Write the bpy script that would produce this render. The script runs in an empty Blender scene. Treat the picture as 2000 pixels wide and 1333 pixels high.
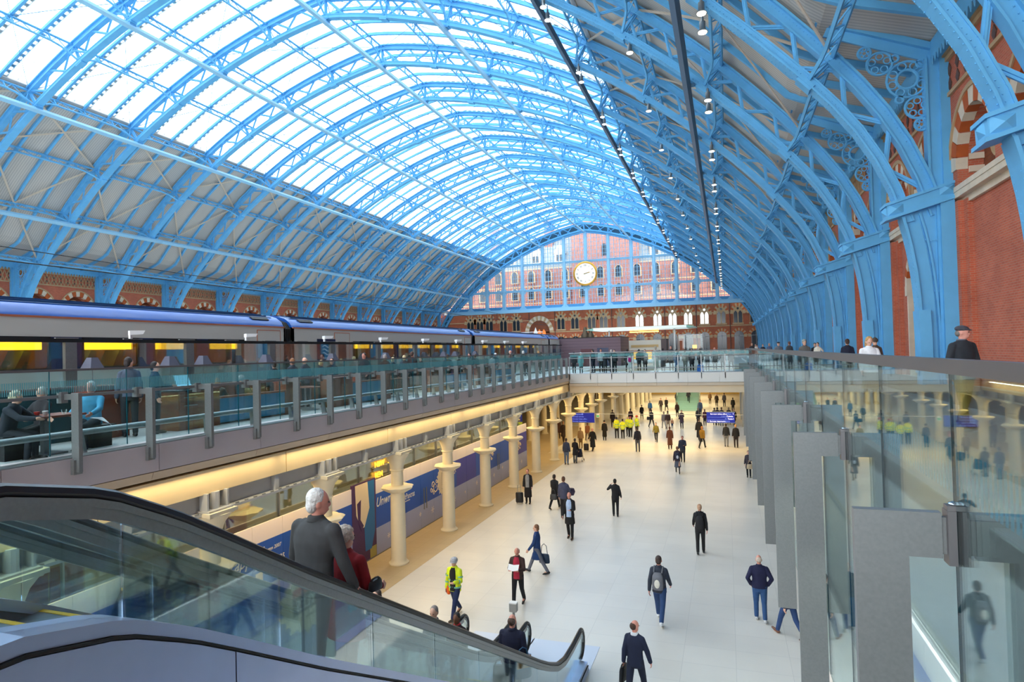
import bpy, bmesh, math, random
from mathutils import Vector, Matrix
random.seed(7)
SC = bpy.context.scene
COL = SC.collection
PI = math.pi
R_ = math.radians

# ------------------------------------------------------------------ camera
def cam_axes():
    F = 1220.0
    yd = Vector(((1418-1000)/F, (678-666.5)/F, 1.0)).normalized()      # the hall's length, seen by the lens
    dn = Vector((.026, 1.0, 0)); dn.z = -(dn.x*yd.x + dn.y*yd.y)/yd.z
    dn.normalize()
    xd = dn.cross(yd)
    return xd, yd, -dn
_x, _y, _z = cam_axes()
def _w(i): return Vector((_x[i], _y[i], _z[i]))
cam = bpy.data.cameras.new('camera')
cam.sensor_width = 36; cam.lens = 1220/2000*36; cam.clip_end = 600; cam.clip_start = .05
camo = bpy.data.objects.new('camera', cam); COL.objects.link(camo)
rt, dn_, fw = _w(0), _w(1), _w(2)
camo.matrix_world = Matrix(((rt.x, -dn_.x, -fw.x, 0), (rt.y, -dn_.y, -fw.y, 0), (rt.z, -dn_.z, -fw.z, 1.5), (0, 0, 0, 1)))
SC.camera = camo

# ------------------------------------------------------------------ sky, exposure
SKY = 3.0
w = bpy.data.worlds.new('overcast_sky'); SC.world = w; w.use_nodes = True
nt = w.node_tree; bg = nt.nodes['Background']
bg.inputs[0].default_value = (.92, .965, 1.0, 1); bg.inputs[1].default_value = SKY
SC.view_settings.view_transform = 'Standard'
try: SC.view_settings.look = 'None'
except Exception: pass
SC.view_settings.gamma = 1; SC.view_settings.use_curve_mapping = False
SC.view_settings.exposure = 1.12
SC.cycles.max_bounces = 7; SC.cycles.diffuse_bounces = 4; SC.cycles.glossy_bounces = 4
SC.cycles.transmission_bounces = 4; SC.cycles.transparent_max_bounces = 24
SC.cycles.caustics_reflective = False; SC.cycles.caustics_refractive = False
SC.cycles.sample_clamp_indirect = 6.0
SC.cycles.use_denoising = True

def area_light(name, loc, size, size_y, power, color, rot=(0, 0, 0), spread=PI):
    l = bpy.data.lights.new(name, 'AREA'); l.shape = 'RECTANGLE'; l.size = size; l.size_y = size_y
    l.energy = power; l.color = color; l.spread = spread
    o = bpy.data.objects.new(name, l); o.location = loc; o.rotation_euler = rot; COL.objects.link(o)
    o['kind'] = 'helper'
    return o
WARM = (1.0, .70, .30)
# warm luminaires under the left deck, the bridge and the right deck; plus an added hoarding fill
for i in range(8):
    area_light('deck_downlight', (-12.0, 8+7.4*i, -2.12), .9, 6.5, 46, WARM)
for i in range(5):
    area_light('deck_downlight', (-18.0, 40+9*i, -2.05), 6, 7, 200, WARM)
for x in (-9, -5.5, -2, 1):
    area_light('bridge_downlight', (x, 47.5, -1.62), 3, 3.6, 75, WARM)
for i in range(3):
    area_light('far_downlight', (-6, 72+12*i, -2.0), 10, 8, 330, (1, .80, .46))
for i in range(7):
    area_light('shop_downlight', (5.5, 8+8*i, -1.0), 2.5, 6, 120, (1, .86, .62))
for i in range(3):
    area_light('hoarding_fill', (2.35, 6+4*i, -1.66), .4, 3.6, 60, (1, .93, .80))  # added fill to brighten the right hoarding, no fixture stands here
for i in range(6):
    area_light('shop_downlight', (-16.5, 9+6*i, -2.1), 4, 4, 260, (1, .88, .60))
# strip lamp tucked under the stone-coloured fascia lip, washing the band below it
for i in range(7):
    area_light('fascia_strip_lamp', (-10.93, 4.4+6*i, -.93), .05, 5.8, 22, (1, .80, .46), (0, R_(-25), 0))

# ------------------------------------------------------------------ materials
def lin(c):
    c = c/255.0
    return c/12.92 if c <= .04045 else ((c+.055)/1.055)**2.4
def S(r, g, b): return (lin(r), lin(g), lin(b), 1)
MATS = {}
def M(name, rgb, rough=.55, metal=0.0, var=.0, vs=3.0, bump=0.0, bs=30.0, coat=0.0, emit=None, es=0.0, spec=.5):
    m = bpy.data.materials.new(name); m.use_nodes = True; t = m.node_tree; b = t.nodes['Principled BSDF']
    c = S(*rgb)
    b.inputs['Base Color'].default_value = c; b.inputs['Roughness'].default_value = rough
    b.inputs['Metallic'].default_value = metal; b.inputs['Specular IOR Level'].default_value = spec
    if coat: b.inputs['Coat Weight'].default_value = coat; b.inputs['Coat Roughness'].default_value = .1
    if emit: b.inputs['Emission Color'].default_value = S(*emit); b.inputs['Emission Strength'].default_value = es
    if var or bump:
        tc = t.nodes.new('ShaderNodeTexCoord'); n = t.nodes.new('ShaderNodeTexNoise')
        n.inputs['Scale'].default_value = vs; n.inputs['Detail'].default_value = 4
        t.links.new(tc.outputs['Object'], n.inputs['Vector'])
        if var:
            r = t.nodes.new('ShaderNodeValToRGB')
            r.color_ramp.elements[0].position = .3; r.color_ramp.elements[1].position = .7
            r.color_ramp.elements[0].color = (c[0]*(1-var), c[1]*(1-var), c[2]*(1-var), 1)
            r.color_ramp.elements[1].color = (min(1, c[0]*(1+var)), min(1, c[1]*(1+var)), min(1, c[2]*(1+var)), 1)
            t.links.new(n.outputs['Fac'], r.inputs[0]); t.links.new(r.outputs[0], b.inputs['Base Color'])
        if bump:
            n2 = t.nodes.new('ShaderNodeTexNoise'); n2.inputs['Scale'].default_value = bs
            t.links.new(tc.outputs['Object'], n2.inputs['Vector'])
            bu = t.nodes.new('ShaderNodeBump'); bu.inputs['Strength'].default_value = bump; bu.inputs['Distance'].default_value = .02
            t.links.new(n2.outputs['Fac'], bu.inputs['Height']); t.links.new(bu.outputs[0], b.inputs['Normal'])
    MATS[name] = m
    return m
def glass(name, tint, refl=1.0, ior=1.5, rough=.02):
    m = bpy.data.materials.new(name); m.use_nodes = True; t = m.node_tree
    for n in list(t.nodes):
        if n.type != 'OUTPUT_MATERIAL': t.nodes.remove(n)
    out = [n for n in t.nodes if n.type == 'OUTPUT_MATERIAL'][0]
    tr = t.nodes.new('ShaderNodeBsdfTransparent'); tr.inputs[0].default_value = (*tint, 1)
    gl = t.nodes.new('ShaderNodeBsdfGlossy'); gl.inputs['Roughness'].default_value = rough
    gl.inputs[0].default_value = (.95, 1, 1, 1)
    fr = t.nodes.new('ShaderNodeFresnel'); fr.inputs[0].default_value = ior
    mu = t.nodes.new('ShaderNodeMath'); mu.operation = 'MULTIPLY'; mu.inputs[1].default_value = refl; mu.use_clamp = True
    mx = t.nodes.new('ShaderNodeMixShader')
    t.links.new(fr.outputs[0], mu.inputs[0]); t.links.new(mu.outputs[0], mx.inputs[0])
    t.links.new(tr.outputs[0], mx.inputs[1]); t.links.new(gl.outputs[0], mx.inputs[2]); t.links.new(mx.outputs[0], out.inputs[0])
    MATS[name] = m
    return m
def brick(name, axis, c1, c2, mortar, scale=1.0):
    """axis 'x': wall lies in YZ; 'y': wall lies in XZ"""
    m = bpy.data.materials.new(name); m.use_nodes = True; t = m.node_tree; b = t.nodes['Principled BSDF']
    g = t.nodes.new('ShaderNodeNewGeometry'); sp = t.nodes.new('ShaderNodeSeparateXYZ'); cb = t.nodes.new('ShaderNodeCombineXYZ')
    t.links.new(g.outputs['Position'], sp.inputs[0])
    ad = t.nodes.new('ShaderNodeMath'); ad.operation = 'ADD'
    t.links.new(sp.outputs[0], ad.inputs[0]); t.links.new(sp.outputs[1], ad.inputs[1])
    t.links.new(ad.outputs[0], cb.inputs[0]); t.links.new(sp.outputs[2], cb.inputs[1])
    bt = t.nodes.new('ShaderNodeTexBrick')
    bt.inputs['Color1'].default_value = S(*c1); bt.inputs['Color2'].default_value = S(*c2); bt.inputs['Mortar'].default_value = S(*mortar)
    bt.inputs['Scale'].default_value = scale; bt.inputs['Brick Width'].default_value = .225; bt.inputs['Row Height'].default_value = .075
    bt.inputs['Mortar Size'].default_value = .008; bt.inputs['Bias'].default_value = 0.0
    t.links.new(cb.outputs[0], bt.inputs['Vector'])
    n = t.nodes.new('ShaderNodeTexNoise'); n.inputs['Scale'].default_value = .9; n.inputs['Detail'].default_value = 6
    t.links.new(g.outputs['Position'], n.inputs['Vector'])
    mix = t.nodes.new('ShaderNodeMixRGB'); mix.blend_type = 'MULTIPLY'; mix.inputs[0].default_value = .7
    rp = t.nodes.new('ShaderNodeValToRGB'); rp.color_ramp.elements[0].position = .3; rp.color_ramp.elements[0].color = (.68, .66, .66, 1)
    rp.color_ramp.elements[1].position = .7; rp.color_ramp.elements[1].color = (1, 1, 1, 1)
    t.links.new(n.outputs['Fac'], rp.inputs[0]); t.links.new(bt.outputs['Color'], mix.inputs[1]); t.links.new(rp.outputs[0], mix.inputs[2])
    t.links.new(mix.outputs[0], b.inputs['Base Color'])
    bu = t.nodes.new('ShaderNodeBump'); bu.inputs['Strength'].default_value = .4; bu.inputs['Distance'].default_value = .01; bu.invert = True
    t.links.new(bt.outputs['Fac'], bu.inputs['Height']); t.links.new(bu.outputs[0], b.inputs['Normal'])
    b.inputs['Roughness'].default_value = .8
    MATS[name] = m
    return m
def stripes(name, axis, pitch, c1, c2, duty=.5, rough=.6, trans=False):
    """regular printed or ribbed stripes along one object axis"""
    m = bpy.data.materials.new(name); m.use_nodes = True; t = m.node_tree; b = t.nodes['Principled BSDF']
    g = t.nodes.new('ShaderNodeNewGeometry'); sp = t.nodes.new('ShaderNodeSeparateXYZ')
    t.links.new(g.outputs['Position'], sp.inputs[0])
    d = t.nodes.new('ShaderNodeMath'); d.operation = 'DIVIDE'; d.inputs[1].default_value = pitch
    f = t.nodes.new('ShaderNodeMath'); f.operation = 'FRACT'
    l = t.nodes.new('ShaderNodeMath'); l.operation = 'LESS_THAN'; l.inputs[1].default_value = duty
    t.links.new(sp.outputs['XYZ'.index(axis)], d.inputs[0]); t.links.new(d.outputs[0], f.inputs[0]); t.links.new(f.outputs[0], l.inputs[0])
    if trans:
        tr = t.nodes.new('ShaderNodeBsdfTransparent'); mx = t.nodes.new('ShaderNodeMixShader')
        b.inputs['Base Color'].default_value = S(*c1); b.inputs['Roughness'].default_value = rough
        out = [n for n in t.nodes if n.type == 'OUTPUT_MATERIAL'][0]
        ml = t.nodes.new('ShaderNodeMath'); ml.operation = 'MULTIPLY'; ml.inputs[1].default_value = trans
        t.links.new(l.outputs[0], ml.inputs[0]); t.links.new(ml.outputs[0], mx.inputs[0])
        t.links.new(tr.outputs[0], mx.inputs[1]); t.links.new(b.outputs[0], mx.inputs[2]); t.links.new(mx.outputs[0], out.inputs[0])
    else:
        mx = t.nodes.new('ShaderNodeMixRGB'); mx.inputs[1].default_value = S(*c2); mx.inputs[2].default_value = S(*c1)
        t.links.new(l.outputs[0], mx.inputs[0]); t.links.new(mx.outputs[0], b.inputs['Base Color']); b.inputs['Roughness'].default_value = rough
        bu = t.nodes.new('ShaderNodeBump'); bu.inputs['Strength'].default_value = .6; bu.inputs['Distance'].default_value = .03
        t.links.new(f.outputs[0], bu.inputs['Height']); t.links.new(bu.outputs[0], b.inputs['Normal'])
    MATS[name] = m
    return m
def floor_mat(name, c, joint, sx, sy, rough=.35):
    m = bpy.data.materials.new(name); m.use_nodes = True; t = m.node_tree; b = t.nodes['Principled BSDF']
    g = t.nodes.new('ShaderNodeNewGeometry'); bt = t.nodes.new('ShaderNodeTexBrick')
    bt.inputs['Color1'].default_value = S(*c); bt.inputs['Color2'].default_value = S(*[v-5 for v in c]); bt.inputs['Mortar'].default_value = S(*joint)
    bt.inputs['Scale'].default_value = 1; bt.inputs['Brick Width'].default_value = sx; bt.inputs['Row Height'].default_value = sy
    bt.inputs['Mortar Size'].default_value = .008; bt.inputs['Mortar Smooth'].default_value = .5; bt.offset = .0
    t.links.new(g.outputs['Position'], bt.inputs['Vector'])
    n = t.nodes.new('ShaderNodeTexNoise'); n.inputs['Scale'].default_value = .35; n.inputs['Detail'].default_value = 5
    t.links.new(g.outputs['Position'], n.inputs['Vector'])
    rp = t.nodes.new('ShaderNodeValToRGB'); rp.color_ramp.elements[0].color = (.88, .88, .89, 1); rp.color_ramp.elements[1].color = (1, 1, 1, 1)
    rp.color_ramp.elements[0].position = .35; rp.color_ramp.elements[1].position = .6
    mix = t.nodes.new('ShaderNodeMixRGB'); mix.blend_type = 'MULTIPLY'; mix.inputs[0].default_value = .8
    t.links.new(n.outputs['Fac'], rp.inputs[0]); t.links.new(bt.outputs['Color'], mix.inputs[1]); t.links.new(rp.outputs[0], mix.inputs[2])
    t.links.new(mix.outputs[0], b.inputs['Base Color'])
    b.inputs['Roughness'].default_value = rough
    MATS[name] = m
    return m
BLUE = M('blue_paint', (106, 184, 232), .5, spec=.3, var=.06, vs=1.5)
BLUE2 = M('blue_paint_dark', (76, 150, 202), .5, var=.06, vs=1.5)
TIE = M('pale_blue_paint', (150, 204, 234), .45)
DECKP = stripes('roof_sheeting', 'Y', .20, (206, 200, 190), (186, 181, 173), .5, .7)
DECKPX = M('roof_sheeting_end', (198, 192, 184), .75)
RGLASS = glass('roof_glass', (.93, .96, .98), .6, 1.45)
GLBAR = M('glazing_bar_paint', (122, 138, 152), .5)
BRK = brick('red_brick', 'x', (214, 112, 80), (198, 98, 68), (196, 142, 116))
BRKD = brick('dark_brick', 'x', (150, 78, 40), (128, 62, 34), (120, 84, 64))
BRKE = brick('end_brick', 'y', (196, 96, 56), (178, 84, 50), (186, 130, 98))
BRKH = brick('hotel_brick', 'y', (176, 116, 100), (162, 104, 90), (172, 134, 118))
STONE = M('pale_stone', (226, 210, 186), .75, var=.08, vs=2)
STONEB = M('buff_stone', (196, 164, 124), .8, var=.1, vs=2)
VRED = M('voussoir_red', (190, 92, 40), .8, var=.1)
TILE = M('dark_tile', (104, 78, 70), .7, var=.2, vs=6)
STEEL = M('brushed_steel', (150, 152, 152), .38, metal=.85, var=.05, vs=40)
STEELD = M('dark_steel', (132, 135, 136), .42, metal=.3, var=.06, vs=30)
STEELB = M('satin_steel_panel', (186, 198, 226), .32, metal=.7, var=.04, vs=3)
CHROME = M('polished_steel', (215, 215, 215), .15, metal=1)
RAILM = M('handrail_metal', (122, 118, 120), .4, metal=.6)
BALGLASS = glass('balustrade_glass', (.86, .955, .955), .65, 1.5)
BARGLASS = glass('bar_balustrade_glass', (.86, .955, .955), .32, 1.5)
ESCGLASS = glass('escalator_glass', (.90, .965, .98), .55, 1.5)
CLGLASS = glass('clear_glass', (.93, .97, .97), .7, 1.5)
SCRGLASS = glass('screen_glass', (.9, .92, .93), .7, 1.5)
TRGLASS = glass('train_glass', (.68, .70, .68), .7, 1.5)
FRIT = stripes('frit_print', 'Y', .035, (120, 200, 210), (0, 0, 0), .55, .6, trans=.75)
FRITR = stripes('frit_print_wide', 'Y', .085, (96, 190, 224), (0, 0, 0), .55, .6, trans=.85)
FRITX = stripes('frit_print_bridge', 'X', .06, (120, 200, 205), (0, 0, 0), .55, .6, trans=.75)
RUBBER = M('black_rubber', (22, 22, 26), .35)
FLOOR = floor_mat('pale_floor_stone', (226, 222, 214), (206, 203, 197), 1.2, .9, .3)
FLOORT = floor_mat('tan_floor_stone', (196, 176, 140), (176, 158, 124), .6, .6, .45)
DECKF = floor_mat('deck_stone', (204, 206, 204), (184, 186, 184), 1.5, .75, .4)
DECKG = floor_mat('deck_grey_stone', (140, 138, 138), (120, 118, 118), 1.5, .75, .5)
FASC = M('fascia_grey', (200, 192, 196), .5, metal=.0, var=.04, vs=.6)
FASCW = M('fascia_white', (226, 226, 222), .5)
LIP = M('fascia_lip', (206, 190, 168), .5, var=.04, vs=.8)
BAND = M('stone_band', (236, 212, 166), .6, var=.07, vs=.7)
BANDB = M('bridge_band', (226, 208, 178), .6, var=.05, vs=.5)
BEAM = M('grey_beam', (186, 188, 190), .5, var=.04)
IRONC = M('cream_iron', (232, 222, 196), .5, var=.03)
CEILC = M('soffit', (190, 180, 160), .8)
HWHITE = M('hoarding_white', (236, 230, 242), .5)
HBLUE = M('hoarding_blue', (8, 84, 196), .45, var=.08, vs=.5)
HVIO = M('hoarding_violet', (56, 60, 176), .45)
HLIL = M('hoarding_lilac', (166, 178, 226), .5)
HPLUM = M('hoarding_plum', (72, 36, 96), .5)
INK = M('black_ink', (20, 20, 24), .6)
WHITE = M('white_paint', (240, 240, 240), .5)
CREAM = M('cream_print', (240, 224, 196), .5)
ORANGE = M('orange_print', (226, 108, 40), .5)
REDP = M('red_print', (196, 40, 30), .5)
SIGNB = M('sign_blue', (10, 24, 130), .4, emit=(10, 24, 130), es=.35)
SIGNW = M('sign_white', (245, 240, 245), .4, emit=(245, 235, 245), es=.8)
GREENP = M('green_print', (40, 150, 80), .5, emit=(40, 150, 80), es=.4)
GOLD = M('gilt', (214, 160, 62), .35, metal=.6)
DIAL = M('clock_dial', (252, 248, 236), .5, emit=(255, 250, 236), es=.12)
TGREY = M('train_grey', (206, 203, 196), .38)
TBLUE = M('train_roof_blue', (18, 84, 172), .3, coat=.25)
TDARK = M('train_roof_dark', (30, 70, 116), .4)
TNAVY = M('train_navy', (22, 36, 74), .3)
TORANGE = M('train_orange_line', (190, 112, 80), .5)
TLAMP = M('carriage_lamp', (255, 190, 40), .5, emit=(255, 186, 30), es=3.0)
TSEAT = M('carriage_seat', (60, 84, 110), .8, var=.2)
TINT = M('carriage_lining', (120, 96, 62), .7)
GANG = M('gangway_black', (26, 24, 24), .7)
WOOD = M('walnut', (128, 70, 42), .45, var=.25, vs=5)
WOODR = M('red_wood', (128, 60, 42), .45, var=.15, vs=4)
TEAL = M('teal_leather', (14, 124, 172), .45, var=.06)
SHADE = M('grey_lampshade', (96, 98, 116), .7)
BOXP = stripes('plum_cladding', 'Z', .32, (120, 96, 104), (104, 82, 92), .8, .6)
LAMPW = M('lamp_glow', (255, 250, 240), .5, emit=(255, 246, 232), es=3.2)
LAMPY = M('warm_glow', (255, 190, 90), .5, emit=(255, 178, 70), es=4)
LAMPO = M('amber_glow', (255, 190, 60), .5, emit=(255, 180, 60), es=.7)
WGLOW = M('white_blind', (245, 245, 245), .6, emit=(240, 244, 250), es=.55)
WDARK = M('dark_window', (48, 52, 58), .12)
BRONZE = M('bronze', (92, 78, 62), .45, metal=.7)
GREYBOX = M('grey_plastic', (150, 150, 148), .5)
SLATE = M('slate_roof', (128, 136, 140), .6, var=.1, vs=1)
STEPM = M('escalator_step', (120, 130, 134), .45, metal=.6)
YELL = M('yellow_line', (230, 190, 40), .5)
SCREENB = M('lit_screen', (120, 190, 220), .3, emit=(120, 190, 220), es=.6)

# ------------------------------------------------------------------ mesh helpers
class MB:
    def __init__(s): s.v = []; s.f = []; s.m = []
    def add(s, vs, fs, mi=0):
        o = len(s.v); s.v += [tuple(p) for p in vs]; s.f += [tuple(i+o for i in f) for f in fs]; s.m += [mi]*len(fs)
    def box(s, x0, x1, y0, y1, z0, z1, mi=0):
        v = [(x, y, z) for z in (z0, z1) for y in (y0, y1) for x in (x0, x1)]
        s.add(v, [(0, 2, 3, 1), (4, 5, 7, 6), (0, 1, 5, 4), (2, 6, 7, 3), (0, 4, 6, 2), (1, 3, 7, 5)], mi)
    def bar(s, p, q, w, h, up=(0, 0, 1), mi=0):
        p = Vector(p); q = Vector(q); d = (q-p)
        if d.length < 1e-6: return
        d.normalize(); u = Vector(up); a = d.cross(u)
        if a.length < 1e-4: a = d.cross(Vector((1, 0, 0)))
        a.normalize(); b = a.cross(d); a = a*(w/2); b = b*(h/2)
        v = [p-a-b, p+a-b, p+a+b, p-a+b, q-a-b, q+a-b, q+a+b, q-a+b]
        s.add(v, [(0, 3, 2, 1), (4, 5, 6, 7), (0, 1, 5, 4), (1, 2, 6, 5), (2, 3, 7, 6), (3, 0, 4, 7)], mi)
    def tube(s, pts, r, n=8, mi=0, caps=True):
        pts = [Vector(p) for p in pts]; rings = []
        rr = r if isinstance(r, (list, tuple)) else [r]*len(pts)
        prev = None
        for i, p in enumerate(pts):
            d = (pts[min(i+1, len(pts)-1)]-pts[max(i-1, 0)]).normalized()
            a = prev if prev is not None else (Vector((0, 0, 1)) if abs(d.z) < .9 else Vector((1, 0, 0)))
            a = (a-d*a.dot(d)).normalized(); prev = a; b = d.cross(a)
            rings.append([p+(a*math.cos(t)+b*math.sin(t))*rr[i] for t in [2*PI*k/n for k in range(n)]])
        v = [q for g in rings for q in g]; f = []
        for i in range(len(rings)-1):
            for k in range(n):
                f.append((i*n+k, i*n+(k+1) % n, (i+1)*n+(k+1) % n, (i+1)*n+k))
        if caps: f.append(tuple(range(n-1, -1, -1))); f.append(tuple((len(rings)-1)*n+k for k in range(n)))
        s.add(v, f, mi)
    def ring(s, c, R, r, ax='y', n=20, k=6, mi=0):
        v = []; f = []
        for i in range(n):
            t = 2*PI*i/n
            for j in range(k):
                u = 2*PI*j/k; q = R+r*math.cos(u); h = r*math.sin(u)
                if ax == 'y': v.append((c[0]+q*math.cos(t), c[1]+h, c[2]+q*math.sin(t)))
                elif ax == 'x': v.append((c[0]+h, c[1]+q*math.cos(t), c[2]+q*math.sin(t)))
                else: v.append((c[0]+q*math.cos(t), c[1]+q*math.sin(t), c[2]+h))
        for i in range(n):
            for j in range(k):
                f.append((i*k+j, ((i+1) % n)*k+j, ((i+1) % n)*k+(j+1) % k, i*k+(j+1) % k))
        s.add(v, f, mi)
    def lathe(s, prof, c=(0, 0, 0), n=16, mi=0, lobes=0, amp=0.0):
        v = []; f = []
        for r, z in prof:
            for k in range(n):
                t = 2*PI*k/n; q = r*(1+amp*math.cos(lobes*t)) if lobes else r
                v.append((c[0]+q*math.cos(t), c[1]+q*math.sin(t), c[2]+z))
        for i in range(len(prof)-1):
            for k in range(n):
                f.append((i*n+k, i*n+(k+1) % n, (i+1)*n+(k+1) % n, (i+1)*n+k))
        f.append(tuple(range(n-1, -1, -1))); f.append(tuple((len(prof)-1)*n+k for k in range(n)))
        s.add(v, f, mi)
    def prism(s, poly, ax, a0, a1, mi=0):
        """poly: 2D outline; ax: extrusion axis; other two axes in x,y,z order"""
        def P(p, a):
            return {'x': (a, p[0], p[1]), 'y': (p[0], a, p[1]), 'z': (p[0], p[1], a)}[ax]
        n = len(poly); v = [P(p, a0) for p in poly]+[P(p, a1) for p in poly]
        f = [tuple(range(n)), tuple(range(2*n-1, n-1, -1))]+[(i, (i+1) % n, n+(i+1) % n, n+i) for i in range(n)]
        s.add(v, f, mi)
    def ell(s, c, r, n=12, m=8, mi=0):
        v = []; f = []
        for i in range(m+1):
            ph = PI*i/m
            for k in range(n):
                t = 2*PI*k/n
                v.append((c[0]+r[0]*math.sin(ph)*math.cos(t), c[1]+r[1]*math.sin(ph)*math.sin(t), c[2]+r[2]*math.cos(ph)))
        for i in range(m):
            for k in range(n):
                f.append((i*n+k, (i+1)*n+k, (i+1)*n+(k+1) % n, i*n+(k+1) % n))
        s.add(v, f, mi)
    def mesh(s, name, mats, smooth=False):
        me = bpy.data.meshes.new(name); me.from_pydata(s.v, [], s.f)
        if not isinstance(mats, (list, tuple)): mats = [mats]
        for m in mats: me.materials.append(m)
        if len(mats) > 1: me.polygons.foreach_set('material_index', s.m)
        bm = bmesh.new(); bm.from_mesh(me); bmesh.ops.recalc_face_normals(bm, faces=bm.faces); bm.to_mesh(me); bm.free()
        if smooth:
            me.polygons.foreach_set('use_smooth', [True]*len(me.polygons))
            try: me.set_sharp_from_angle(angle=R_(40))
            except Exception: pass
        me.update()
        return me
    def build(s, name, mats, parent=None, smooth=False):
        return put(name, s.mesh(name, mats, smooth), parent)
def put(name, me, parent=None, loc=None, rotz=None):
    o = bpy.data.objects.new(name, me); COL.objects.link(o)
    if parent is not None: o.parent = parent
    if loc is not None: o.location = loc
    if rotz is not None: o.rotation_euler = (0, 0, rotz)
    return o
def tag(o, label=None, cat=None, group=None, kind=None):
    if label: o['label'] = label
    if cat: o['category'] = cat
    if group: o['group'] = group
    if kind: o['kind'] = kind
    return o
def thing(name, label, cat, loc=(0, 0, 0), rotz=0, group=None, kind=None):
    o = bpy.data.objects.new(name, None); COL.objects.link(o); o.location = loc; o.rotation_euler = (0, 0, rotz)
    o.empty_display_size = .2
    return tag(o, label, cat, group, kind)
TMP = bpy.data.scenes.new('workshop')      # letters and figures are meshed here, then the scene is dropped
TEXTS = []; JOBS = []
def text(name, body, size, mat, parent, loc, rot, ax='LEFT', extrude=.004, shear=0, scale=(1, 1, 1), ay='TOP_BASELINE'):
    cu = bpy.data.curves.new(name, 'FONT'); cu.body = body; cu.size = size; cu.extrude = extrude; cu.align_x = ax; cu.shear = shear
    cu.align_y = ay; cu.resolution_u = 2
    src = bpy.data.objects.new('w', cu); TMP.collection.objects.link(src)
    me = bpy.data.meshes.new(name); me.materials.append(mat)
    o = put(name, me, parent); o.location = loc; o.rotation_euler = rot; o.scale = scale
    TEXTS.append((src, o))
    return o
ORD = 'first second third fourth fifth sixth seventh eighth ninth tenth eleventh twelfth thirteenth fourteenth fifteenth sixteenth seventeenth eighteenth'.split()

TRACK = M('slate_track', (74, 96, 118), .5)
# ================================================================== arched roof
XC = -30.2                       # centre line of the hall
ZD, ZF = -.2, -5.9               # left deck, undercroft floor
BAY = 8.94
RIBY = [25.4+BAY*k for k in range(-3, 14)]      # -1.42 ... 141.62
Y0, Y1 = RIBY[0], RIBY[-1]
def arc_profile():
    """half profile from three blended radii: upright foot, tight haunch, long flat crown"""
    ds = .1; n = 600; c = [1.807 if i*ds < 4.677 else 5.025 if i*ds < 11.64 else 1.051 for i in range(n)]
    th = -3.504; u, z = 36.585, -.6; P = [(u, z)]
    for i in range(n):
        q = c[max(0, i-15):i+16]; th += sum(q)/len(q)*ds; t = math.radians(th)
        u -= math.sin(t)*ds; z += math.cos(t)*ds
        if u <= 0: break
        if i % 5 == 4: P.append((u, z))
    P.append((0, z)); return P
_H = arc_profile()
_S = [0]
for a, b in zip(_H, _H[1:]): _S.append(_S[-1]+math.hypot(b[0]-a[0], b[1]-a[1]))
LH = _S[-1]; LT = 2*LH
def _half(s):
    s = max(0, min(LH, s)); lo, hi = 0, len(_S)-1
    while hi-lo > 1:
        mid = (lo+hi)//2
        if _S[mid] <= s: lo = mid
        else: hi = mid
    t = (s-_S[lo])/max(1e-9, _S[hi]-_S[lo])
    return _H[lo][0]+(_H[hi][0]-_H[lo][0])*t, _H[lo][1]+(_H[hi][1]-_H[lo][1])*t
def arc(s):
    """point on the intrados; s runs 0 (right foot) .. LT (left foot); x measured from the centre line"""
    return _half(s) if s <= LH else (-_half(LT-s)[0], _half(LT-s)[1])
def nrm(s):
    a = arc(max(0, s-.3)); b = arc(min(LT, s+.3)); dx, dz = b[0]-a[0], b[1]-a[1]; l = math.hypot(dx, dz)
    return dz/l, -dx/l
def depth(s):
    q = min(s, LT-s)
    t = max(0, min(1, (q-5)/25)); t = t*t*(3-2*t); return 1.25+.65*t
def off(s, d):
    p = arc(s); n = nrm(s); return p[0]+n[0]*d, p[1]+n[1]*d
STEP = 5.52
def node(k): return LH-STEP*k            # k>0: right half
SCAP = 6.7
def strip(mb, ss, d0, d1, y0, y1, mi=0):
    """rectangular bar following the arch between offsets d0..d1 (numbers or functions) and y0..y1"""
    v = []; f = []
    for s in ss:
        a = d0(s) if callable(d0) else d0; b = d1(s) if callable(d1) else d1
        p = off(s, a); q = off(s, b)
        v += [(p[0], y0, p[1]), (p[0], y1, p[1]), (q[0], y1, q[1]), (q[0], y0, q[1])]
    n = len(ss)
    for i in range(n-1):
        for k in range(4): f.append((i*4+k, i*4+(k+1) % 4, (i+1)*4+(k+1) % 4, (i+1)*4+k))
    f.append((0, 1, 2, 3)); f.append(((n-1)*4+3, (n-1)*4+2, (n-1)*4+1, (n-1)*4))
    mb.add(v, f, mi)
def lsp(a, b, n): return [a+(b-a)*i/(n-1) for i in range(n)]
SS = lsp(6.3, LT-6.3, 73)
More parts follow.
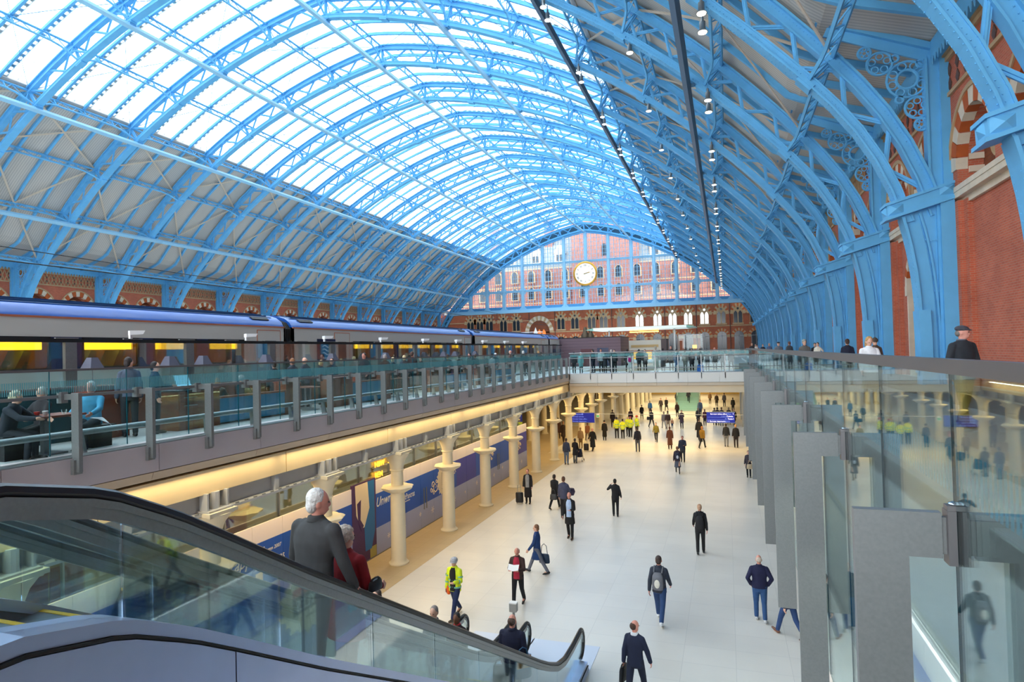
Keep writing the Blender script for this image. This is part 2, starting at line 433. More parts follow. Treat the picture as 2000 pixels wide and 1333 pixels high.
# ---- the shared pieces of a rib
mb = MB(); strip(mb, SS, 0, .07, -.27, .27); strip(mb, SS, .07, .36, -.17, -.11); strip(mb, SS, .07, .36, .11, .17); strip(mb, SS, .30, .36, -.2, .2)
ME_BOT = mb.mesh('bottom_chord', BLUE)
mb = MB(); strip(mb, SS, lambda s: depth(s)-.34, depth, -.11, .11); strip(mb, SS, lambda s: depth(s)-.02, lambda s: depth(s)+.06, -.25, .25)
strip(mb, SS, lambda s: depth(s)-.4, lambda s: depth(s)-.34, -.2, .2)
ME_TOP = mb.mesh('top_chord', BLUE)
mb = MB(); npan = 36; pan = (LT-2*SCAP-1.0)/npan
for i in range(npan+1):
    s = SCAP+.5+i*pan; d = depth(s); sp = d*.9
    for sg in (-1, 1):
        t = s+sg*sp
        if t < SCAP or t > LT-SCAP: continue
        p = off(s, d-.2); q = off(t, .25); y = .05*sg
        mb.bar((p[0], y, p[1]), (q[0], y, q[1]), .17, .055, (0, 1, 0))
        mb.bar((p[0], y, p[1]), (q[0], y, q[1]), .05, .14, (0, 1, 0))
ME_LAT = mb.mesh('web_lattice', BLUE)
ME_NPOST = {}
for k in range(-7, 8):
    s = node(k); p = off(s, .2); q = off(s, depth(s)); mb = MB()
    mb.bar((p[0], 0, p[1]), (q[0], 0, q[1]), .26, .10, (0, 1, 0)); mb.bar((p[0], 0, p[1]), (q[0], 0, q[1]), .08, .26, (0, 1, 0))
    p0 = off(s, -.1); p1 = off(s, .16); mb.bar((p0[0], 0, p0[1]), (p1[0], 0, p1[1]), .66, .5, (0, 1, 0))
    ME_NPOST[k] = mb.mesh('node_post', BLUE)
def mirror(mb):
    m2 = MB(); m2.v = [(-a, b, c) for a, b, c in mb.v]; m2.f = [tuple(reversed(f)) for f in mb.f]; m2.m = list(mb.m); return m2
UO = 37.75
def foot_parts():
    out = {}
    inn = [arc(s) for s in lsp(0, 6.6, 9)]
    mb = MB(); poly = [(p[0]+.05, p[1]) for p in inn]+[(UO-.05, 6.75), (UO-.05, -.6)]
    mb.prism(poly, 'y', -.09, .09); out['pedestal_plate'] = mb
    mb = MB(); ss = lsp(0, 6.5, 12); strip(mb, ss, -.02, .07, -.32, .32); strip(mb, ss, .55, .62, -.17, .17)
    strip(mb, lsp(0, 6.2, 8), .07, .5, -.16, .16); out['pedestal_flange'] = mb
    mb = MB(); mb.box(UO-.42, UO, -.34, .34, -.6, 6.5); mb.box(UO-.50, UO-.42, -.2, .2, -.6, 6.45); out['pedestal_post'] = mb
    mb = MB()                                           # riveted joints across the plate
    for z in (1.4, 3.2, 5.0):
        u0 = min(p[0] for p in inn if p[1] <= z+1)+.5
        mb.box(u0, UO-.5, -.13, .13, z, z+.08)
    s1 = lsp(1.0, 3.2, 6); strip(mb, s1, -.06, .30, -.36, .36); out['joint_straps'] = mb
    mb = MB(); a = (35.72, 5.85); b = (UO+.05, 6.45)
    mb.prism([a, b, (b[0], b[1]+.52), (a[0]-.02, a[1]+.45)], 'y', -.36, .36)
    for dz in (-.07, .44):
        mb.prism([(a[0]-.08, a[1]+dz), (b[0]+.02, b[1]+dz+.02), (b[0]+.02, b[1]+dz+.12), (a[0]-.08, a[1]+dz+.1)], 'y', -.43, .43)
    out['capital'] = mb
    for u, z in ((35.98, 6.16), (UO-.2, 6.72)):
        mb = MB()
        h = .24; y = .36
        for sg in (-1, 1):
            v = [(u-h, sg*y, z-h*.8), (u+h, sg*y, z-h*.8), (u+h, sg*y, z+h*.8), (u-h, sg*y, z+h*.8), (u, sg*(y+.15), z)]
            mb.add(v, [(0, 1, 4), (1, 2, 4), (2, 3, 4), (3, 0, 4)])
        if u < 36.5:
            v = [(u-.25, -h, z-h*.8), (u-.25, h, z-h*.8), (u-.25, h, z+h*.8), (u-.25, -h, z+h*.8), (u-.38, 0, z)]
            mb.add(v, [(0, 1, 4), (1, 2, 4), (2, 3, 4), (3, 0, 4)])
        out['capital_boss'+('' if u < 36.5 else '_outer')] = mb
    mb = MB(); mb.box(UO-.62, UO-.28, -.15, .15, 6.9, 11.5); mb.box(UO-.28, UO, -.28, .28, 6.9, 11.7); mb.box(UO-.70, UO-.62, -.22, .22, 7.3, 11.4)
    out['spandrel_post'] = mb
    mb = MB(); mb.bar((UO-.05, 0, 11.62), (33.7, 0, 13.42), .22, .42, (0, 1, 0)); mb.bar((UO-.05, 0, 11.3), (34.0, 0, 13.0), .36, .09, (0, 1, 0))
    out['eaves_rafter'] = mb
    mb = MB()
    for u, z, r in ((36.56, 10.82, .64), (35.72, 11.52, .41), (35.25, 11.98, .21), (36.84, 9.78, .38), (36.95, 9.16, .21), (36.2, 11.62, .12), (36.98, 11.32, .12), (36.3, 10.12, .12)):
        mb.ring((u, 0, z), r, .045, 'y', 20, 6)
        if r > .15:
            n = 8 if r > .5 else 5
            if r > .5: mb.ring((u, 0, z), r*.52, .05, 'y', 18, 6)
            for i in range(n):
                t = 2*PI*i/n+.3; q = r*.62 if n == 5 else r*.76; rr = r*.28 if n == 5 else r*.21
                mb.ring((u+q*math.cos(t), 0, z+q*math.sin(t)), rr, .026, 'y', 10, 5)
    out['spandrel_tracery'] = mb
    return out
FP = foot_parts(); ME_FOOT = {}
for nm, mbx in FP.items():
    nn = nm.replace('_outer', '')
    ME_FOOT[nm] = (nn, mbx.mesh(nn, BLUE, smooth='tracery' in nm), mirror(mbx).mesh(nn, BLUE, smooth='tracery' in nm))
mb = MB()                                               # rivet heads, only on the nearest ribs
for s in lsp(.4, 33, 190):
    if 5.9 < s < 7: continue
    for y in (-.22, .22):
        p = off(s, -.02); mb.ell((p[0], y, p[1]), (.022, .022, .022), 5, 3)
    for dd in (.16, .30):
        if s > 7: p = off(s, dd); mb.ell((p[0], -.18, p[1]), (.02, .02, .02), 5, 3)
    if s > 7.2: p = off(s, depth(s)-.12); mb.ell((p[0], -.13, p[1]), (.02, .02, .02), 5, 3)
for z in (1.4, 3.2, 5.0):
    for u in lsp(36.9, 37.2, 4): mb.ell((u, -.14, z+.04), (.02, .02, .02), 5, 3)
ME_RIV = mb.mesh('rivets', BLUE)
for i, y in enumerate(RIBY):
    rib = thing('roof_rib', 'blue arched lattice roof rib, %s from the camera, spanning the whole hall' % (ORD[i-1] if i else 'nearest, passing overhead'), 'roof rib', (XC, y, 0), 0, 'blue iron roof ribs')
    put('bottom_chord', ME_BOT, rib); put('top_chord', ME_TOP, rib); put('web_lattice', ME_LAT, rib)
    for k in range(-7, 8): put('node_post', ME_NPOST[k], rib)
    for nm, (nn, mr, ml) in ME_FOOT.items():
        put(nn, mr, rib); put(nn, ml, rib)
    if i in (1, 2, 3, 4): put('rivets', ME_RIV, rib)['kind'] = 'stuff'
# ---- purlins: one lattice purlin per node line, a truss in every bay
for k in range(-7, 8):
    s = node(k); d = depth(s); n = nrm(s); p = arc(s)
    mb = MB(); N = 14
    def PT(dd, y): return (p[0]+n[0]*dd, y, p[1]+n[1]*dd)
    up = (n[0], 0, n[1]); lowp = []
    for j in range(N+1):
        y = BAY*j/N; e = min(y, BAY-y)
        lo = .12 if e < .01 else min(d-.75, .12+(d-.87)*math.sin(min(1, e/1.9)*PI/2)); lowp.append((lo, y))
    mb.bar(PT(d-.12, .1), PT(d-.12, BAY-.1), .15, .10, up)
    for (a, ya), (b, yb) in zip(lowp, lowp[1:]): mb.bar(PT(a, ya), PT(b, yb), .13, .09, up)
    for j in range(N):
        a, ya = lowp[j]; b, yb = lowp[j+1]
        if j % 2: mb.bar(PT(a, ya), PT(d-.12, yb), .05, .05, up)
        else: mb.bar(PT(d-.12, ya), PT(b, yb), .05, .05, up)
    for j in (3, 7, 11):
        a, ya = lowp[j]; mb.bar(PT(a, ya), PT(d-.1, ya), .10, .08, (0, 1, 0))
    me = mb.mesh('purlin_truss', BLUE)
    side = 'at the crown of the roof' if k == 0 else '%s %s of the crown' % (ORD[abs(k)-1], 'right' if k > 0 else 'left')
    t = thing('roof_purlin', 'blue lattice purlin running lengthwise between the ribs, %s' % side, 'purlin', (XC, 0, 0), 0, 'roof purlins')
    for y in RIBY[:-1]: put('purlin_truss', me, t, (0, y, 0))
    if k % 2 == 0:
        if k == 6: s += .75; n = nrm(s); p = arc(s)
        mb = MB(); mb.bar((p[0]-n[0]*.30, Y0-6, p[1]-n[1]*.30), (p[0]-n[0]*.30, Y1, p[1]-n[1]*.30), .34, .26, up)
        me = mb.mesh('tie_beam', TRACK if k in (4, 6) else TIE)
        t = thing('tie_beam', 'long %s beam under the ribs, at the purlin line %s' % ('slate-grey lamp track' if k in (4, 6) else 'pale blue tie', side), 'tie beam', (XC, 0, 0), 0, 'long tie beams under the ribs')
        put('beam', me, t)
        mb = MB()
        for y in RIBY: mb.box(p[0]-n[0]*.1-.22, p[0]-n[0]*.1+.22, y-.26, y+.26, p[1]-n[1]*.1-.12, p[1]-n[1]*.1+.12)
        put('hanger_brackets', mb.mesh('hanger_brackets', BLUE2), t)
# ---- ceiling: rafters, sheeting, glazing
ceil = thing('ceiling', 'arched roof covering of glass above and pale sheeting below', None, (XC, 0, 0), 0, None, 'structure')
def roofline(s):
    q = min(s, LT-s); sg = 1 if s <= LH else -1
    if q >= 14: return off(s, depth(s)+.22)
    t = (14-q)/7.0                                     # straight eaves down to the wall head
    e = off(14, depth(14)+.22)
    return sg*(e[0]+(37.75-e[0])*min(1, t)), e[1]+(11.85-e[1])*min(1, t)
def roofnormal(s):
    a = roofline(s-.3); b = roofline(s+.3); l = math.hypot(b[0]-a[0], b[1]-a[1]); return (b[1]-a[1])/l, -(b[0]-a[0])/l
rs = lsp(7, LT-7, 75)
mb = MB(); v = []; f = []
def rstrip(mb, ss, d0, d1, y0, y1, mi=0):
    v = []; f = []
    for s in ss:
        p = roofline(s); n = roofnormal(s)
        for dd, y in ((d0, y0), (d0, y1), (d1, y1), (d1, y0)): v.append((p[0]+n[0]*dd, y, p[1]+n[1]*dd))
    m = len(ss)
    for i in range(m-1):
        for k in range(4): f.append((i*4+k, i*4+(k+1) % 4, (i+1)*4+(k+1) % 4, (i+1)*4+k))
    f.append((0, 1, 2, 3)); f.append(((m-1)*4+3, (m-1)*4+2, (m-1)*4+1, (m-1)*4)); mb.add(v, f, mi)
rstrip(mb, rs, -.24, -.0, -.04, .04); rstrip(mb, rs, -.28, -.23, -.10, .10)
ME_RAFT = mb.mesh('rafter', BLUE)
for y in RIBY[:-1]:
    for j in (1, 2, 3): put('rafter', ME_RAFT, ceil, (0, y+BAY*j/4, 0))
SW = BAY/4
bounds = [7.0]+[node(k) for k in range(7, -8, -1)]+[LT-7.0]
segs = []
for i, (a, b) in enumerate(zip(bounds, bounds[1:])):
    mid = abs((a+b)/2-LH)/STEP
    segs.append((a, b, mid < 4.0))
def skin(mb, a, b, y0, y1, t=.05, m=7, mi=0): rstrip(mb, lsp(a, b, m), 0, t, y0, y1, mi)
panes = []
for gi, (a, b, gl) in enumerate(segs):
    mb = MB(); skin(mb, a+.03, b-.03, .05, SW-.05, .03) if gl else skin(mb, a, b, 0, SW, .06)
    me = mb.mesh('glazing_pane' if gl else 'roof_panel', RGLASS if gl else DECKP)
    c = roofline((a+b)/2)
    for y in RIBY[:-1]:
        for j in range(4):
            yy = y+SW*j; dx = XC+c[0]; 
            panes.append((math.hypot(dx, yy+1.1, c[1])+(400 if yy < 3 else 0), gl, gi, yy, me))
for gl, nm, mat in ((True, 'glazing_pane', RGLASS), (False, 'roof_panel', DECKP)):
    L = sorted([p for p in panes if p[1] == gl], key=lambda q: q[0])
    for p in L[:300]: put(nm, p[4], ceil, (0, p[3], 0))
    mb = MB()
    for p in L[300:]:
        a, b, _ = segs[p[2]]; skin(mb, a+.03, b-.03, p[3]+.05, p[3]+SW-.05, .03) if gl else skin(mb, a, b, p[3], p[3]+SW, .06)
    for a, b, g in segs:
        if g == gl: skin(mb, a, b, Y0-45, Y0)
    mb.build('distant_%ss' % nm, mat, ceil)['kind'] = 'stuff'
# saw-tooth glazing ridges: pale bars with stub cleats running up beside every rafter
mb = MB(); ga, gb = node(4)+.3, node(-4)-.3
for o_ in (.22, .62): rstrip(mb, lsp(ga, gb, 45), .04, .11, o_-.025, o_+.025)
for s in lsp(ga, gb, 75): rstrip(mb, [s, s+.28], .03, .10, .22, .62)
rstrip(mb, lsp(ga, gb, 45), .04, .08, SW/2+.25-.012, SW/2+.25+.012)
me = mb.mesh('glazing_ridge', GLBAR)
for y in RIBY[:-1]:
    for j in range(4): put('glazing_ridge', me, ceil, (0, y+SW*j, 0))
mb = MB()                                               # edge kerb where glass meets sheeting
for sgn in (1, -1):
    rstrip(mb, [node(4*sgn)-.25, node(4*sgn)+.25], -.1, .35, Y0-45, Y1)
mb.build('glazing_kerb', DECKPX, ceil)
# flat wind braces lying under the sheeting and thin rods under the glass
for side in (1, -1):
    for a, b in ((7, 5), (5, 4), (4, 2), (2, 0)):
        sa, sb = node(a*side), node(b*side); mb = MB(); wd = .16 if a > 4 else .03
        q = lsp(sa, sb, 7)
        for fl in (0, 1):
            pts = []
            for j, s in enumerate(q):
                p = off(s, depth(s)-.1); y = BAY*j/6; pts.append((p[0], BAY-y if fl else y, p[1]))
            for p, r in zip(pts, pts[1:]): mb.bar(p, r, wd, .04, (nrm(sa)[0], 0, nrm(sa)[1]))
        me = mb.mesh('wind_brace', LIP if a > 4 else BLUE2)
        for i, y in enumerate(RIBY[:-1]): put('wind_brace', me, ceil, (0, y, 0))
# gutters with fretwork cresting along both wall heads
for nm, sg in (('trim_1', 1), ('trim_2', -1)):
    mb = MB(); u = 37.75*sg
    mb.box(min(u-.5*sg, u), max(u-.5*sg, u), Y0-45, Y1, 11.35, 11.5); mb.box(min(u-.12*sg, u), max(u-.12*sg, u), Y0-45, Y1, 11.5, 12.3)
    mb.box(min(u-.5*sg, u-.44*sg), max(u-.5*sg, u-.44*sg), Y0-45, Y1, 11.5, 11.95)
    o = mb.build(nm, BLUE); o.location = (XC, 0, 0); o['kind'] = 'structure'; o['label'] = 'blue gutter along the %s wall head' % ('right' if sg > 0 else 'left')
    mb = MB()
    for i in range(int((Y1-Y0)/.3)):
        y = Y0+i*.3; mb.prism([(y, 11.36), (y+.2, 11.36), (y+.1, 11.08)], 'x', u-.5*sg-.015, u-.5*sg+.015)
    c = mb.build('cresting', BLUE, o); c['kind'] = 'stuff'
# hanging lamps on the right-hand ribs
mb = MB(); mb.lathe([(.05, .62), (.05, .45), (.11, .42), (.11, .12), (.19, .02), (.2, 0)], n=12); ME_LB = mb.mesh('lamp_body', STEEL, True)
mb = MB(); mb.lathe([(.165, .01), (.15, -.03)], n=12); ME_LG = mb.mesh('lamp_glow', LAMPW, True)
mb = MB(); mb.bar((0, 0, .6), (0, 0, 1.15), .04, .04); ME_LR = mb.mesh('hanger_rod', BLUE2)
for i, y in enumerate(RIBY):
    if i < 3: continue
    for j, u in enumerate((29.6, 25.6, 20.9)):
        lo, hi = 0, LH
        for _ in range(40):
            m_ = (lo+hi)/2
            if arc(m_)[0] > u: lo = m_
            else: hi = m_
        z = arc(lo)[1]
        for q in ((-.45, .45) if j != 1 else (0,)):
            t = thing('hanging_lamp', 'steel bell lamp hung from the %s rib, %s, on its %s side' % (ORD[i-1], ('lowest row', 'middle row', 'upper row')[j], 'near' if q <= 0 else 'far'), 'lamp', (XC+u+.1, y+q, z-.6-(.3 if q > 0 else 0)), 0, 'lamps hung along the right of the roof')
            t.scale = (1.1, 1.1, 1.0)
            put('lamp_body', ME_LB, t); put('lamp_glow', ME_LG, t); put('hanger_rod', ME_LR, t)
# ================================================================== side walls
XW = 7.55; XL = 2*XC-XW          # faces of the right and left side walls
def arch_pts(c, z0, r, n=10, pt=1.12):
    """half round to slightly pointed arch from right springing to left"""
    return [(c+r*math.cos(PI*i/n), z0+r*pt*math.sin(PI*i/n)) for i in range(n+1)]
def arch_plate(mb, y0, y1, z0, z1, c, zs, r, x0, x1, pt=1.12, sill=None, mi=0):
    """wall plate with an arched opening, in (y,z), front face x0, back x1"""
    A = arch_pts(c, zs, r, 12, pt); zb = z0 if sill is None else sill
    for x in (x0, x1):
        q = [(x, y0, z0), (x, c-r, z0), (x, c-r, z1), (x, y0, z1)]; mb.add(q, [(0, 1, 2, 3)], mi)
        q = [(x, c+r, z0), (x, y1, z0), (x, y1, z1), (x, c+r, z1)]; mb.add(q, [(0, 1, 2, 3)], mi)
        for a, b in zip(A, A[1:]): mb.add([(x, a[0], a[1]), (x, b[0], b[1]), (x, b[0], z1), (x, a[0], z1)], [(0, 1, 2, 3)], mi)
        if sill is not None: mb.add([(x, c-r, z0), (x, c+r, z0), (x, c+r, sill), (x, c-r, sill)], [(0, 1, 2, 3)], mi)
    out = [(c+r, zb)]+A+[(c-r, zb)]
    for a, b in zip(out, out[1:]): mb.add([(x0, a[0], a[1]), (x0, b[0], b[1]), (x1, b[0], b[1]), (x1, a[0], a[1])], [(0, 1, 2, 3)], mi)
def voussoir(c, zs, r0, r1, t0, t1, x0, x1, pt=1.12):
    mb = MB(); P = []
    for t in (t0, (t0+t1)/2, t1): P.append((c+r0*math.cos(t), zs+r0*pt*math.sin(t)))
    for t in (t1, (t0+t1)/2, t0): P.append((c+r1*math.cos(t), zs+r1*pt*math.sin(t)))
    mb.prism(P, 'x', x0, x1); return mb
HB = BAY/2
def side_wall(nm, face, sg, lab):
    """sg=+1: wall on the right whose face looks to -x"""
    mb = MB(); bx = face+sg*.75
    mb.box(min(bx, bx+sg*.4), max(bx, bx+sg*.4), Y0-45, Y1+2.4, ZF-.2, 13.0)
    W = mb.build(nm, BRKD); W['kind'] = 'structure'; W['label'] = lab
    zi = 6.25
    mb = MB(); arch_plate(mb, 0, HB, zi+.45, 9.95, HB*.5, 7.25, 1.55, face, bx); ME_UP = mb.mesh('arcade_panel', BRK)
    mb = MB(); mb.box(min(face+sg*.32, bx), max(face+sg*.32, bx), 0, HB, -.3, zi); ME_LO = mb.mesh('brick_panel', BRK)
    mb = MB(); arch_plate(mb, 0, HB, -.3, zi, HB*.42, 4.05, .80, face+sg*.32, bx, 1.25); ME_LA = mb.mesh('arcade_panel', BRK)
    mb = MB()
    mb.box(min(face, bx), max(face, bx), -.62, .62, -.3, zi); mb.box(min(face+sg*.16, bx), max(face+sg*.16, bx), -.95, .95, -.3, zi)
    ME_PI = mb.mesh('brick_pier', BRK)
    mb = MB(); mb.box(min(face-sg*.05, bx), max(face-sg*.05, bx), 0, HB, zi+.30, zi+.47); mb.box(min(face-sg*.02, bx), max(face-sg*.02, bx), 0, HB, zi+.1, zi+.3)
    mb.box(min(face+sg*.2, bx), max(face+sg*.2, bx), 0, HB, zi-.12, zi+.1); ME_IM = mb.mesh('impost_band', STONE)
    ME_V = []
    for i in range(13):
        a = PI*i/13; ME_V.append(voussoir(HB*.5, 7.25, 1.53, 2.0, a+.01, a+PI/13-.01, face-sg*.05, face+sg*.3).mesh('voussoir', STONE if i % 2 == 0 else VRED))
    mb = MB()
    A = arch_pts(HB*.5, 7.25, 2.0, 16); B = arch_pts(HB*.5, 7.25, 2.13, 16)
    for a, b, c_, d in zip(A, A[1:], B[1:], B): mb.prism([a, b, c_, d], 'x', face-sg*.10, face+sg*.1)
    ME_HM = mb.mesh('hood_mould', STONEB)
    mb = MB(); mb.ring((face+sg*.72, HB*.5, 7.9), .62, .10, 'x', 20, 6); ME_OC = mb.mesh('round_window_ring', STONEB, True)
    mb = MB(); mb.lathe([(.6, 0), (.6, .03)], n=20); ME_OG = mb.mesh('round_pane', WDARK)
    mb = MB()                                                       # inner striped soffit blocks of the arch
    for i in range(4):
        z = 6.72+i*.42
        for c0 in (HB*.5-1.57, HB*.5+1.45): mb.box(min(face+sg*.32, bx), max(face+sg*.32, bx), c0, c0+.12, z, z+.2)
    ME_SB = mb.mesh('jamb_blocks', STONE)
    mb = MB()
    for i in range(6):
        y = .37+.745*i
        for dz in (10.28, 10.83):
            for dy in (0,): mb.prism([(y-.17, dz), (y, dz-.2), (y+.17, dz), (y, dz+.2)], 'x', face-sg*.03, face+sg*.05)
    ME_LZ = mb.mesh('frieze_tiles', TILE)
    mb = MB(); mb.prism([(-.17, 0), (0, -.24), (.17, 0), (0, .24)], 'x', face-sg*.035, face+sg*.05); ME_L1 = mb.mesh('lozenge_tile', TILE)
    mb = MB()
    for i in range(6):
        y = .37+.745*i
        for y2 in (y-.37, y+.37): mb.bar((face-sg*.03, y, 10.0), (face-sg*.03, y2, 11.1), .06, .06, (1, 0, 0)); mb.bar((face-sg*.03, y, 11.1), (face-sg*.03, y2, 10.0), .06, .06, (1, 0, 0))
    ME_LT = mb.mesh('frieze_lattice', STONEB)
    mb = MB(); mb.box(min(face, bx), max(face, bx), 0, HB, 9.95, 11.4); ME_FR = mb.mesh('frieze_panel', BRK)
    mb = MB()
    for z, h, o_ in ((9.9, .13, .09), (11.12, .16, .12), (11.28, .1, .2)): mb.box(min(face-sg*o_, bx), max(face-sg*o_, bx), 0, HB, z, z+h)
    ME_ST = mb.mesh('string_course', STONEB)
    mb = MB(); c = HB*.42
    for i in range(9):
        a = PI*i/9; q = voussoir(c, 4.05, .78, 1.06, a, a+PI/9, face+sg*.27, face+sg*.5, 1.25); mb.add(q.v, q.f, i % 2)
    mb.box(min(face+sg*.26, bx), max(face+sg*.26, bx), c+.76, c+1.08, 3.6, 4.05, 0); mb.box(min(face+sg*.26, bx), max(face+sg*.26, bx), c-1.08, c-.76, 3.6, 4.05, 0)
    for z in (-.3,): mb.box(min(face+sg*.29, bx), max(face+sg*.29, bx), c+.72, c+.86, z, 3.6, 0)
    ME_SA = mb.mesh('small_arch_ring', [STONE, VRED])
    nv = 0
    for i in range(-4, 32):
        y = Y0+HB*i
        ph = y-.4*HB*.0
        put('arcade_panel', ME_UP, W, (0, y, 0)); put('impost_band', ME_IM, W, (0, y, 0)); put('frieze_panel', ME_FR, W, (0, y, 0)); put('string_course', ME_ST, W, (0, y, 0))
        small = sg > 0 and i % 2 == 1 and i >= 7
        put('arcade_panel' if small else 'brick_panel', ME_LA if small else ME_LO, W, (0, y, 0))
        if small: put('small_arch_ring', ME_SA, W, (0, y, 0))
        if i % 2 == 0: put('brick_pier', ME_PI, W, (0, y, 0))
        put('hood_mould', ME_HM, W, (0, y, 0)); put('jamb_blocks', ME_SB, W, (0, y, 0))
        put('round_window_ring', ME_OC, W, (0, y, 0)); o = put('round_pane', ME_OG, W, (face+sg*.70, y+HB*.5, 7.9)); o.rotation_euler = (0, R_(90), 0)
        for m_ in ME_V: put('voussoir', m_, W, (0, y, 0))
        if sg < 0: put('frieze_lattice', ME_LT, W, (0, y, 0)); put('frieze_tiles', ME_LZ, W, (0, y, 0))
        elif i < 9:
            for q in range(6):
                for dz in (10.3, 10.8): put('lozenge_tile', ME_L1, W, (0, y+.37+.745*q+(0 if dz < 10.5 else .0), dz))
        else: put('frieze_tiles', ME_LZ, W, (0, y, 0)); put('frieze_lattice', ME_LT, W, (0, y, 0))
    return W
side_wall('wall_right', XW, 1, 'red brick arcaded side wall on the right behind the rib feet')
side_wall('wall_left', XL, -1, 'red brick arcaded side wall far left beyond the train')

# ================================================================== end wall with gothic windows
YE = 143.6
mb = MB(); mb.box(XL-1, XW+1, YE, YE+.5, ZF, 12.2)
WE = mb.build('wall_end', BRKE); WE['kind'] = 'structure'; WE['label'] = 'red brick end wall with rows of arched windows below the glazed screen'
mb = MB()
for z, h, o_ in ((8.95, .22, .06), (6.0, .25, .10), (11.75, .5, .2), (3.9, .2, .06)): mb.box(XL, XW, YE-o_, YE, z, z+h)
mb.build('string_course', STONEB, WE)
mb = MB(); x = XL+1.5
while x < XW: mb.box(x-.28, x+.28, YE-.5, YE, 11.2, 11.75); x += 2.35
mb.build('corbels', STONE, WE)['kind'] = 'stuff'
for xp in (-54, -44.6, -38.2, -24.7, -12.8, -6, 1.0):
    mb = MB(); mb.tube([(xp, YE-.15, 0), (xp, YE-.15, 11.6)], .09, 6); mb.build('downpipe', TILE, WE)
def ringarch(mb, c, zs, r0, r1, y0, y1, pt, n=11, m=(0, 1)):
    for i in range(n):
        a = PI*i/n; b = PI*(i+1)/n
        P = [(c+r*math.cos(t), zs+r*pt*math.sin(t)) for r, t in ((r0, a), (r0, b), (r1, b), (r1, a))]
        mb.prism(P, 'y', y0, y1, m[i % 2])
wn = 0
def win_upper(x, glow=None, w=.86, sill=6.7):
    global wn; wn += 1; zs = 9.0
    t = thing('window_%d' % wn, 'two-light gothic window in the brick end wall, upper row', None, (x, YE, 0), 0, None, 'structure')
    mb = MB(); ringarch(mb, 0, zs, 1.0, 1.55, -.16, 0, 1.28); mb.build('voussoir_ring', [STONEB, VRED], t)
    mb = MB(); mb.box(-1.6, -.95, -.2, 0, zs-.35, zs); mb.box(.95, 1.6, -.2, 0, zs-.35, zs); mb.box(-1.15, 1.15, -.26, 0, sill-.35, sill)
    mb.box(-w-.12, -w, -.12, 0, sill, zs); mb.box(w, w+.12, -.12, 0, sill, zs); mb.box(-.09, .09, -.14, 0, sill, zs+.3); mb.build('stone_frame', STONEB, t)
    mb = MB(); mb.prism([(1.0*math.cos(a), zs+1.28*math.sin(a)) for a in lsp(0, PI, 13)], 'y', -.06, 0); mb.build('tympanum', STONEB, t)
    for s_ in (-1, 1):
        c = s_*.47
        pr = [(c-.37, sill), (c+.37, sill), (c+.37, zs-.25), (c+.2, zs+.12), (c, zs+.32), (c-.2, zs+.12), (c-.37, zs-.25)]
        mb = MB(); mb.prism(pr, 'y', -.09, -.07); mb.build('pane', glow if glow else WDARK, t)
        if glow:
            mb = MB(); mb.bar((c, -.1, sill), (c, -.1, zs), .07, .03); mb.bar((c, -.1, sill+.3), (c+s_*.37, -.1, sill+1.1), .05, .03); mb.build('glazing_bars', INK, t)
    mb = MB(); mb.ring((0, -.07, zs+.78), .30, .06, 'y', 14, 5); mb.build('oculus_ring', STONEB, t)
    mb = MB(); mb.prism([(.27*math.cos(a), zs+.78+.27*math.sin(a)) for a in lsp(0, 2*PI, 13)[:-1]], 'y', -.09, -.07); mb.build('oculus_pane', glow if glow else WDARK, t)
GLOWS = {-18.4: 1, -14.4: 1, -11.1: 1, -7.75: 1, -4.3: 1}
for x in (-59.9, -57.4, -54.9, -51.2, -47.9, -36.75, -33.4, -29.4, -26.6, -22.6, -18.4, -14.4, -11.1, -7.75, -4.3, -.8, 2.65, 6.0):
    win_upper(x, WGLOW if x in GLOWS else None)
def win_lower(x):
    global wn; wn += 1; zs = 3.9
    t = thing('window_%d' % wn, 'round-headed window in the brick end wall, lower row', None, (x, YE, 0), 0, None, 'structure')
    mb = MB(); ringarch(mb, 0, zs, 1.0, 1.6, -.16, 0, 1.05, 13); mb.build('voussoir_ring', [STONEB, VRED], t)
    mb = MB(); mb.box(-1.6, -.98, -.2, 0, zs-.3, zs); mb.box(.98, 1.6, -.2, 0, zs-.3, zs); mb.build('stone_frame', STONEB, t)
    pr = [(-.98, 0), (.98, 0)]+[(.98*math.cos(a), zs+1.0*math.sin(a)) for a in lsp(0, PI, 11)]
    mb = MB(); mb.prism(pr, 'y', -.09, -.05); mb.build('pane', WDARK, t)
    mb = MB(); mb.box(-.05, .05, -.13, -.05, 0, zs+.9); mb.box(-.98, .98, -.13, -.05, zs-.05, zs+.05); mb.box(-.98, -.88, -.13, -.05, 0, zs); mb.box(.88, .98, -.13, -.05, 0, zs); mb.build('frame', GREYBOX, t)
for x in (-36.8, -33.3, -29.6, -26, -22.4, -18.3, -14.5, -11.1, -7.8, -4.3, -.75, 2.75, 6.2): win_lower(x)
t = thing('door_1', 'big arched doorway with a warm-lit porch in the end wall', None, (-42.1, YE, 0), 0, None, 'structure')
mb = MB(); ringarch(mb, 0, 6.0, 2.6, 3.55, -.25, 0, 1.15, 19); mb.build('voussoir_ring', [STONEB, STONE], t)
mb = MB(); mb.prism([(-2.6, 0), (2.6, 0)]+[(2.6*math.cos(a), 6+3.0*math.sin(a)) for a in lsp(0, PI, 15)], 'y', -.1, -.03); mb.build('dark_recess', BRKD, t)
mb = MB()
for q in (-1.1, 0, 1.1): mb.prism([(q-.45, 2.2), (q+.45, 2.2), (q+.45, 6.2), (q, 6.9), (q-.45, 6.2)], 'y', -.16, -.1)
mb.build('lit_panes', M('porch_glow', (190, 110, 50), .5, emit=(190, 110, 50), es=.5), t)
mb = MB(); mb.box(.3, 1.5, -.4, -.2, 5.2, 5.5); mb.build('porch_lamp', LAMPY, t)

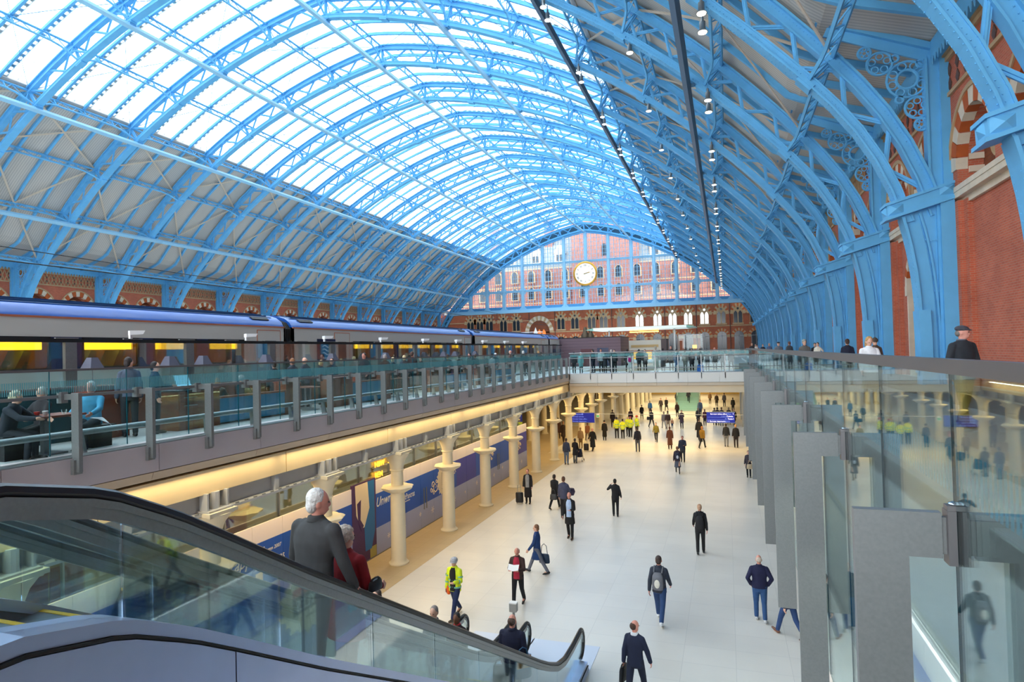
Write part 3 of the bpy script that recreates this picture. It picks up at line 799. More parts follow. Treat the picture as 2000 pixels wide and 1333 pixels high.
# ================================================================== glazed gable screen and clock
YS = 141.9
scr = thing('gable_screen', 'blue iron and glass screen filling the far arch above the end wall', 'glazed screen', (0, YS, 0), 0, None, 'structure')
MX = [-59.0, -54.67, -50.3, -45.5, -40.4, -35.2, -30.05, -24.8, -19.6, -14.65, -9.85, -5.5, -1.4, 1.5]
def zarch(x):
    u = abs(x-XC); lo, hi = 0, LH
    if u > 36.5: return 5
    for _ in range(40):
        m_ = (lo+hi)/2
        if arc(m_)[0] > u: lo = m_
        else: hi = m_
    return arc(lo)[1]
ZR = [12.55, 16.0, 22.2]
for x in MX:
    zt = zarch(x)-.1
    mb = MB(); mb.box(x-.22, x+.22, -.3, .12, 11.2, zt); mb.box(x-.4, x+.4, -.12, .06, 11.2, zt); mb.build('mullion', TIE, scr)
mb = MB(); mb.box(-64.5, 4.1, -.8, .2, 10.9, 11.5); mb.box(-64.5, 4.1, -.55, .1, 11.5, 11.75); mb.build('bottom_girder', TIE, scr)
for z in ZR[1:]:
    hw = [x for x in lsp(-66, 6, 300) if zarch(x) > z+.3]
    mb = MB(); mb.box(hw[0], hw[-1], -.22, .1, z-.22, z+.22); mb.box(hw[0], hw[-1], -.34, .1, z+.12, z+.24); mb.build('rail', TIE, scr)
mb = MB(); ss = [s for s in lsp(4, LT-4, 70) if arc(s)[1] > 11]
strip(mb, ss, -.45, -.05, -.25, .12); o = mb.build('arch_rim', BLUE, scr); o.location = (XC, 0, 0)
mb = MB(); mb.box(-62.5, 2.2, -.05, .05, 11.75, 12.45); mb.build('apron_panel', BLUE2, scr)
ME = [-63.2]+MX+[3.0]
for a, b in zip(ME, ME[1:]):
    for i, z in enumerate(ZR):
        zt = ZR[i+1] if i < 2 else 99
        pts = [(x, min(zarch(x)-.2, zt)) for x in lsp(a+.1, b-.1, 6)]
        pts = [p for p in pts if p[1] > z+.2]
        if len(pts) < 2: continue
        mb = MB(); mb.prism([(pts[0][0], z), (pts[-1][0], z)]+list(reversed(pts)), 'y', .02, .05); mb.build('glass_pane', SCRGLASS, scr)
mb = MB()
for a, b in zip(ME, ME[1:]):
    for j in range(1, 8):
        x = a+(b-a)*j/8; zt = zarch(x)-.2; wd = .055 if j % 2 else .11
        if j == 4: wd = .13
        if zt > 12.6: mb.box(x-wd/2, x+wd/2, -.06, .06, 12.4, zt)
z = 12.6
while z < 28.6:
    if all(abs(z-r) > .3 for r in ZR):
        hw = [x for x in lsp(-64, 4, 200) if zarch(x) > z+.2]
        if len(hw) > 2: mb.box(hw[0], hw[-1], -.05, .05, z-.03, z+.03)
    z += .93
mb.build('glazing_bars', TIE, scr)['kind'] = 'stuff'
mb = MB()
for a, b in zip(ME, ME[1:]):
    for x, sx in ((a+.35, 1), (b-.35, -1)):
        for zz, sz in ((11.8, 1), (15.75, -1), (16.25, 1)):
            if zarch(x+sx*.5) > zz+.5: mb.prism([(x, zz), (x+sx*.55, zz), (x, zz+sz*.55)], 'y', -.1, .05)
mb.build('corner_gussets', TIE, scr)['kind'] = 'stuff'
# dark sheet, coloured as the shade of the roof void above the end truss
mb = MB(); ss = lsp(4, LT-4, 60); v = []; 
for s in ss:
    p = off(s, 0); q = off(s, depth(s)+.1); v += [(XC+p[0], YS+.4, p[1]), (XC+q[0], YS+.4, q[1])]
mb.add(v, [(2*i, 2*i+1, 2*i+3, 2*i+2) for i in range(len(ss)-1)]); o = mb.build('gable_infill', M('gable_void_shade', (52, 92, 112), .8), None); o['kind'] = 'structure'; o['label'] = 'dark sheet coloured as the shaded void behind the lattice of the last rib'
CX_, CZ_ = -30.09, 19.2
clk = thing('station_clock', 'large round white clock with a gilt rim hung on the glazed screen', 'clock', (CX_, YS-.75, CZ_))
mb = MB(); mb.lathe([(2.55, -.2), (2.8, -.12), (2.8, .05), (2.66, .14), (2.42, .16), (2.36, .1)], n=48); o = mb.build('rim', GOLD, clk, True); o.rotation_euler = (R_(90), 0, 0)
mb = MB(); mb.lathe([(2.4, .04), (2.4, .12)], n=48); o = mb.build('dial', DIAL, clk); o.rotation_euler = (R_(90), 0, 0)
for i, nmr in enumerate(('XII', 'I', 'II', 'III', 'IIII', 'V', 'VI', 'VII', 'VIII', 'IX', 'X', 'XI')):
    a = PI/2-2*PI*i/12
    o = text('numeral', nmr, .62, INK, clk, (1.86*math.cos(a), -.14, 1.86*math.sin(a)), (R_(90), -(a-PI/2), 0), 'CENTER', .01, scale=(.8, 1, 1), ay='CENTER')
def hand(L, wd, ang, nm):
    mb = MB(); mb.prism([(-wd, -.35), (wd, -.35), (wd*.6, L), (-wd*.6, L)], 'y', -.20, -.17)
    o = mb.build(nm, GOLD, clk); o.rotation_euler = (0, ang, 0)
hand(1.0, .09, R_(73), 'hour_hand'); hand(1.3, .06, R_(78), 'minute_hand')

# ================================================================== hotel seen through the screen
YH = 158
hot = thing('hotel_building', 'red brick hotel with arched windows and slate roof seen through the screen', 'building', (0, YH, 0))
mb = MB(); mb.box(-75, 18, 0, 8, 0, 23.5); mb.box(-37, -20, -.8, 8, 0, 40); mb.build('brick_wall', BRKH, hot)
mb = MB(); mb.prism([(0, 23.5), (0, 24.1), (5, 33), (9, 33), (9, 23.5)], 'x', -75, 18); mb.build('slate_roof', SLATE, hot)
mb = MB()
for z in (14.2, 18.6, 23.2): mb.box(-75, 18, -.15, 0, z, z+.28)
mb.build('stone_bands', STONEB, hot)
for zc in (15.3, 19.8):
    for i in range(19):
        x = -71+4.6*i
        if -38 < x < -19 and zc > 30: continue
        mb = MB(); P = [(-.75, 0), (.75, 0)]+[(.75*math.cos(a), 2.0+1.0*math.sin(a)) for a in lsp(0, PI, 9)]
        mb.prism([(p[0]*1.35, p[1]*1.08-.15) for p in P], 'y', -.98, -.05); f = mb.build('window', STONEB, hot); f.location = (x, 0, zc)
        mb = MB(); mb.prism(P, 'y', -1.0, -.98); g = mb.build('pane', WDARK, f)
for i, x in enumerate((-54, -47, -40.5, -16, -10, -4)):
    mb = MB(); mb.box(-1.3, 1.3, -.2, 4, 0, 2.6); mb.prism([(-1.6, 2.6), (1.6, 2.6), (0, 5)], 'y', -.4, 4); d = mb.build('dormer', STONE, hot); d.location = (x, .6, 24.6)
    mb = MB(); mb.box(-.8, -.1, -.25, -.2, .5, 2.2); mb.box(.1, .8, -.25, -.2, .5, 2.2); mb.build('dormer_panes', WDARK, d)
for x in (-60, -44, -13, 0):
    mb = MB(); mb.box(x-1.2, x+1.2, 3, 5, 26, 37); mb.box(x-1.4, x+1.4, 2.8, 5.2, 36, 36.6); mb.build('chimney', BRKH, hot)
mb = MB(); P = [(-.6, 0), (.6, 0)]+[(.6*math.cos(a), 2.2+.9*math.sin(a)) for a in lsp(0, PI, 9)]; mb.prism(P, 'y', -.9, -.82); o = mb.build('tower_window', WDARK, hot); o.location = (-28.5, 0, 25.5)
# ================================================================== floor and decks
def structure(name, mb, mat, label=None, parent=None, smooth=False):
    o = mb.build(name, mat, parent, smooth); o['kind'] = 'structure'
    if label: o['label'] = label
    return o
mb = MB(); mb.box(-70, 9, -40, 143, ZF-.3, ZF)
FL = structure('floor', mb, FLOOR, 'pale stone undercroft floor')
mb = MB(); mb.box(-12.5, -10.35, 3, 44, ZF, ZF+.006); mb.box(-30, -12.5, 38.9, 60, ZF, ZF+.006)
o = mb.build('tan_paving_border', FLOORT, FL)
XF = -11.0
mb = MB(); mb.box(XL, -11.25, -40, YE, ZD-.35, ZD); mb.box(XF-.3, XF+10, -40, .6, ZD-.35, ZD)      # left deck with the landing by the escalators
mb.box(XF-.25, 1.5, 44.95, 50, ZD-.35, ZD); mb.box(-11.3, 9, 64, YE, ZD-.35, ZD)
structure('floor_upper', mb, DECKF, 'pale stone platform deck on the left and across the bridge')
mb = MB(); mb.box(1.95, 9, -40, 90, -.3, 0); o = structure('floor_right', mb, DECKF, 'pale stone walkway behind the right balustrade')
mb = MB(); mb.box(5.1, 7.6, -40, 90, 0, .008); mb.build('grey_paving_strip', DECKG, o)
mb = MB(); mb.box(XL, -11.6, -40, YE, -2.1, ZD-.35); mb.box(-11.2, 9, 64, YE, -1.7, ZD-.35)
structure('ceiling_undercroft', mb, CEILC, 'plain soffit under the platforms')
# left deck edge: fascia, lip, stone band, riveted beam
mb = MB(); y = 2.0; 
fas = thing('trim_3', 'grey metal fascia along the left deck edge', None, (0, 0, 0), 0, None, 'structure')
def panels_y(name, x0, x1, z0, z1, y0, y1, n, mat, parent, gap=.012):
    L = (y1-y0)/n; me = None
    mb = MB(); mb.box(x0, x1, gap/2, L-gap/2, z0, z1); me = mb.mesh(name, mat)
    for i in range(n): put(name, me, parent, (0, y0+L*i, 0))
panels_y('fascia_panel', XF-.25, XF, -.72, -.18, -2, 44.95, 16, FASC, fas)
mb = MB(); mb.box(XF-.35, XF-.02, -2, 44.9, -.19, -.16); mb.build('edge_strip', STEEL, fas)
mb = MB(); mb.prism([(XF, -.735), (XF-.06, -.90), (XF-.3, -.90), (XF-.3, -.735)], 'y', .006, 2.95-.006); me = mb.mesh('lip_panel', LIP)
for i in range(16): put('lip_panel', me, fas, (0, -2.2+2.95*i, 0))
panels_y('band_panel', XF-.32, XF-.1, -1.50, -.96, -2, 45.2, 9, BAND, fas, .03)
mb = MB(); mb.box(XF-.45, XF-.34, -2, 45, -1.0, -.8); mb.build('shade_strip', INK, fas)  # black strip paints in the shade of the slot under the lip
bm_ = thing('trim_4', 'grey riveted iron beam carried by the left columns', None, (0, 0, 0), 0, None, 'structure')
mb = MB(); mb.box(-11.34, -11.28, -2, 60, -1.9, -1.0); mb.build('web_plate', BEAM, bm_)
mb = MB(); mb.box(-11.50, -11.06, -2, 60, -1.96, -1.9); mb.build('bottom_flange', BEAM, bm_)
mb = MB()
for i in range(150): mb.box(-11.10, -11.07, -1+.3*i, -1+.3*i+.1, -1.9, -1.88)
mb.build('flange_rivets', STEELD, bm_)['kind'] = 'stuff'
COLY = [2.74+4.27*i for i in range(14)]
for i in range(27):
    y = 2.74+2.135*i; mb = MB(); mb.box(-11.28, -11.14, y-.07, y+.07, -1.9, -1.0); mb.build('stiffener', BEAM, bm_)
# cast iron columns
mb = MB(); mb.lathe([(.36, 0), (.36, .05), (.30, .1), (.27, .16), (.255, 2.35), (.24, 2.55)], n=20); ME_SH = mb.mesh('shaft', IRONC, True)
mb = MB(); mb.lathe([(.24, 0), (.30, .03), (.52, .16), (.56, .22), (.50, .26), (.30, .28)], n=32, lobes=8, amp=.07); ME_RG = mb.mesh('collar_bracket', IRONC, True)
mb = MB(); mb.lathe([(.22, 0), (.215, .55), (.26, .6), (.23, .64), (.25, .78), (.32, .98), (.44, 1.14), (.46, 1.2)], n=24); ME_CP = mb.mesh('capital', IRONC, True)
mb = MB(); mb.box(-.42, .42, -.42, .42, 0, .08); mb.box(-.36, .36, -.36, .36, -.04, 0); ME_AB = mb.mesh('abacus', IRONC)
mb = MB(); mb.lathe([(.11, 0), (.11, .42)], n=10); mb.box(-.11, .11, -.32, -.27, 0, .42); mb.box(-.11, .11, .27, .32, 0, .42); mb.box(-.2, .2, -.36, .36, -.02, .04); ME_PB = mb.mesh('beam_bracket', BEAM)
def column(x, y, label, group):
    t = thing('iron_column', label, 'column', (x, y, ZF), 0, group)
    put('shaft', ME_SH, t); put('collar_bracket', ME_RG, t, (0, 0, 2.5)); put('capital', ME_CP, t, (0, 0, 2.72)); put('abacus', ME_AB, t, (0, 0, 3.92)); return t
for i, y in enumerate(COLY):
    t = column(-11.25, y, 'cream cast-iron column under the left deck edge, %s from the camera' % ORD[i], 'columns under the left deck edge')
    put('beam_bracket', ME_PB, t, (.14, 0, 4.0))
nth = 0
for x in (-15.7, -20.2, -24.6):
    for y in (40.9, 45.4, 49.8, 54.2, 58.7):
        nth += 1
        column(x, y, 'cream cast-iron column in the warm-lit hall behind, row %s, %s along' % ({-15.7: 'one', -20.2: 'two', -24.6: 'three'}[x], ORD[[40.9, 45.4, 49.8, 54.2, 58.7].index(y)]), 'columns in the hall beyond the hoarding')
for y in (63, 67.5, 72, 76.4, 80.9, 85.3, 89.8, 94):
    column(-10.9, y, 'cream cast-iron column far beyond the bridge, standing %s in its row' % ORD[[63, 67.5, 72, 76.4, 80.9, 85.3, 89.8, 94].index(y)], 'columns beyond the bridge')
mb = MB(); mb.box(-32, 9, 104, 104.3, ZF, -1.7); structure('wall_far', mb, M('far_ochre_wall', (214, 180, 104), .7), 'warm ochre wall at the far end of the undercroft')
mb = MB(); mb.box(-32.4, -32, 3, 104, ZF, -1.7); structure('wall_inner', mb, M('inner_ochre_wall', (206, 176, 110), .7), 'warm ochre wall deep behind the columns')
# bridge edge
br = thing('trim_5', 'white metal fascia of the bridge with a stone-coloured band', None, (0, 0, 0), 0, None, 'structure')
for i in range(6):
    x0 = -10.98+2.1*i; mb = MB(); mb.box(x0+.006, x0+2.094, 44.9, 45.1, -.88, -.22); mb.build('fascia_panel', FASCW, br)
    mb = MB(); mb.box(x0+.006, x0+2.094, 44.84, 45.1, -1.1, -.9); mb.build('lip_panel', LIP, br)
mb = MB(); mb.box(-11.0, 1.9, 45.0, 45.3, -1.60, -1.12); mb.build('band', BANDB, br)
mb = MB(); mb.box(-11.2, 1.9, 45.32, 50, -1.58, -.6); mb.build('underside', CEILC, br)
mb = MB(); mb.box(-11, 1.9, 49.9, 50.1, -1.6, -.2); mb.build('far_fascia', FASCW, br)
# right deck slab edge and the lower glazed wall
rd = thing('trim_6', 'grey slab edge under the right walkway', None, (0, 0, 0), 0, None, 'structure')
mb = MB(); mb.box(1.95, 2.1, -5, 62, -1.5, -.02); mb.build('slab_edge', FASC, rd)
mb = MB(); mb.box(1.95, 8, -5, 62, -1.6, -1.5); mb.build('soffit', CEILC, rd)
lw = thing('wall_lower_right', 'glazed shop wall below the right walkway', None, (0, 0, 0), 0, None, 'structure')
mb = MB(); mb.box(2.80, 2.83, -.0, 4.98, ZF+.12, -1.6); me = mb.mesh('glass_pane', CLGLASS)
for i in range(13): put('glass_pane', me, lw, (0, 1+5*i, 0))
mb = MB(); mb.box(2.74, 2.9, 0, 66, ZF, ZF+.12); mb.build('sill', STEELD, lw)
mb = MB(); mb.box(2.76, 2.86, 0, 66, -3.0, -2.92); mb.build('transom', STEEL, lw)
mb = MB(); mb.box(8.6, 8.8, -5, 66, ZF, -1.6); mb.build('shop_back_wall', M('shop_wall', (214, 214, 208), .7), lw)
# ================================================================== left balustrade
bal = thing('glass_balustrade', 'glass balustrade with slim grey posts along the left deck edge', 'balustrade', (0, 0, 0))
LP = [2.0+1.5*i for i in range(29)]
mb = MB(); mb.box(-.09, .09, -.035, .035, -.42, .98); me = mb.mesh('post', STEELD)
mb = MB(); mb.box(-.11, .02, -.08, .08, -.46, -.2); me2 = mb.mesh('post_foot', STEELD)
mb = MB(); mb.box(-.4, -.09, -.02, .02, .86, .96); mb.box(-.4, -.28, -.07, .05, .80, 1.0); me3 = mb.mesh('clamp', STEELD)
mb = MB(); mb.bar((-.34, -.10, .92), (-.34, -1.42, .92), .055, .055); me3b = mb.mesh('rail_tube', STEEL)
mb = MB(); mb.box(-.305, -.29, -1.49, -.01, -.12, 1.38); me4 = mb.mesh('glass_pane', BARGLASS)
mb = MB(); mb.box(-.286, -.284, -1.49, -.01, .98, 1.20); me5 = mb.mesh('frit_band', FRIT)
mb = MB(); mb.prism([(-.62, -.2), (-.46, -.2), (-.56, .20), (-.64, .20)], 'y', -.03, .03); me6 = mb.mesh('rail_fin', STEEL)
mb = MB(); mb.box(-.306, -.288, -.012, -.002, -.12, 1.38); me7 = mb.mesh('joint_edge', M('glass_edge', (20, 96, 110), .2))
for y in LP:
    p = put('post', me, bal, (XF+.06, y, 0)); put('post_foot', me2, p); put('clamp', me3, p)
    put('rail_tube', me3b, bal, (XF+.06, y, 0)); put('glass_pane', me4, bal, (XF+.0, y-.22, 0)); put('frit_band', me5, bal, (XF, y-.22, 0)); put('joint_edge', me7, bal, (XF, y-.22, 0))
    put('rail_fin', me6, bal, (XF, y+.55, 0)); 
mb = MB(); mb.tube([(XF-.6, .5, .2), (XF-.6, 44.3, .2)], .06, 10); mb.build('lower_rail', STEEL, bal, True)
mb = MB(); mb.box(XF-.34, XF-.26, .5, 44.6, 1.37, 1.41); mb.build('cap_rail', RAILM, bal)
# bridge balustrade
bb = thing('glass_balustrade', 'glass balustrade with steel rails across the front of the bridge', 'balustrade', (0, 44.95, 0))
for i in range(8):
    x = -10.95+1.55*i
    mb = MB(); mb.box(-.03, .03, -.05, .03, -.62, 1.05); o = mb.build('post', STEEL, bb); o.location = (x, 0, 0)
    mb = MB(); mb.box(.01, 1.54, .14, .155, -.15, 1.30); o = mb.build('glass_pane', BALGLASS, bb); o.location = (x, 0, 0)
    mb = MB(); mb.box(.01, 1.54, .135, .138, 1.02, 1.22); o = mb.build('frit_band', FRITX, bb); o.location = (x, 0, 0)
for z, r in ((1.31, .035), (.93, .028), (.16, .028)):
    mb = MB(); mb.tube([(-11.0, .08, z), (1.6, .08, z)], r, 8); mb.build('rail', STEEL, bb, True)
# right balustrade with heavy hanging posts
rb = thing('glass_balustrade', 'tall frameless glass balustrade on big grey hanging posts at right', 'balustrade', (0, 0, 0))
XG = 1.73
mb = MB(); mb.prism([(.98, -4.65), (1.38, -4.65), (1.38, -.27), (1.62, -.27), (1.62, .10), (.98, .10)], 'y', -.045, .045); meP = mb.mesh('hanging_post', STEELD)
mb = MB(); mb.box(XG+.03, 2.2, -.025, .025, -.24, .04); meA2 = mb.mesh('rear_arm', STEELD)
mb = MB(); mb.box(1.62, XG-.03, -.025, .025, -.24, .06); meA = mb.mesh('arm', STEELD)
mb = MB(); mb.box(XG-.075, XG-.012, -.07, .07, -.32, .12); mb.box(XG+.012, XG+.075, -.07, .07, -.32, .12); mb.box(XG-.07, XG+.07, -.05, .05, .12, .16); meC = mb.mesh('clamp', RAILM)
mb = MB(); mb.ell((XG, 0, .17), (.05, .06, .02), 10, 6); meK = mb.mesh('clamp_cap', CHROME, True)
mb = MB(); mb.box(XG-.009, XG+.009, -1.244, 1.244, -4.9, 1.30); meG = mb.mesh('glass_pane', BALGLASS)
mb = MB(); mb.box(XG-.010, XG+.010, -.006, .006, -4.9, 1.30); meE = mb.mesh('joint_edge', M('glass_edge_dark', (14, 62, 76), .2))
mb = MB(); mb.box(XG+.011, XG+.013, -2.49, 2.49, .24, .62); meF = mb.mesh('frit_band', FRITR)
for i in range(-1, 11):
    y = 6.01+5.0*i
    p = put('hanging_post', meP, rb, (0, y, 0)); put('arm', meA, p); put('rear_arm', meA2, p); put('clamp', meC, p); put('clamp_cap', meK, p)
    put('glass_pane', meG, rb, (0, y+1.25, 0)); put('glass_pane', meG, rb, (0, y+3.75, 0))
    put('joint_edge', meE, rb, (0, y+.0, 0)); put('joint_edge', meE, rb, (0, y+2.5, 0)); put('frit_band', meF, rb, (0, y+2.5, 0))
mb = MB(); mb.box(XG-.05, XG+.05, -6, 60, 1.235, 1.355); mb.build('handrail', RAILM, rb)
mb = MB(); mb.tube([(XG+.30, -4, .2), (XG+.30, 60, .2)], .055, 10); mb.build('lower_rail', STEELB, rb, True)
# ================================================================== shop windows and hoarding below the left deck
shop = thing('wall_lower_left', 'glazed shopfront behind the left columns', None, (0, 0, 0), 0, None, 'structure')
XS = -12.72
mb = MB(); mb.box(XS-.02, XS, .01, 2.12, ZF+2.2, -2.1); me = mb.mesh('glass_pane', CLGLASS)
mb = MB(); mb.box(XS-.04, XS+.03, -.02, .02, ZF+2.2, -2.1); me2 = mb.mesh('mullion', STEEL)
for i in range(16): put('glass_pane', me, shop, (0, 4.7+2.135*i, 0)); put('mullion', me2, shop, (0, 4.7+2.135*i, 0))
mb = MB(); mb.box(XS-.06, XS+.06, 4, 38.9, -2.22, -2.1); mb.build('head_rail', STEEL, shop)
mb = MB(); mb.box(-20.5, -20.3, 3, 38.8, ZF, -2.1); mb.box(-20.3, XS-.1, 38.6, 38.8, ZF, -2.1); mb.build('back_wall', M('shop_back', (186, 172, 128), .7), shop)
for i, y in enumerate((7.5, 12, 16, 21, 25.5, 30, 34.5)):
    mb = MB(); mb.box(XS-.55, XS-.4, y-1.0, y+.9, -2.3, -2.22); t = mb.build('strip_light', LAMPY, None)
    tag(t, 'bright strip light behind the shop glass, %s from the camera' % ORD[i], 'light', 'strip lights in the shop')
for i, (y, h) in enumerate(((9.5, 1.5), (14.6, 1.3), (24.4, 1.6), (30.3, 1.2))):
    t = thing('shop_fitting', ('ochre wooden shop cabinet behind glass near the escalators', 'pale boxed shop unit behind glass beside the white-haired man', 'timber display table behind the shop glass above the first round logo', 'dark timber shop counter behind glass at the far end')[i], 'cabinet', (-14.4, y, ZF))
    mb = MB(); mb.box(-.5, .5, -.8, .8, 0, 1.6+h); mb.build('body', M('fitting_%d' % i, ((164, 128, 60), (190, 182, 160), (150, 116, 54), (120, 92, 50))[i], .6), t)
    mb = MB(); mb.box(-.6, .6, -.9, .9, 1.6+h, 1.68+h); mb.build('top', WOOD, t)
    mb = MB(); mb.box(.5, .52, -.75, -.02, .2, 1.5+h); mb.box(.5, .52, .02, .75, .2, 1.5+h); mb.build('door', WOOD, t)
hb = thing('hoarding', 'blue and lilac printed hoarding along the foot of the left shopfront', 'hoarding', (0, 0, 0))
XH = -12.45
def yz(mb, y0, y1, z0, z1, o=0.0, mi=0): mb.box(XH-.05+o, XH+o, y0, y1, z0, z1, mi)
NP = 28; LPN = (38.8-4.0)/NP
for i in range(NP):
    y0 = 4+LPN*i
    for nm, z0, z1, m_ in (('lower_panel', ZF+.03, -4.88, HLIL), ('blue_panel', -4.88, -3.62, HVIO if i in (19, 20, 26, 27) else HBLUE), ('top_panel', -3.62, -3.12, HWHITE)):
        mb = MB(); yz(mb, y0+.006, y0+LPN-.006, z0, z1); mb.build(nm, m_, hb)
mb = MB(); mb.box(XH-.12, XH+.01, 4, 38.8, ZF, ZF+.04); mb.build('foot_rail', STEELD, hb)
RX = (R_(90), 0, R_(90))
def ht(body, size, y, z, mat=WHITE, al='CENTER', shear=0, sc=(1, 1, 1)): return text('lettering', body, size, mat, hb, (XH+.006, y, z), RX, al, .003, shear, sc)
def splash(y, z, r, nm='white_splash'):
    mb = MB(); n = 44; P = []
    for k in range(n):
        q = r*(1.0+(.16 if k % 4 == 0 else .07 if k % 4 == 2 else -.03)); a = 2*PI*k/n; P.append((y+q*math.cos(a)*.92, z+q*math.sin(a)*1.02))
    mb.prism(P, 'x', XH, XH+.004); mb.build(nm, CREAM, hb)
def swirl(y, z, r, sg=1):
    mb = MB()
    for (dy, dz, rr, dr) in ((0, 0, r, 1), (.9*r*sg, .5*r, r*.6, -1), (1.5*r*sg, -.2*r, r*.5, 1), (.6*r*sg, -.9*r, r*.45, -1), (-.5*r*sg, .9*r, r*.4, 1)):
        pts = []
        for k in range(15):
            a = dr*k*.55+(0 if sg > 0 else PI); q = rr*(1-k/17); pts.append((XH+.004, y+dy+q*math.cos(a)*sg, z+dz+q*math.sin(a)))
        mb.tube(pts, [.022*(1-.04*k) for k in range(15)], 4)
    mb.build('scroll_ornament', CREAM, hb)['kind'] = 'stuff'
for y, z, r in ((26.15, -4.22, .66), (31.4, -4.22, .62), (36.6, -4.22, .6)): splash(y, z, r)
for y in (26.15, 36.6):
    mb = MB(); mb.box(XH, XH+.009, y-.17, y+.17, -4.48, -3.90); mb.build('logo_block', M('logo_brown_%d' % y, (92, 84, 66), .6), hb)
    for j, c in enumerate(('HO', 'TEL', 'CH', 'OC')): text('lettering', c, .16, CREAM, hb, (XH+.011, y, -4.05-.135*j), RX, 'CENTER', .002)
    ht('chocolat', .11, y, -4.66, INK)
mb = MB(); mb.prism([(31.12+.13*math.cos(a), -4.2+(.36 if math.sin(a) > 0 else -.36)+.13*math.sin(a)) for a in lsp(0, 2*PI, 17)[:-1]], 'x', XH, XH+.01); mb.build('orange_capsule', ORANGE, hb)
mb = MB(); mb.prism([(31.4, -4.0), (31.9, -4.25), (31.9, -4.5), (31.4, -4.3)], 'x', XH, XH+.01); mb.build('brown_mark', M('logo_dark_brown', (88, 60, 44), .6), hb)
for y, z, r, s_ in ((27.0, -4.1, .26, 1), (25.3, -4.4, .26, -1), (32.2, -4.1, .24, 1), (37.2, -4.3, .2, 1), (17.4, -4.1, .3, 1), (11.3, -3.95, .28, 1), (10.0, -4.4, .3, -1)): swirl(y, z, r, s_)
for y, al in ((22.2, 0), (14.1, 0)):
    ht('Unwrapped', .50, y-1.9, -4.12, WHITE, 'LEFT', .35, (.9, 1, 1)); ht('autumn 2007', .15, y+.2, -3.95, WHITE, 'LEFT', .2)
    ht('StPancras', .34, y+.2, -4.34, WHITE, 'LEFT', 0, (.72, 1, 1)); ht('INTERNATIONAL', .07, y+.2, -4.44, WHITE, 'LEFT')
    mb = MB(); mb.box(XH, XH+.012, y-.05, y+.22, -4.80, -4.44); mb.build('notice', CREAM, hb)
mb = MB(); yz(mb, 18.75, 20.3, ZF+.05, -3.0, .012); mb.build('portrait_panel', HPLUM, hb)
mb = MB(); mb.prism([(18.95, -3.05), (19.75, -3.05), (19.85, -4.0), (19.5, -4.62), (19.3, -4.62), (19.0, -4.1)], 'x', XH+.012, XH+.018); mb.build('pale_shape', CREAM, hb)
mb = MB(); mb.prism([(19.75, -3.05), (20.2, -3.05), (20.2, -4.9), (19.95, -5.5), (19.55, -5.5), (19.5, -4.62), (19.85, -4.0)], 'x', XH+.012, XH+.017); mb.build('blue_shape', M('hoarding_mid_blue', (24, 110, 180), .5), hb)
mb = MB(); mb.prism([(19.05, -3.7), (19.3, -3.6), (19.25, -4.3), (19.45, -4.55), (19.3, -4.7), (19.1, -4.3)], 'x', XH+.018, XH+.022); mb.build('plum_shape', HPLUM, hb)
mb = MB(); yz(mb, 19.85, 20.28, ZF+.06, -5.45, .016); mb.build('text_block', M('mustard_print', (170, 160, 96), .6), hb)
for i in range(26):
    y = 5.5+1.28*i+random.random()*.5; z = random.uniform(-5.6, -5.1); mb = MB(); r = random.uniform(.08, .17)
    for a in (0, 1.05, 2.1): mb.bar((XH+.003, y-r*math.cos(a), z-r*math.sin(a)), (XH+.003, y+r*math.cos(a), z+r*math.sin(a)), .035, .004, (1, 0, 0))
    mb.build('snowflake_print', HWHITE, hb)
for y in (24.2, 33.3):
    for dy in (-.12, .12): mb = MB(); mb.tube([(XH+.06, y+dy, -5.1), (XH+.06, y+dy, -4.2)], .02, 6); mb.build('door_handle', STEEL, hb)
h2 = thing('hoarding', 'blue and lilac hoarding below the right walkway with a bookshop sign', 'hoarding', (0, 0, 0))
XH2 = 2.66
for i in range(9):
    y0 = 4.6+LPN*i
    for nm, z0, z1, m_ in (('lower_panel', ZF+.03, -4.88, HLIL), ('blue_panel', -4.88, -3.42, HVIO if i > 6 else HBLUE), ('top_panel', -3.42, -2.95, HWHITE)):
        mb = MB(); mb.box(XH2, XH2+.05, y0+.006, y0+LPN-.006, z0, z1); mb.build(nm, m_, h2)
mb = MB(); P = []
for k in range(44):
    q = .92*(1.0+(.16 if k % 4 == 0 else .07 if k % 4 == 2 else -.03)); a = 2*PI*k/44; P.append((12.55+q*math.cos(a)*1.15, -4.12+q*math.sin(a)*.8))
mb.prism(P, 'x', XH2-.004, XH2); mb.build('white_splash', CREAM, h2)
mb = MB(); mb.box(XH2-.010, XH2, 11.85, 13.25, -4.40, -3.98); mb.build('logo_plate', INK, h2)
mb = MB(); mb.box(XH2-.012, XH2, 11.85, 13.25, -3.98, -3.80); mb.build('logo_red_bar', REDP, h2)
text('lettering', 'FOYLES', .36, WHITE, h2, (XH2-.012, 12.55, -4.32), (R_(90), 0, R_(-90)), 'CENTER', .002)
text('lettering', 'bookshop', .13, INK, h2, (XH2-.006, 12.55, -4.58), (R_(90), 0, R_(-90)), 'CENTER', .002)
ns = thing('neon_sign', 'glowing two-line shop lettering behind the glass, half hidden by a column', 'sign', (XS+.05, 21.2, -2.72))
text('lettering', 'NBW   S', .30, LAMPO, ns, (0, -.55, .0), RX, 'LEFT', .02); text('lettering', 'REN', .30, LAMPO, ns, (0, -.55, -.40), RX, 'LEFT', .02)
mb = MB(); mb.bar((-.01, -.7, .0), (-.01, .7, .0), .02, .02); mb.bar((-.01, -.7, -.4), (-.01, .7, -.4), .02, .02); mb.build('sign_rails', STEELD, ns)
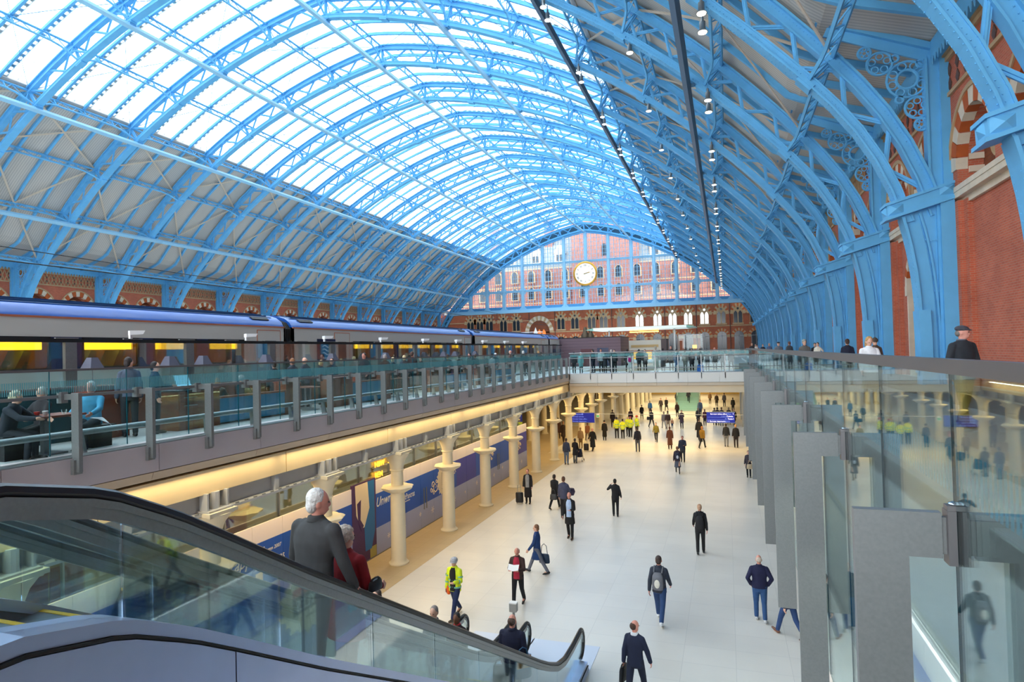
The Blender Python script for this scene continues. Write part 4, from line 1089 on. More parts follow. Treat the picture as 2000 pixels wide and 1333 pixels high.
# ================================================================== hanging direction signs
YG = 47.0
bar = thing('sign_rail', 'thin steel bar hung under the bridge that carries the blue signs', 'rail', (0, YG, -3.34))
mb = MB(); mb.tube([(-11.1, 0, 0), (1.5, 0, 0)], .02, 6); mb.build('bar', STEEL, bar)
mb = MB()
for x in (-9.4, -5.5, -2, .8): mb.tube([(x, 0, 0), (x, 0, 1.72)], .012, 5)
mb.build('hanger_rods', STEEL, bar)
def sign(x0, x1, z0, z1, label, rows):
    t = thing('direction_sign', label, 'sign', (x0, YG-.1, z0))
    W, H = x1-x0, z1-z0
    mb = MB(); mb.box(0, W, 0, .12, 0, H); mb.build('board', SIGNB, t)
    mb = MB(); mb.box(-.02, W+.02, -.01, .13, H, H+.03); mb.box(-.02, W+.02, -.01, .13, -.03, 0); mb.build('frame', STEEL, t)
    mb = MB(); mb.bar((.2, .06, H), (.2, .06, H+.1), .03, .03); mb.bar((W-.2, .06, H), (W-.2, .06, H+.1), .03, .03); mb.build('hanger', STEEL, t)
    for bx, bz, s_, b_, al, m_ in rows: text('lettering', b_, s_, m_, t, (bx*W, -.005, bz*H), (R_(90), 0, 0), al, .004)
    return t
SIGNL = M('sign_pale_blue', (120, 140, 220), .4, emit=(120, 140, 220), es=.5)
s1 = sign(-11.5, -9.62, -3.98, -3.26, 'blue hanging sign reading Underground and Eurostar, left beside a column', [
    (.04, .80, .13, '<', 'LEFT', SIGNL), (.11, .80, .13, 'Underground', 'LEFT', SIGNL), (.11, .55, .13, 'Eurostar arrivals', 'LEFT', SIGNL), (.48, .55, .12, 'Arrivée', 'LEFT', HVIO),
    (.11, .30, .13, 'Eurostar ticket office', 'LEFT', SIGNL), (.58, .30, .12, 'Billets', 'LEFT', HBLUE), (.04, .06, .13, '<', 'LEFT', SIGNL), (.11, .06, .13, 'Eurostar departures', 'LEFT', SIGNL), (.58, .06, .12, 'Départs', 'LEFT', HBLUE)])
mb = MB(); mb.ring((.98, -.005, .63), .045, .014, 'y', 14, 5); mb.build('roundel', SIGNL, s1); 
s2 = sign(-1.47, .43, -3.88, -3.15, 'blue hanging sign with bright white lettering, right beside the grey posts', [
    (.14, .78, .13, 'Eurostar ticket office', 'LEFT', SIGNW), (.72, .78, .13, 'Billets', 'LEFT', SIGNL), (.95, .78, .13, 'Y', 'CENTER', SIGNW), (.52, .56, .13, '1 2 3 4', 'LEFT', SIGNL), (.72, .56, .14, 'Tickets', 'LEFT', SIGNW),
    (.66, .31, .13, 'M', 'LEFT', SIGNL), (.75, .31, .14, 'Taxis', 'LEFT', SIGNW), (.97, .31, .14, '->', 'RIGHT', SIGNW), (.04, .07, .13, '>', 'LEFT', SIGNW), (.11, .07, .13, 'Eurostar departures', 'LEFT', SIGNW), (.60, .07, .13, 'Départs', 'LEFT', SIGNL)])
mb = MB(); mb.box(.05, 1.85, -.008, 0, .385, .395); mb.box(.05, 1.85, -.008, 0, .195, .205); mb.build('divider_lines', SIGNL, s2)
t = thing('exit_sign', 'small green and white exit sign beside the left blue sign', 'sign', (-9.45, YG-.1, -3.6))
mb = MB(); mb.box(0, .22, 0, .06, 0, .3); mb.build('housing', WHITE, t); mb = MB(); mb.box(.02, .2, -.005, 0, .05, .17); mb.build('green_panel', GREENP, t)
mb = MB(); mb.bar((.11, .03, .3), (.11, .03, .36), .02, .02); mb.build('hanger', STEEL, t)
t = thing('escalator_beacon', 'grey box on a short post standing at the foot of the escalators', 'post', (-5.7, 16.2, ZF))
mb = MB(); mb.lathe([(.08, 0), (.08, .03), (.035, .05), (.035, .34)], n=10); mb.build('post', STEEL, t, True)
mb = MB(); mb.box(-.10, .10, -.08, .08, .34, .56); mb.build('box', GREYBOX, t); mb = MB(); mb.box(-.105, .105, -.085, .085, .56, .59); mb.build('lid', WHITE, t)
# stairs far beyond the bridge
st = thing('far_stairs', 'teal-lit glass staircase far beyond the bridge', 'staircase', (-4.5, 76, ZF))
for i in range(16): mb = MB(); mb.box(-1.3, 1.3, .3*i, .3*i+.32, 0, .17*(i+1)); mb.build('step', M('stair_teal', (150, 196, 190), .4) if i == 0 else MATS['stair_teal'], st)
for s_ in (-1, 1): mb = MB(); mb.prism([(-.1, 0), (4.8, 2.7), (4.8, 3.7), (-.1, 1.0)], 'x', s_*1.32-.01, s_*1.32+.01); mb.build('glass_side', BALGLASS, st)
# ================================================================== escalators
def esc_z(y):
    """handrail height along an escalator (top landing z=0 to undercroft floor)"""
    P = [(-1.0, .93), (1.6, .93), (2.1, .91), (2.63, .78), (3.1, .54), (3.5, .30), (4.44, -.28), (11.0, -4.13), (11.6, -4.46), (12.2, -4.75), (12.8, -4.91), (13.5, -4.95), (14.6, -4.95)]
    for (a, za), (b, zb) in zip(P, P[1:]):
        if y <= b: return za+(zb-za)*(y-a)/(b-a)
    return P[-1][1]
def step_z(y): return esc_z(y)-.97
YY = lsp(-.6, 14.25, 100)
def vstrip(mb, x0, x1, lo, hi, ys, mi=0):
    v = []; f = []
    for y in ys:
        a, b = lo(y), hi(y); v += [(x0, y, a), (x1, y, a), (x1, y, b), (x0, y, b)]
    n = len(ys)
    for i in range(n-1):
        for k in range(4): f.append((i*4+k, i*4+(k+1) % 4, (i+1)*4+(k+1) % 4, (i+1)*4+k))
    f += [(0, 3, 2, 1), ((n-1)*4, (n-1)*4+1, (n-1)*4+2, (n-1)*4+3)]; mb.add(v, f, mi)
def escalator(xa, xb, label, clad_right):
    t = thing('escalator', label, 'escalator', (0, 0, 0))
    for x, inn in ((xa, 1), (xb, -1)):
        b = thing('balustrade', None, None); b.parent = t
        pts = [(x, y, esc_z(y)-.03) for y in YY]
        for i in range(1, 10):
            a = PI/2-PI*i/9*1.0; pts.append((x, 14.25+.32*math.cos(a), esc_z(14.4)-.35+.32*math.sin(a)))
        mb = MB(); mb.tube(pts, .042, 8); mb.build('handrail', RUBBER, b, True)
        mb = MB(); vstrip(mb, x-.05, x+.05, lambda y: esc_z(y)-.10, lambda y: esc_z(y)-.055, YY); vstrip(mb, x-.035, x+.035, lambda y: esc_z(y)-.17, lambda y: esc_z(y)-.10, YY); mb.build('rail_track', STEEL, b)
        ys = [-.6, 1.35, 2.75, 4.1, 5.45, 6.8, 8.15, 9.5, 10.85, 12.2, 13.3, 14.25]
        for y0, y1 in zip(ys, ys[1:]):
            mb = MB(); vstrip(mb, x-.006, x+.006, lambda y: esc_z(y)-.74, lambda y: esc_z(y)-.17, lsp(y0+.008, y1-.008, 8)); mb.build('glass_panel', ESCGLASS, b)
        mb = MB(); mb.prism([(14.25, -5.69), (14.36, -5.66), (14.50, -5.5), (14.52, -5.3), (14.42, -5.12), (14.25, -5.1)], 'x', x-.006, x+.006); mb.build('newel_glass', ESCGLASS, b)
        mb = MB(); pts2 = [(x, 14.25+.29*math.cos(a), -5.35+.30*math.sin(a)) for a in lsp(PI/2, -PI/2, 10)]; mb.tube(pts2, .02, 6); mb.build('newel_trim', STEEL, b)
        mb = MB(); xo = x+(.16 if inn < 0 else -.16); 
        vstrip(mb, min(x-inn*.16, x+inn*.12), max(x-inn*.16, x+inn*.12), lambda y: esc_z(y)-.80, lambda y: esc_z(y)-.72, YY); mb.build('deck_board', STEELB, b)
        mb = MB(); vstrip(mb, x+inn*.10-.01, x+inn*.10+.01, lambda y: step_z(y)-.1, lambda y: esc_z(y)-.76, YY); mb.build('skirt', STEELD, b)
    mb = MB(); mb.box(xa+.1, xb-.1, -2.2, 1.75, -.05, .004); mb.build('top_plate', STEEL, t)
    mb = MB(); mb.box(xa-.2, xb+.2, 13.1, 15.5, ZF-.02, ZF+.008); mb.build('comb_plate', M('comb_plate_%d' % int(-xa*10), (206, 212, 224), .4, metal=.3), t)
    y = 1.9; n = 0
    while y < 12.9:
        z0, z1 = step_z(y), step_z(y+.4)
        z0 = max(z0, ZF+.0); mb = MB(); mb.box(xa+.12, xb-.12, y, y+.41, min(z0, z1)-.16, z0); mb.box(xa+.12, xb-.12, y+.375, y+.41, z0, z0+.004, 1); mb.build('step', [STEPM, YELL], t); y += .4
    side = xb+.165
    ysA = [-.6, 1.5, 3.45, 6.05, 8.6, 11.2, 13.0, 14.35]
    lo = lambda y: max(ZF+.0, step_z(y)-1.35)
    for x0, x1, do in ((side-.02, side, clad_right), (xa-.165, xa-.145, True)):
        if not do: continue
        for y0, y1 in zip(ysA, ysA[1:]):
            mb = MB(); vstrip(mb, x0, x1, lo, lambda y: esc_z(y)-.83, lsp(y0+.006, y1-.006, 14)); mb.build('cladding_panel', STEELB, t)
    mb = MB(); vstrip(mb, side-.03, side+.012, lambda y: esc_z(y)-.822, lambda y: esc_z(y)-.803, YY); mb.build('trim_line', INK, t)
    mb = MB(); vstrip(mb, xa-.14, side-.02, lo, lambda y: max(lo(y)+.02, ZF+.01), YY); mb.build('truss_soffit', FASC, t)
    return t
escalator(-4.72, -3.40, 'near glass-sided escalator going down, its steel flank at lower left', True)
escalator(-6.35, -5.09, 'second glass-sided escalator, just left of the near one', False)
# ================================================================== train
def carriage(y0, y1, label, wins, doors, mark=None, lit=True):
    t = thing('train_carriage', label, 'train', (0, y0, 0)); L = y1-y0
    XT = -17.0
    prof = [(XT-.05, -.9), (XT, -.3), (XT, 2.55), (XT-.06, 2.74)]
    roof = [(XT-.06, 2.78), (XT-.16, 2.98), (XT-.42, 3.16), (XT-.8, 3.27), (XT-1.4, 3.33), (XT-2.0, 3.27), (XT-2.4, 3.16), (XT-2.66, 2.98), (XT-2.76, 2.78)]
    zone = (1.34, 2.24)
    mb = MB()
    mb.box(XT-2.8, XT, 0, L, -.9, zone[0]); mb.box(XT-2.8, XT, 0, L, zone[1], 2.74)
    edges = sorted([(a, b) for a, b in wins]); cur = 0
    for a, b in edges: mb.box(XT-.08, XT, cur, a, zone[0], zone[1]); cur = b
    mb.box(XT-.08, XT, cur, L, zone[0], zone[1]); mb.box(XT-2.8, XT-2.72, 0, L, zone[0], zone[1]); mb.box(XT-2.8, XT, 0, .08, -.9, 2.74); mb.box(XT-2.8, XT, L-.08, L, -.9, 2.74)
    mb.build('body', TGREY, t)
    mb = MB(); mb.prism(roof, 'y', 0, L); mb.build('roof', TBLUE, t, True)
    mb = MB(); top = [(XT-.40, 3.165), (XT-.8, 3.285), (XT-1.4, 3.345), (XT-2.0, 3.285), (XT-2.4, 3.175), (XT-2.0, 3.2), (XT-1.4, 3.27), (XT-.8, 3.2)]; mb.prism(top, 'y', .3, L-.3); mb.build('roof_top', TDARK, t)
    mb = MB()
    for dx, z in ((-.55, 3.2), (-.8, 3.265), (-1.05, 3.30), (-1.4, 3.33), (-1.8, 3.31)): mb.box(XT+dx-.05, XT+dx+.05, .5, L-.5, z-.02, z+.04)
    mb.build('roof_ribs', TDARK, t)
    for a in (.7, L-1.6):
        mb = MB(); mb.prism([(XT-.20, 3.02), (XT-.36, 3.13), (XT-.34, 3.16), (XT-.18, 3.05)], 'y', a, a+.9); mb.build('roof_vent', INK, t)
    mb = MB(); mb.box(XT-.03, XT+.012, 0, L, 2.735, 2.79); mb.build('orange_line', TORANGE, t)
    for i, (a, b) in enumerate(edges):
        w_ = thing('window', None, None); w_.parent = t
        mb = MB(); mb.box(XT-.03, XT-.02, a+.02, b-.02, zone[0]+.02, zone[1]-.02); mb.build('pane', TRGLASS, w_)
        mb = MB(); fr = .06
        mb.box(XT-.05, XT+.015, a, b, zone[0], zone[0]+fr); mb.box(XT-.05, XT+.015, a, b, zone[1]-fr, zone[1]); mb.box(XT-.05, XT+.015, a, a+fr, zone[0], zone[1]); mb.box(XT-.05, XT+.015, b-fr, b, zone[0], zone[1])
        for yy, zz, sy, sz in ((a, zone[0], 1, 1), (b, zone[0], -1, 1), (a, zone[1], 1, -1), (b, zone[1], -1, -1)):
            mb.prism([(yy, zz), (yy+sy*.2, zz), (yy+sy*.09, zz+sz*.09), (yy, zz+sz*.2)], 'x', XT-.03, XT+.014)
        mb.build('frame', INK, w_)
        if lit:
            mb = MB(); mb.box(XT-.5, XT-.22, a+.08, b-.08, zone[1]-.34, zone[1]-.10); mb.build('luggage_light', TLAMP, w_)
        n = max(1, int((b-a)/.8)); mb = MB()
        for k in range(n):
            yy = a+(b-a)*(k+.5)/n; mb.prism([(yy-.22, zone[0]-.1), (yy+.1, zone[0]-.1), (yy+.26, zone[0]+.5), (yy+.08, zone[0]+.54)], 'x', XT-.95, XT-.35)
        mb.build('seats', TSEAT, w_)
    for (a, b) in [(p[1], q[0]) for p, q in zip(edges, edges[1:]) if .2 < q[0]-p[1] < 1.1]:
        mb = MB(); mb.box(XT-.01, XT+.006, a, b, zone[0]-.03, zone[1]+.0); mb.build('navy_infill', TNAVY, t)
    mb = MB(); mb.box(XT-2.6, XT-1.2, .3, L-.3, zone[0]-.2, zone[1]); mb.build('lining', TINT, t)
    for a, b in doors:
        d = thing('door', None, None); d.parent = t
        mb = MB(); mb.box(XT-.02, XT+.012, a, b, -.3, 2.62); mb.build('leaf', TGREY, d)
        mb = MB()
        for q in (a, b): mb.box(XT-.01, XT+.016, q-.012, q+.012, -.3, 2.62)
        mb.box(XT-.01, XT+.016, a, b, 2.60, 2.63); mb.build('seam', TORANGE, d)
        mb = MB(); mb.box(XT+.012, XT+.018, a+.28, b-.28, 1.35, 2.2); mb.build('door_glass', WDARK, d)
    if mark:
        p = thing('logo_panel', None, None); p.parent = t
        mb = MB(); mb.box(XT-.01, XT+.02, mark, mark+1.35, 1.30, 2.32); mb.build('panel', TNAVY, p)
        for j, (z, ph) in enumerate(((1.98, 0), (1.82, .4), (1.66, .8))):
            mb = MB(); pts = [(XT+.024, mark+.38+.62*k/12, z+.05*math.sin(ph+2*PI*k/12)) for k in range(13)]; mb.tube(pts, [.008+.022*math.sin(PI*k/12) for k in range(13)], 5); mb.build('white_wave', WHITE, p)
        text('lettering', 'eurostar', .16, WHITE, p, (XT+.026, mark+.68, 1.43), (R_(90), 0, R_(90)), 'CENTER', .003)
    for q in (.9, L-.9):
        mb = MB(); mb.box(XT-2.3, XT-.4, q-.5, q+.5, -1.5, -.9); mb.build('bogie', GANG, t)
    return t
def gangway(y0, y1, lab):
    t = thing('gangway', lab, 'train connection', (0, y0, 0)); mb = MB(); n = 5
    for i in range(n):
        a = (y1-y0)*i/n; mb.prism([(-17.08, -.18), (-17.08, 2.7), (-17.3, 2.98), (-17.9, 3.2), (-18.8, 3.2), (-19.5, 2.9), (-19.7, 2.6), (-19.7, -.18)], 'y', a+.02, a+(y1-y0)/n-.02)
    mb.box(-19.6, -17.2, 0, y1-y0, -.15, 2.6); mb.build('bellows', GANG, t)
W1 = [(1.0, 3.6), (4.4, 6.0), (7.3, 10.45), (11.3, 13.1), (13.6, 15.3), (15.8, 17.5)]
carriage(1.3, 21.1, 'nearest train carriage, grey with a blue roof and yellow-lit windows', W1, [(18.2, 19.5)])
W2 = [(4.4, 6.3), (6.8, 8.4), (8.8, 10.6), (11.0, 12.8), (13.3, 15.2), (15.8, 17.6)]
carriage(21.6, 40.9, 'second train carriage with the dark panel and white wave emblem', W2, [(2.9, 4.1), (18, 19.1)], 1.6)
carriage(41.4, 61.1, 'third train carriage, between the second and third black gangways', [(1.5, 3.2), (3.8, 5.6), (6.2, 8.0), (9, 10.8), (11.4, 13.2), (14, 15.8)], [(17, 18.2)])
carriage(61.5, 65.5, 'last visible train carriage, cut off by the plum-coloured cabin', [(1, 3)], [], None, False)
gangway(21.1, 21.6, 'black gangway between the first and second carriages'); gangway(40.9, 41.4, 'black gangway between the second and third carriages'); gangway(61.1, 61.5, 'black gangway before the last carriage')
mb = MB(); mb.box(XL+3, -20.2, -30, 140, ZD-.1, ZD+.12); structure('platform_far', mb, DECKF, 'far platform beyond the train')
# overhead wire
ow = thing('overhead_wire', 'thin dark contact wire strung above the train', 'wire', (0, 0, 0))
mb = MB(); mb.tube([(-18.4, -5, 4.35), (-18.4, 66, 4.35)], .018, 5); mb.tube([(-18.4, -5, 4.95), (-18.4, 20, 4.6), (-18.4, 45, 4.95), (-18.4, 66, 4.6)], .014, 5); mb.build('wire', INK, ow)
mb = MB()
for y in (10, 30, 50): mb.bar((-18.4, y, 4.35), (-18.4, y, 4.85), .03, .03)
mb.build('dropper', INK, ow)
# ================================================================== tall glass screen before the train
gs = thing('platform_screen', 'tall glass security screen with dark top rail between the bar and the train', 'screen', (0, 0, 0))
mb = MB(); mb.box(-.05, .05, -.14, .14, ZD, 2.02); mp = mb.mesh('post', STEELD)
mb = MB(); mb.box(-.006, .006, .14, 1.74, ZD+.1, 2.02); mg = mb.mesh('glass_pane', CLGLASS)
mb = MB(); mb.box(-.03, .03, -.35, .2, 2.1, 2.13); mc = mb.mesh('post_cap', GREYBOX)
XSN = -15.0
for i in range(33):
    y = .2+1.77*i; 
    if i % 2 == 0: put('post', mp, gs, (XSN, y, 0))
    put('glass_pane', mg, gs, (XSN, y-.06, 0)); put('post_cap', mc, gs, (XSN, y, 0))
mb = MB(); mb.box(XSN-.05, XSN+.05, 0, 58.5, 2.02, 2.11); mb.build('top_rail', INK, gs)
for i in range(11):
    y = 3.6+4.25*i+.35
    t = thing('floodlight', 'small white floodlight on the glass screen top rail, %s from the camera' % ORD[i], 'light', (XSN, y, 2.12), 0, 'floodlights on the glass screen')
    mb = MB(); mb.box(-.05, .05, -.05, .05, 0, .22); mb.build('stem', WHITE, t)
    mb = MB(); mb.prism([(-.05, .14), (.42, .17), (.50, .30), (-.05, .30)], 'y', -.2, .2); mb.build('head', WHITE, t).rotation_euler = (0, 0, R_(60)); t.scale = (.65, .65, .75)
# ================================================================== champagne bar on the left deck
def booth_wall(y0, y1, label, mat=WOOD, x0=-13.05, x1=-12.6, h=.76):
    t = thing('booth_divider', label, 'partition', ((x0+x1)/2, y0, ZD))
    mb = MB(); mb.box(-(x1-x0)/2, (x1-x0)/2, 0, y1-y0, 0, h-ZD); mb.build('panel', mat, t)
    mb = MB(); mb.box(-(x1-x0)/2-.02, (x1-x0)/2+.02, -.02, y1-y0+.02, h-ZD, h-ZD+.04); mb.build('top', WOODR, t); return t
def bench(y0, y1, label, z=.49, back=True, x=-12.75):
    t = thing('bench', label, 'bench', (x, (y0+y1)/2, ZD)); L = (y1-y0)/2
    mb = MB(); mb.box(.05, .13, -L, L, .05, z-ZD); mb.build('front_panel', TEAL, t)
    mb = MB(); mb.box(-.55, .1, -L, L, .05, .42); mb.build('seat', TEAL, t)
    mb = MB(); mb.box(0, .17, -L, L, z-ZD, z-ZD+.05); mb.build('ledge', WOOD, t)
    return t
cab = thing('service_cabinet', 'walnut service cabinet with two drawers in the bar', 'cabinet', (-13.0, 12.1, ZD))
mb = MB(); mb.box(-.5, .4, -.38, .55, 0, .95); mb.build('body', WOOD, cab)
for z in (.80, .60):
    mb = MB(); mb.box(.4, .42, -.34, .25, z-.09, z+.09); d = mb.build('drawer', WOOD, cab); mb = MB(); mb.bar((.45, -.25, z), (.45, .15, z), .02, .02); mb.build('handle', STEEL, d)
mb = MB(); mb.box(-.55, .45, -.4, .58, .95, .98); mb.build('top', INK, cab)
till = thing('till_screen', 'tilted pale blue till screen standing on the walnut cabinet', 'screen', (-12.95, 12.2, ZD+.98))
mb = MB(); mb.box(-.12, .12, -.1, .1, 0, .05); mb.bar((0, 0, .05), (-.02, 0, .16), .06, .06); mb.build('stand', INK, till)
mb = MB(); mb.prism([(.02, .1), (.06, .1), (-.06, .36), (-.10, .36)], 'y', -.2, .2); mb.build('screen', SCREENB, till)
bench(13.05, 15.6, 'long teal leather bench facing the void, left of the wine-red coat'); booth_wall(12.75, 13.03, 'walnut booth end just left of the long teal bench'); booth_wall(15.65, 16.0, 'walnut booth end just right of the long teal bench')
booth_wall(17.95, 19.2, 'reddish walnut booth side behind the fifth balustrade bay'); bench(19.3, 21.5, 'shorter teal leather bench beside the orange coat', .56); booth_wall(21.55, 21.85, 'walnut booth end right of the shorter teal bench')
booth_wall(9.95, 10.9, 'red wooden booth behind the man in the blue jacket', WOODR, -14.1, -13.2, .95)
booth_wall(5.0, 9.9, 'low red-topped booth back along the seated guests', M('booth_teal_dark', (18, 62, 70), .6), -14.0, -13.7, .95)
booth_wall(25.5, 27.0, 'walnut booth in the crowd beyond the teal benches'); bench(27.2, 29.5, 'teal bench half hidden by the standing crowd', .5); bp = booth_wall(9.0, 36.5, 'long low walnut partition carrying the pyramid lamps', WOOD, -14.52, -14.32, .76)
booth_wall(31, 33, 'walnut booth far along the bar'); bench(34, 37, 'farthest teal bench before the bridge', .5)
def lamp(y, lab, s=1.0):
    t = thing('table_lamp', lab, 'lamp', (-14.42, y*1.052, .80), 0, 'pyramid shade lamps in the bar'); t.scale = (.62, .62, 1)
    mb = MB(); mb.lathe([(.09, 0), (.09, .02), (.015, .04), (.015, .62)], n=10); mb.build('stand', STEELD, t, True)
    a, b, h0, h1 = .28*s, .13*s, .58, .84
    mb = MB(); v = [(-a, -a, h0), (a, -a, h0), (a, a, h0), (-a, a, h0), (-b, -b, h1), (b, -b, h1), (b, b, h1), (-b, b, h1)]
    mb.add(v, [(0, 1, 5, 4), (1, 2, 6, 5), (2, 3, 7, 6), (3, 0, 4, 7), (4, 5, 6, 7), (3, 2, 1, 0)]); mb.build('lamp_shade', SHADE, t)
for i, y in enumerate((10.4, 12.5, 13.6, 16.1, 19.6, 23.4, 29.2, 30.6, 33.4)): lamp(y, 'grey pyramid-shaded lamp on a booth divider, %s from the camera' % ORD[i])
tb = thing('bar_table', 'wooden table between the seated older guests at far left', 'table', (-12.25, 8.35, ZD))
mb = MB(); mb.box(-.4, .35, -.55, .55, .70, .74); mb.build('tabletop', WOODR, tb); mb = MB(); mb.box(-.06, .06, -.06, .06, .02, .70); mb.box(-.25, .25, -.25, .25, 0, .03); mb.build('pedestal', STEELD, tb)
for i, (y, c, l) in enumerate(((8.1, REDP, 'red cup on the wooden bar table'), (8.25, WHITE, 'white bowl on the wooden bar table'), (8.6, CLGLASS, 'small glass by the blue-jacketed man on the table'))):
    mb = MB(); mb.lathe([(.03, 0), (.05, .07), (.05, .09)], n=10); o = mb.build(('cup', 'bowl', 'glass')[i], c, None, True); o.location = (-12.1, y, ZD+.74); tag(o, l, ('cup', 'bowl', 'glass')[i])
for i, (y, yy) in enumerate(((7.75, 0), (9.35, 0))):
    t = thing('bar_stool', ('dark seat under the guest in the black quilted coat', 'dark seat under the man in the blue jacket')[i], 'seat', (-12.3, y, ZD)); mb = MB(); mb.box(-.28, .28, -.28, .28, .36, .44); mb.build('seat', INK, t); mb = MB(); mb.box(-.22, .22, -.22, .22, 0, .36); mb.build('base', INK, t)
for i, (x, y) in enumerate(((-13.1, 16.5), (-12.9, 17.2), (-13.4, 17.6), (-13.1, 22.6), (-13, 23.6))):
    t = thing('high_table', 'slim round steel poser table in the bar, %s from the camera' % ORD[i], 'table', (x, y, ZD), 0, 'round steel tables in the bar')
    mb = MB(); mb.lathe([(.28, 0), (.28, .02), (.03, .05), (.03, .72)], n=14); mb.build('pedestal', STEEL, t, True); mb = MB(); mb.lathe([(.33, .72), (.33, .75)], n=16); mb.build('tabletop', WOOD, t)
# ================================================================== cabin, kiosk, canopy, sculpture beyond the bridge
cb = thing('cabin', 'low plum-coloured clad cabin standing in front of the train end', 'cabin', (-13.9, 66, ZD))
mb = MB(); mb.box(-3.4, 3.4, 0, 6, 0, 3.05); mb.build('cladding', BOXP, cb); mb = MB(); mb.box(.9, 2.1, -.03, 0, 0, 1.95); mb.build('door', TNAVY, cb); mb = MB(); mb.box(-.9, .4, -.03, 0, 0, 1.85); mb.build('side_panel', M('cabin_maroon', (104, 60, 64), .6), cb)
mb = MB(); mb.box(-3.45, 3.45, -.05, 6.05, 3.05, 3.12); mb.build('roof_edge', INK, cb)
ki = thing('kiosk', 'pale kiosk with a lit sign and glazed front under the long canopy', 'kiosk', (-9.0, 75, ZD))
mb = MB(); mb.box(-2.0, 1.8, 0, 3, 1.55, 2.75); mb.build('sign_box', M('kiosk_cream', (226, 216, 196), .5), ki)
mb = MB(); mb.box(-1.9, -1.8, 0, 3, 0, 1.55); mb.box(1.7, 1.8, 0, 3, 0, 1.55); mb.box(-.1, .0, 0, .1, 0, 1.55); mb.build('frame', STEEL, ki)
mb = MB(); mb.box(-1.8, 1.7, .05, .07, 0, 1.5); mb.build('glazing', CLGLASS, ki)
for i, x in enumerate((-1.2, .3, 1.1)): mb = MB(); mb.box(x-.3, x+.3, .6, .9, .5, 1.45); mb.build('lit_shelf', LAMPO, ki)
mb = MB(); mb.box(-1.7, 1.5, -.03, 0, 1.9, 2.2); mb.build('sign_lettering_strip', M('kiosk_tan', (206, 170, 110), .5), ki); mb = MB(); mb.box(1.8, 2.4, 0, 3, 0, 2.85); mb.build('dark_side', M('kiosk_dark', (96, 80, 78), .6), ki)
cn = thing('canopy', 'long flat glass-edged canopy over the kiosk beyond the bridge', 'canopy', (-9.9, 75.5, ZD))
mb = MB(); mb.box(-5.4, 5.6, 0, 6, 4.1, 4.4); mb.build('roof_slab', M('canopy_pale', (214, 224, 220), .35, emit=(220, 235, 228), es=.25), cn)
for s_, x in ((-1, -5.4), (1, 5.6)): mb = MB(); mb.prism([(x, 4.1), (x+s_*1.0, 4.18), (x, 4.4)], 'y', 0, 6); mb.build('pointed_end', M('canopy_green_%d' % (s_+1), (120, 190, 170), .3), cn)
for z in (3.70, 3.92): mb = MB(); mb.box(-1.0, 2.4, .1, .3, z, z+.10); mb.build('strip_light', LAMPY, cn)
for x in (-4, 4): mb = MB(); mb.box(x-.1, x+.1, 3, 3.2, 0, 4.1); mb.build('post', STEEL, cn)
sc = thing('bronze_sculpture', 'tall abstract bronze sculpture rising behind the plum-coloured cabin', 'sculpture', (-23.3, 110, ZD))
mb = MB(); mb.lathe([(1.0, 0), (.95, 1.2), (.7, 1.3)], n=16); mb.build('plinth', TILE, sc)
mb = MB(); mb.lathe([(.62, 1.2), (.5, 2.4), (.72, 3.6), (.78, 4.4), (.4, 5.0), (.36, 5.5), (.2, 5.9)], c=(-.45, 0, 0), n=14); mb.lathe([(.6, 1.2), (.55, 2.6), (.66, 3.7), (.6, 4.4), (.32, 4.9), (.34, 5.3), (.2, 5.7)], c=(.5, .1, 0), n=14); mb.build('twin_forms', BRONZE, sc, True)
ds = thing('display_stand', 'glass display case on legs on the platform right of the kiosk', 'display case', (-4.6, 90, ZD))
mb = MB(); mb.box(-1.6, 1.6, -.4, .4, 1.0, 1.3); mb.build('shelf', M('case_grey', (190, 196, 190), .5), ds)
mb = MB()
for x in (-1.6, 1.6):
    for y in (-.4, .4): mb.box(x-.04, x+.04, y-.04, y+.04, 0, 3.6)
mb.box(-1.6, 1.6, -.42, -.38, 3.5, 3.6); mb.box(-1.6, 1.6, .38, .42, 3.5, 3.6); mb.build('frame', STEEL, ds)
mb = MB(); mb.box(-1.55, 1.55, -.38, -.37, 1.3, 3.5); mb.build('glazing', CLGLASS, ds); mb = MB(); mb.box(.2, .8, -.1, .1, 1.6, 2.1); mb.build('yellow_exhibit', LAMPO, ds)
mk = thing('white_marquee_fin', 'small white pointed fin sculpture standing behind the train roof', 'fin', (-41, 135, ZD))
mb = MB(); mb.prism([(-.8, 0), (.8, 0), (.9, 6.0), (.5, 7.2), (.1, 6.0)], 'y', -.1, .1); mb.build('fin', WHITE, mk)
rl = thing('platform_rail', 'thin white rail on posts along the far platform before the end wall', 'rail', (0, 118, ZD))
mb = MB(); mb.tube([(-58, 0, 5.6), (-34, 0, 5.6)], .05, 6); mb.build('rail', WHITE, rl); mb = MB()
for x in range(-58, -33, 4): mb.bar((x, 0, 0), (x, 0, 5.6), .06, .06)
mb.build('posts', STEELD, rl)
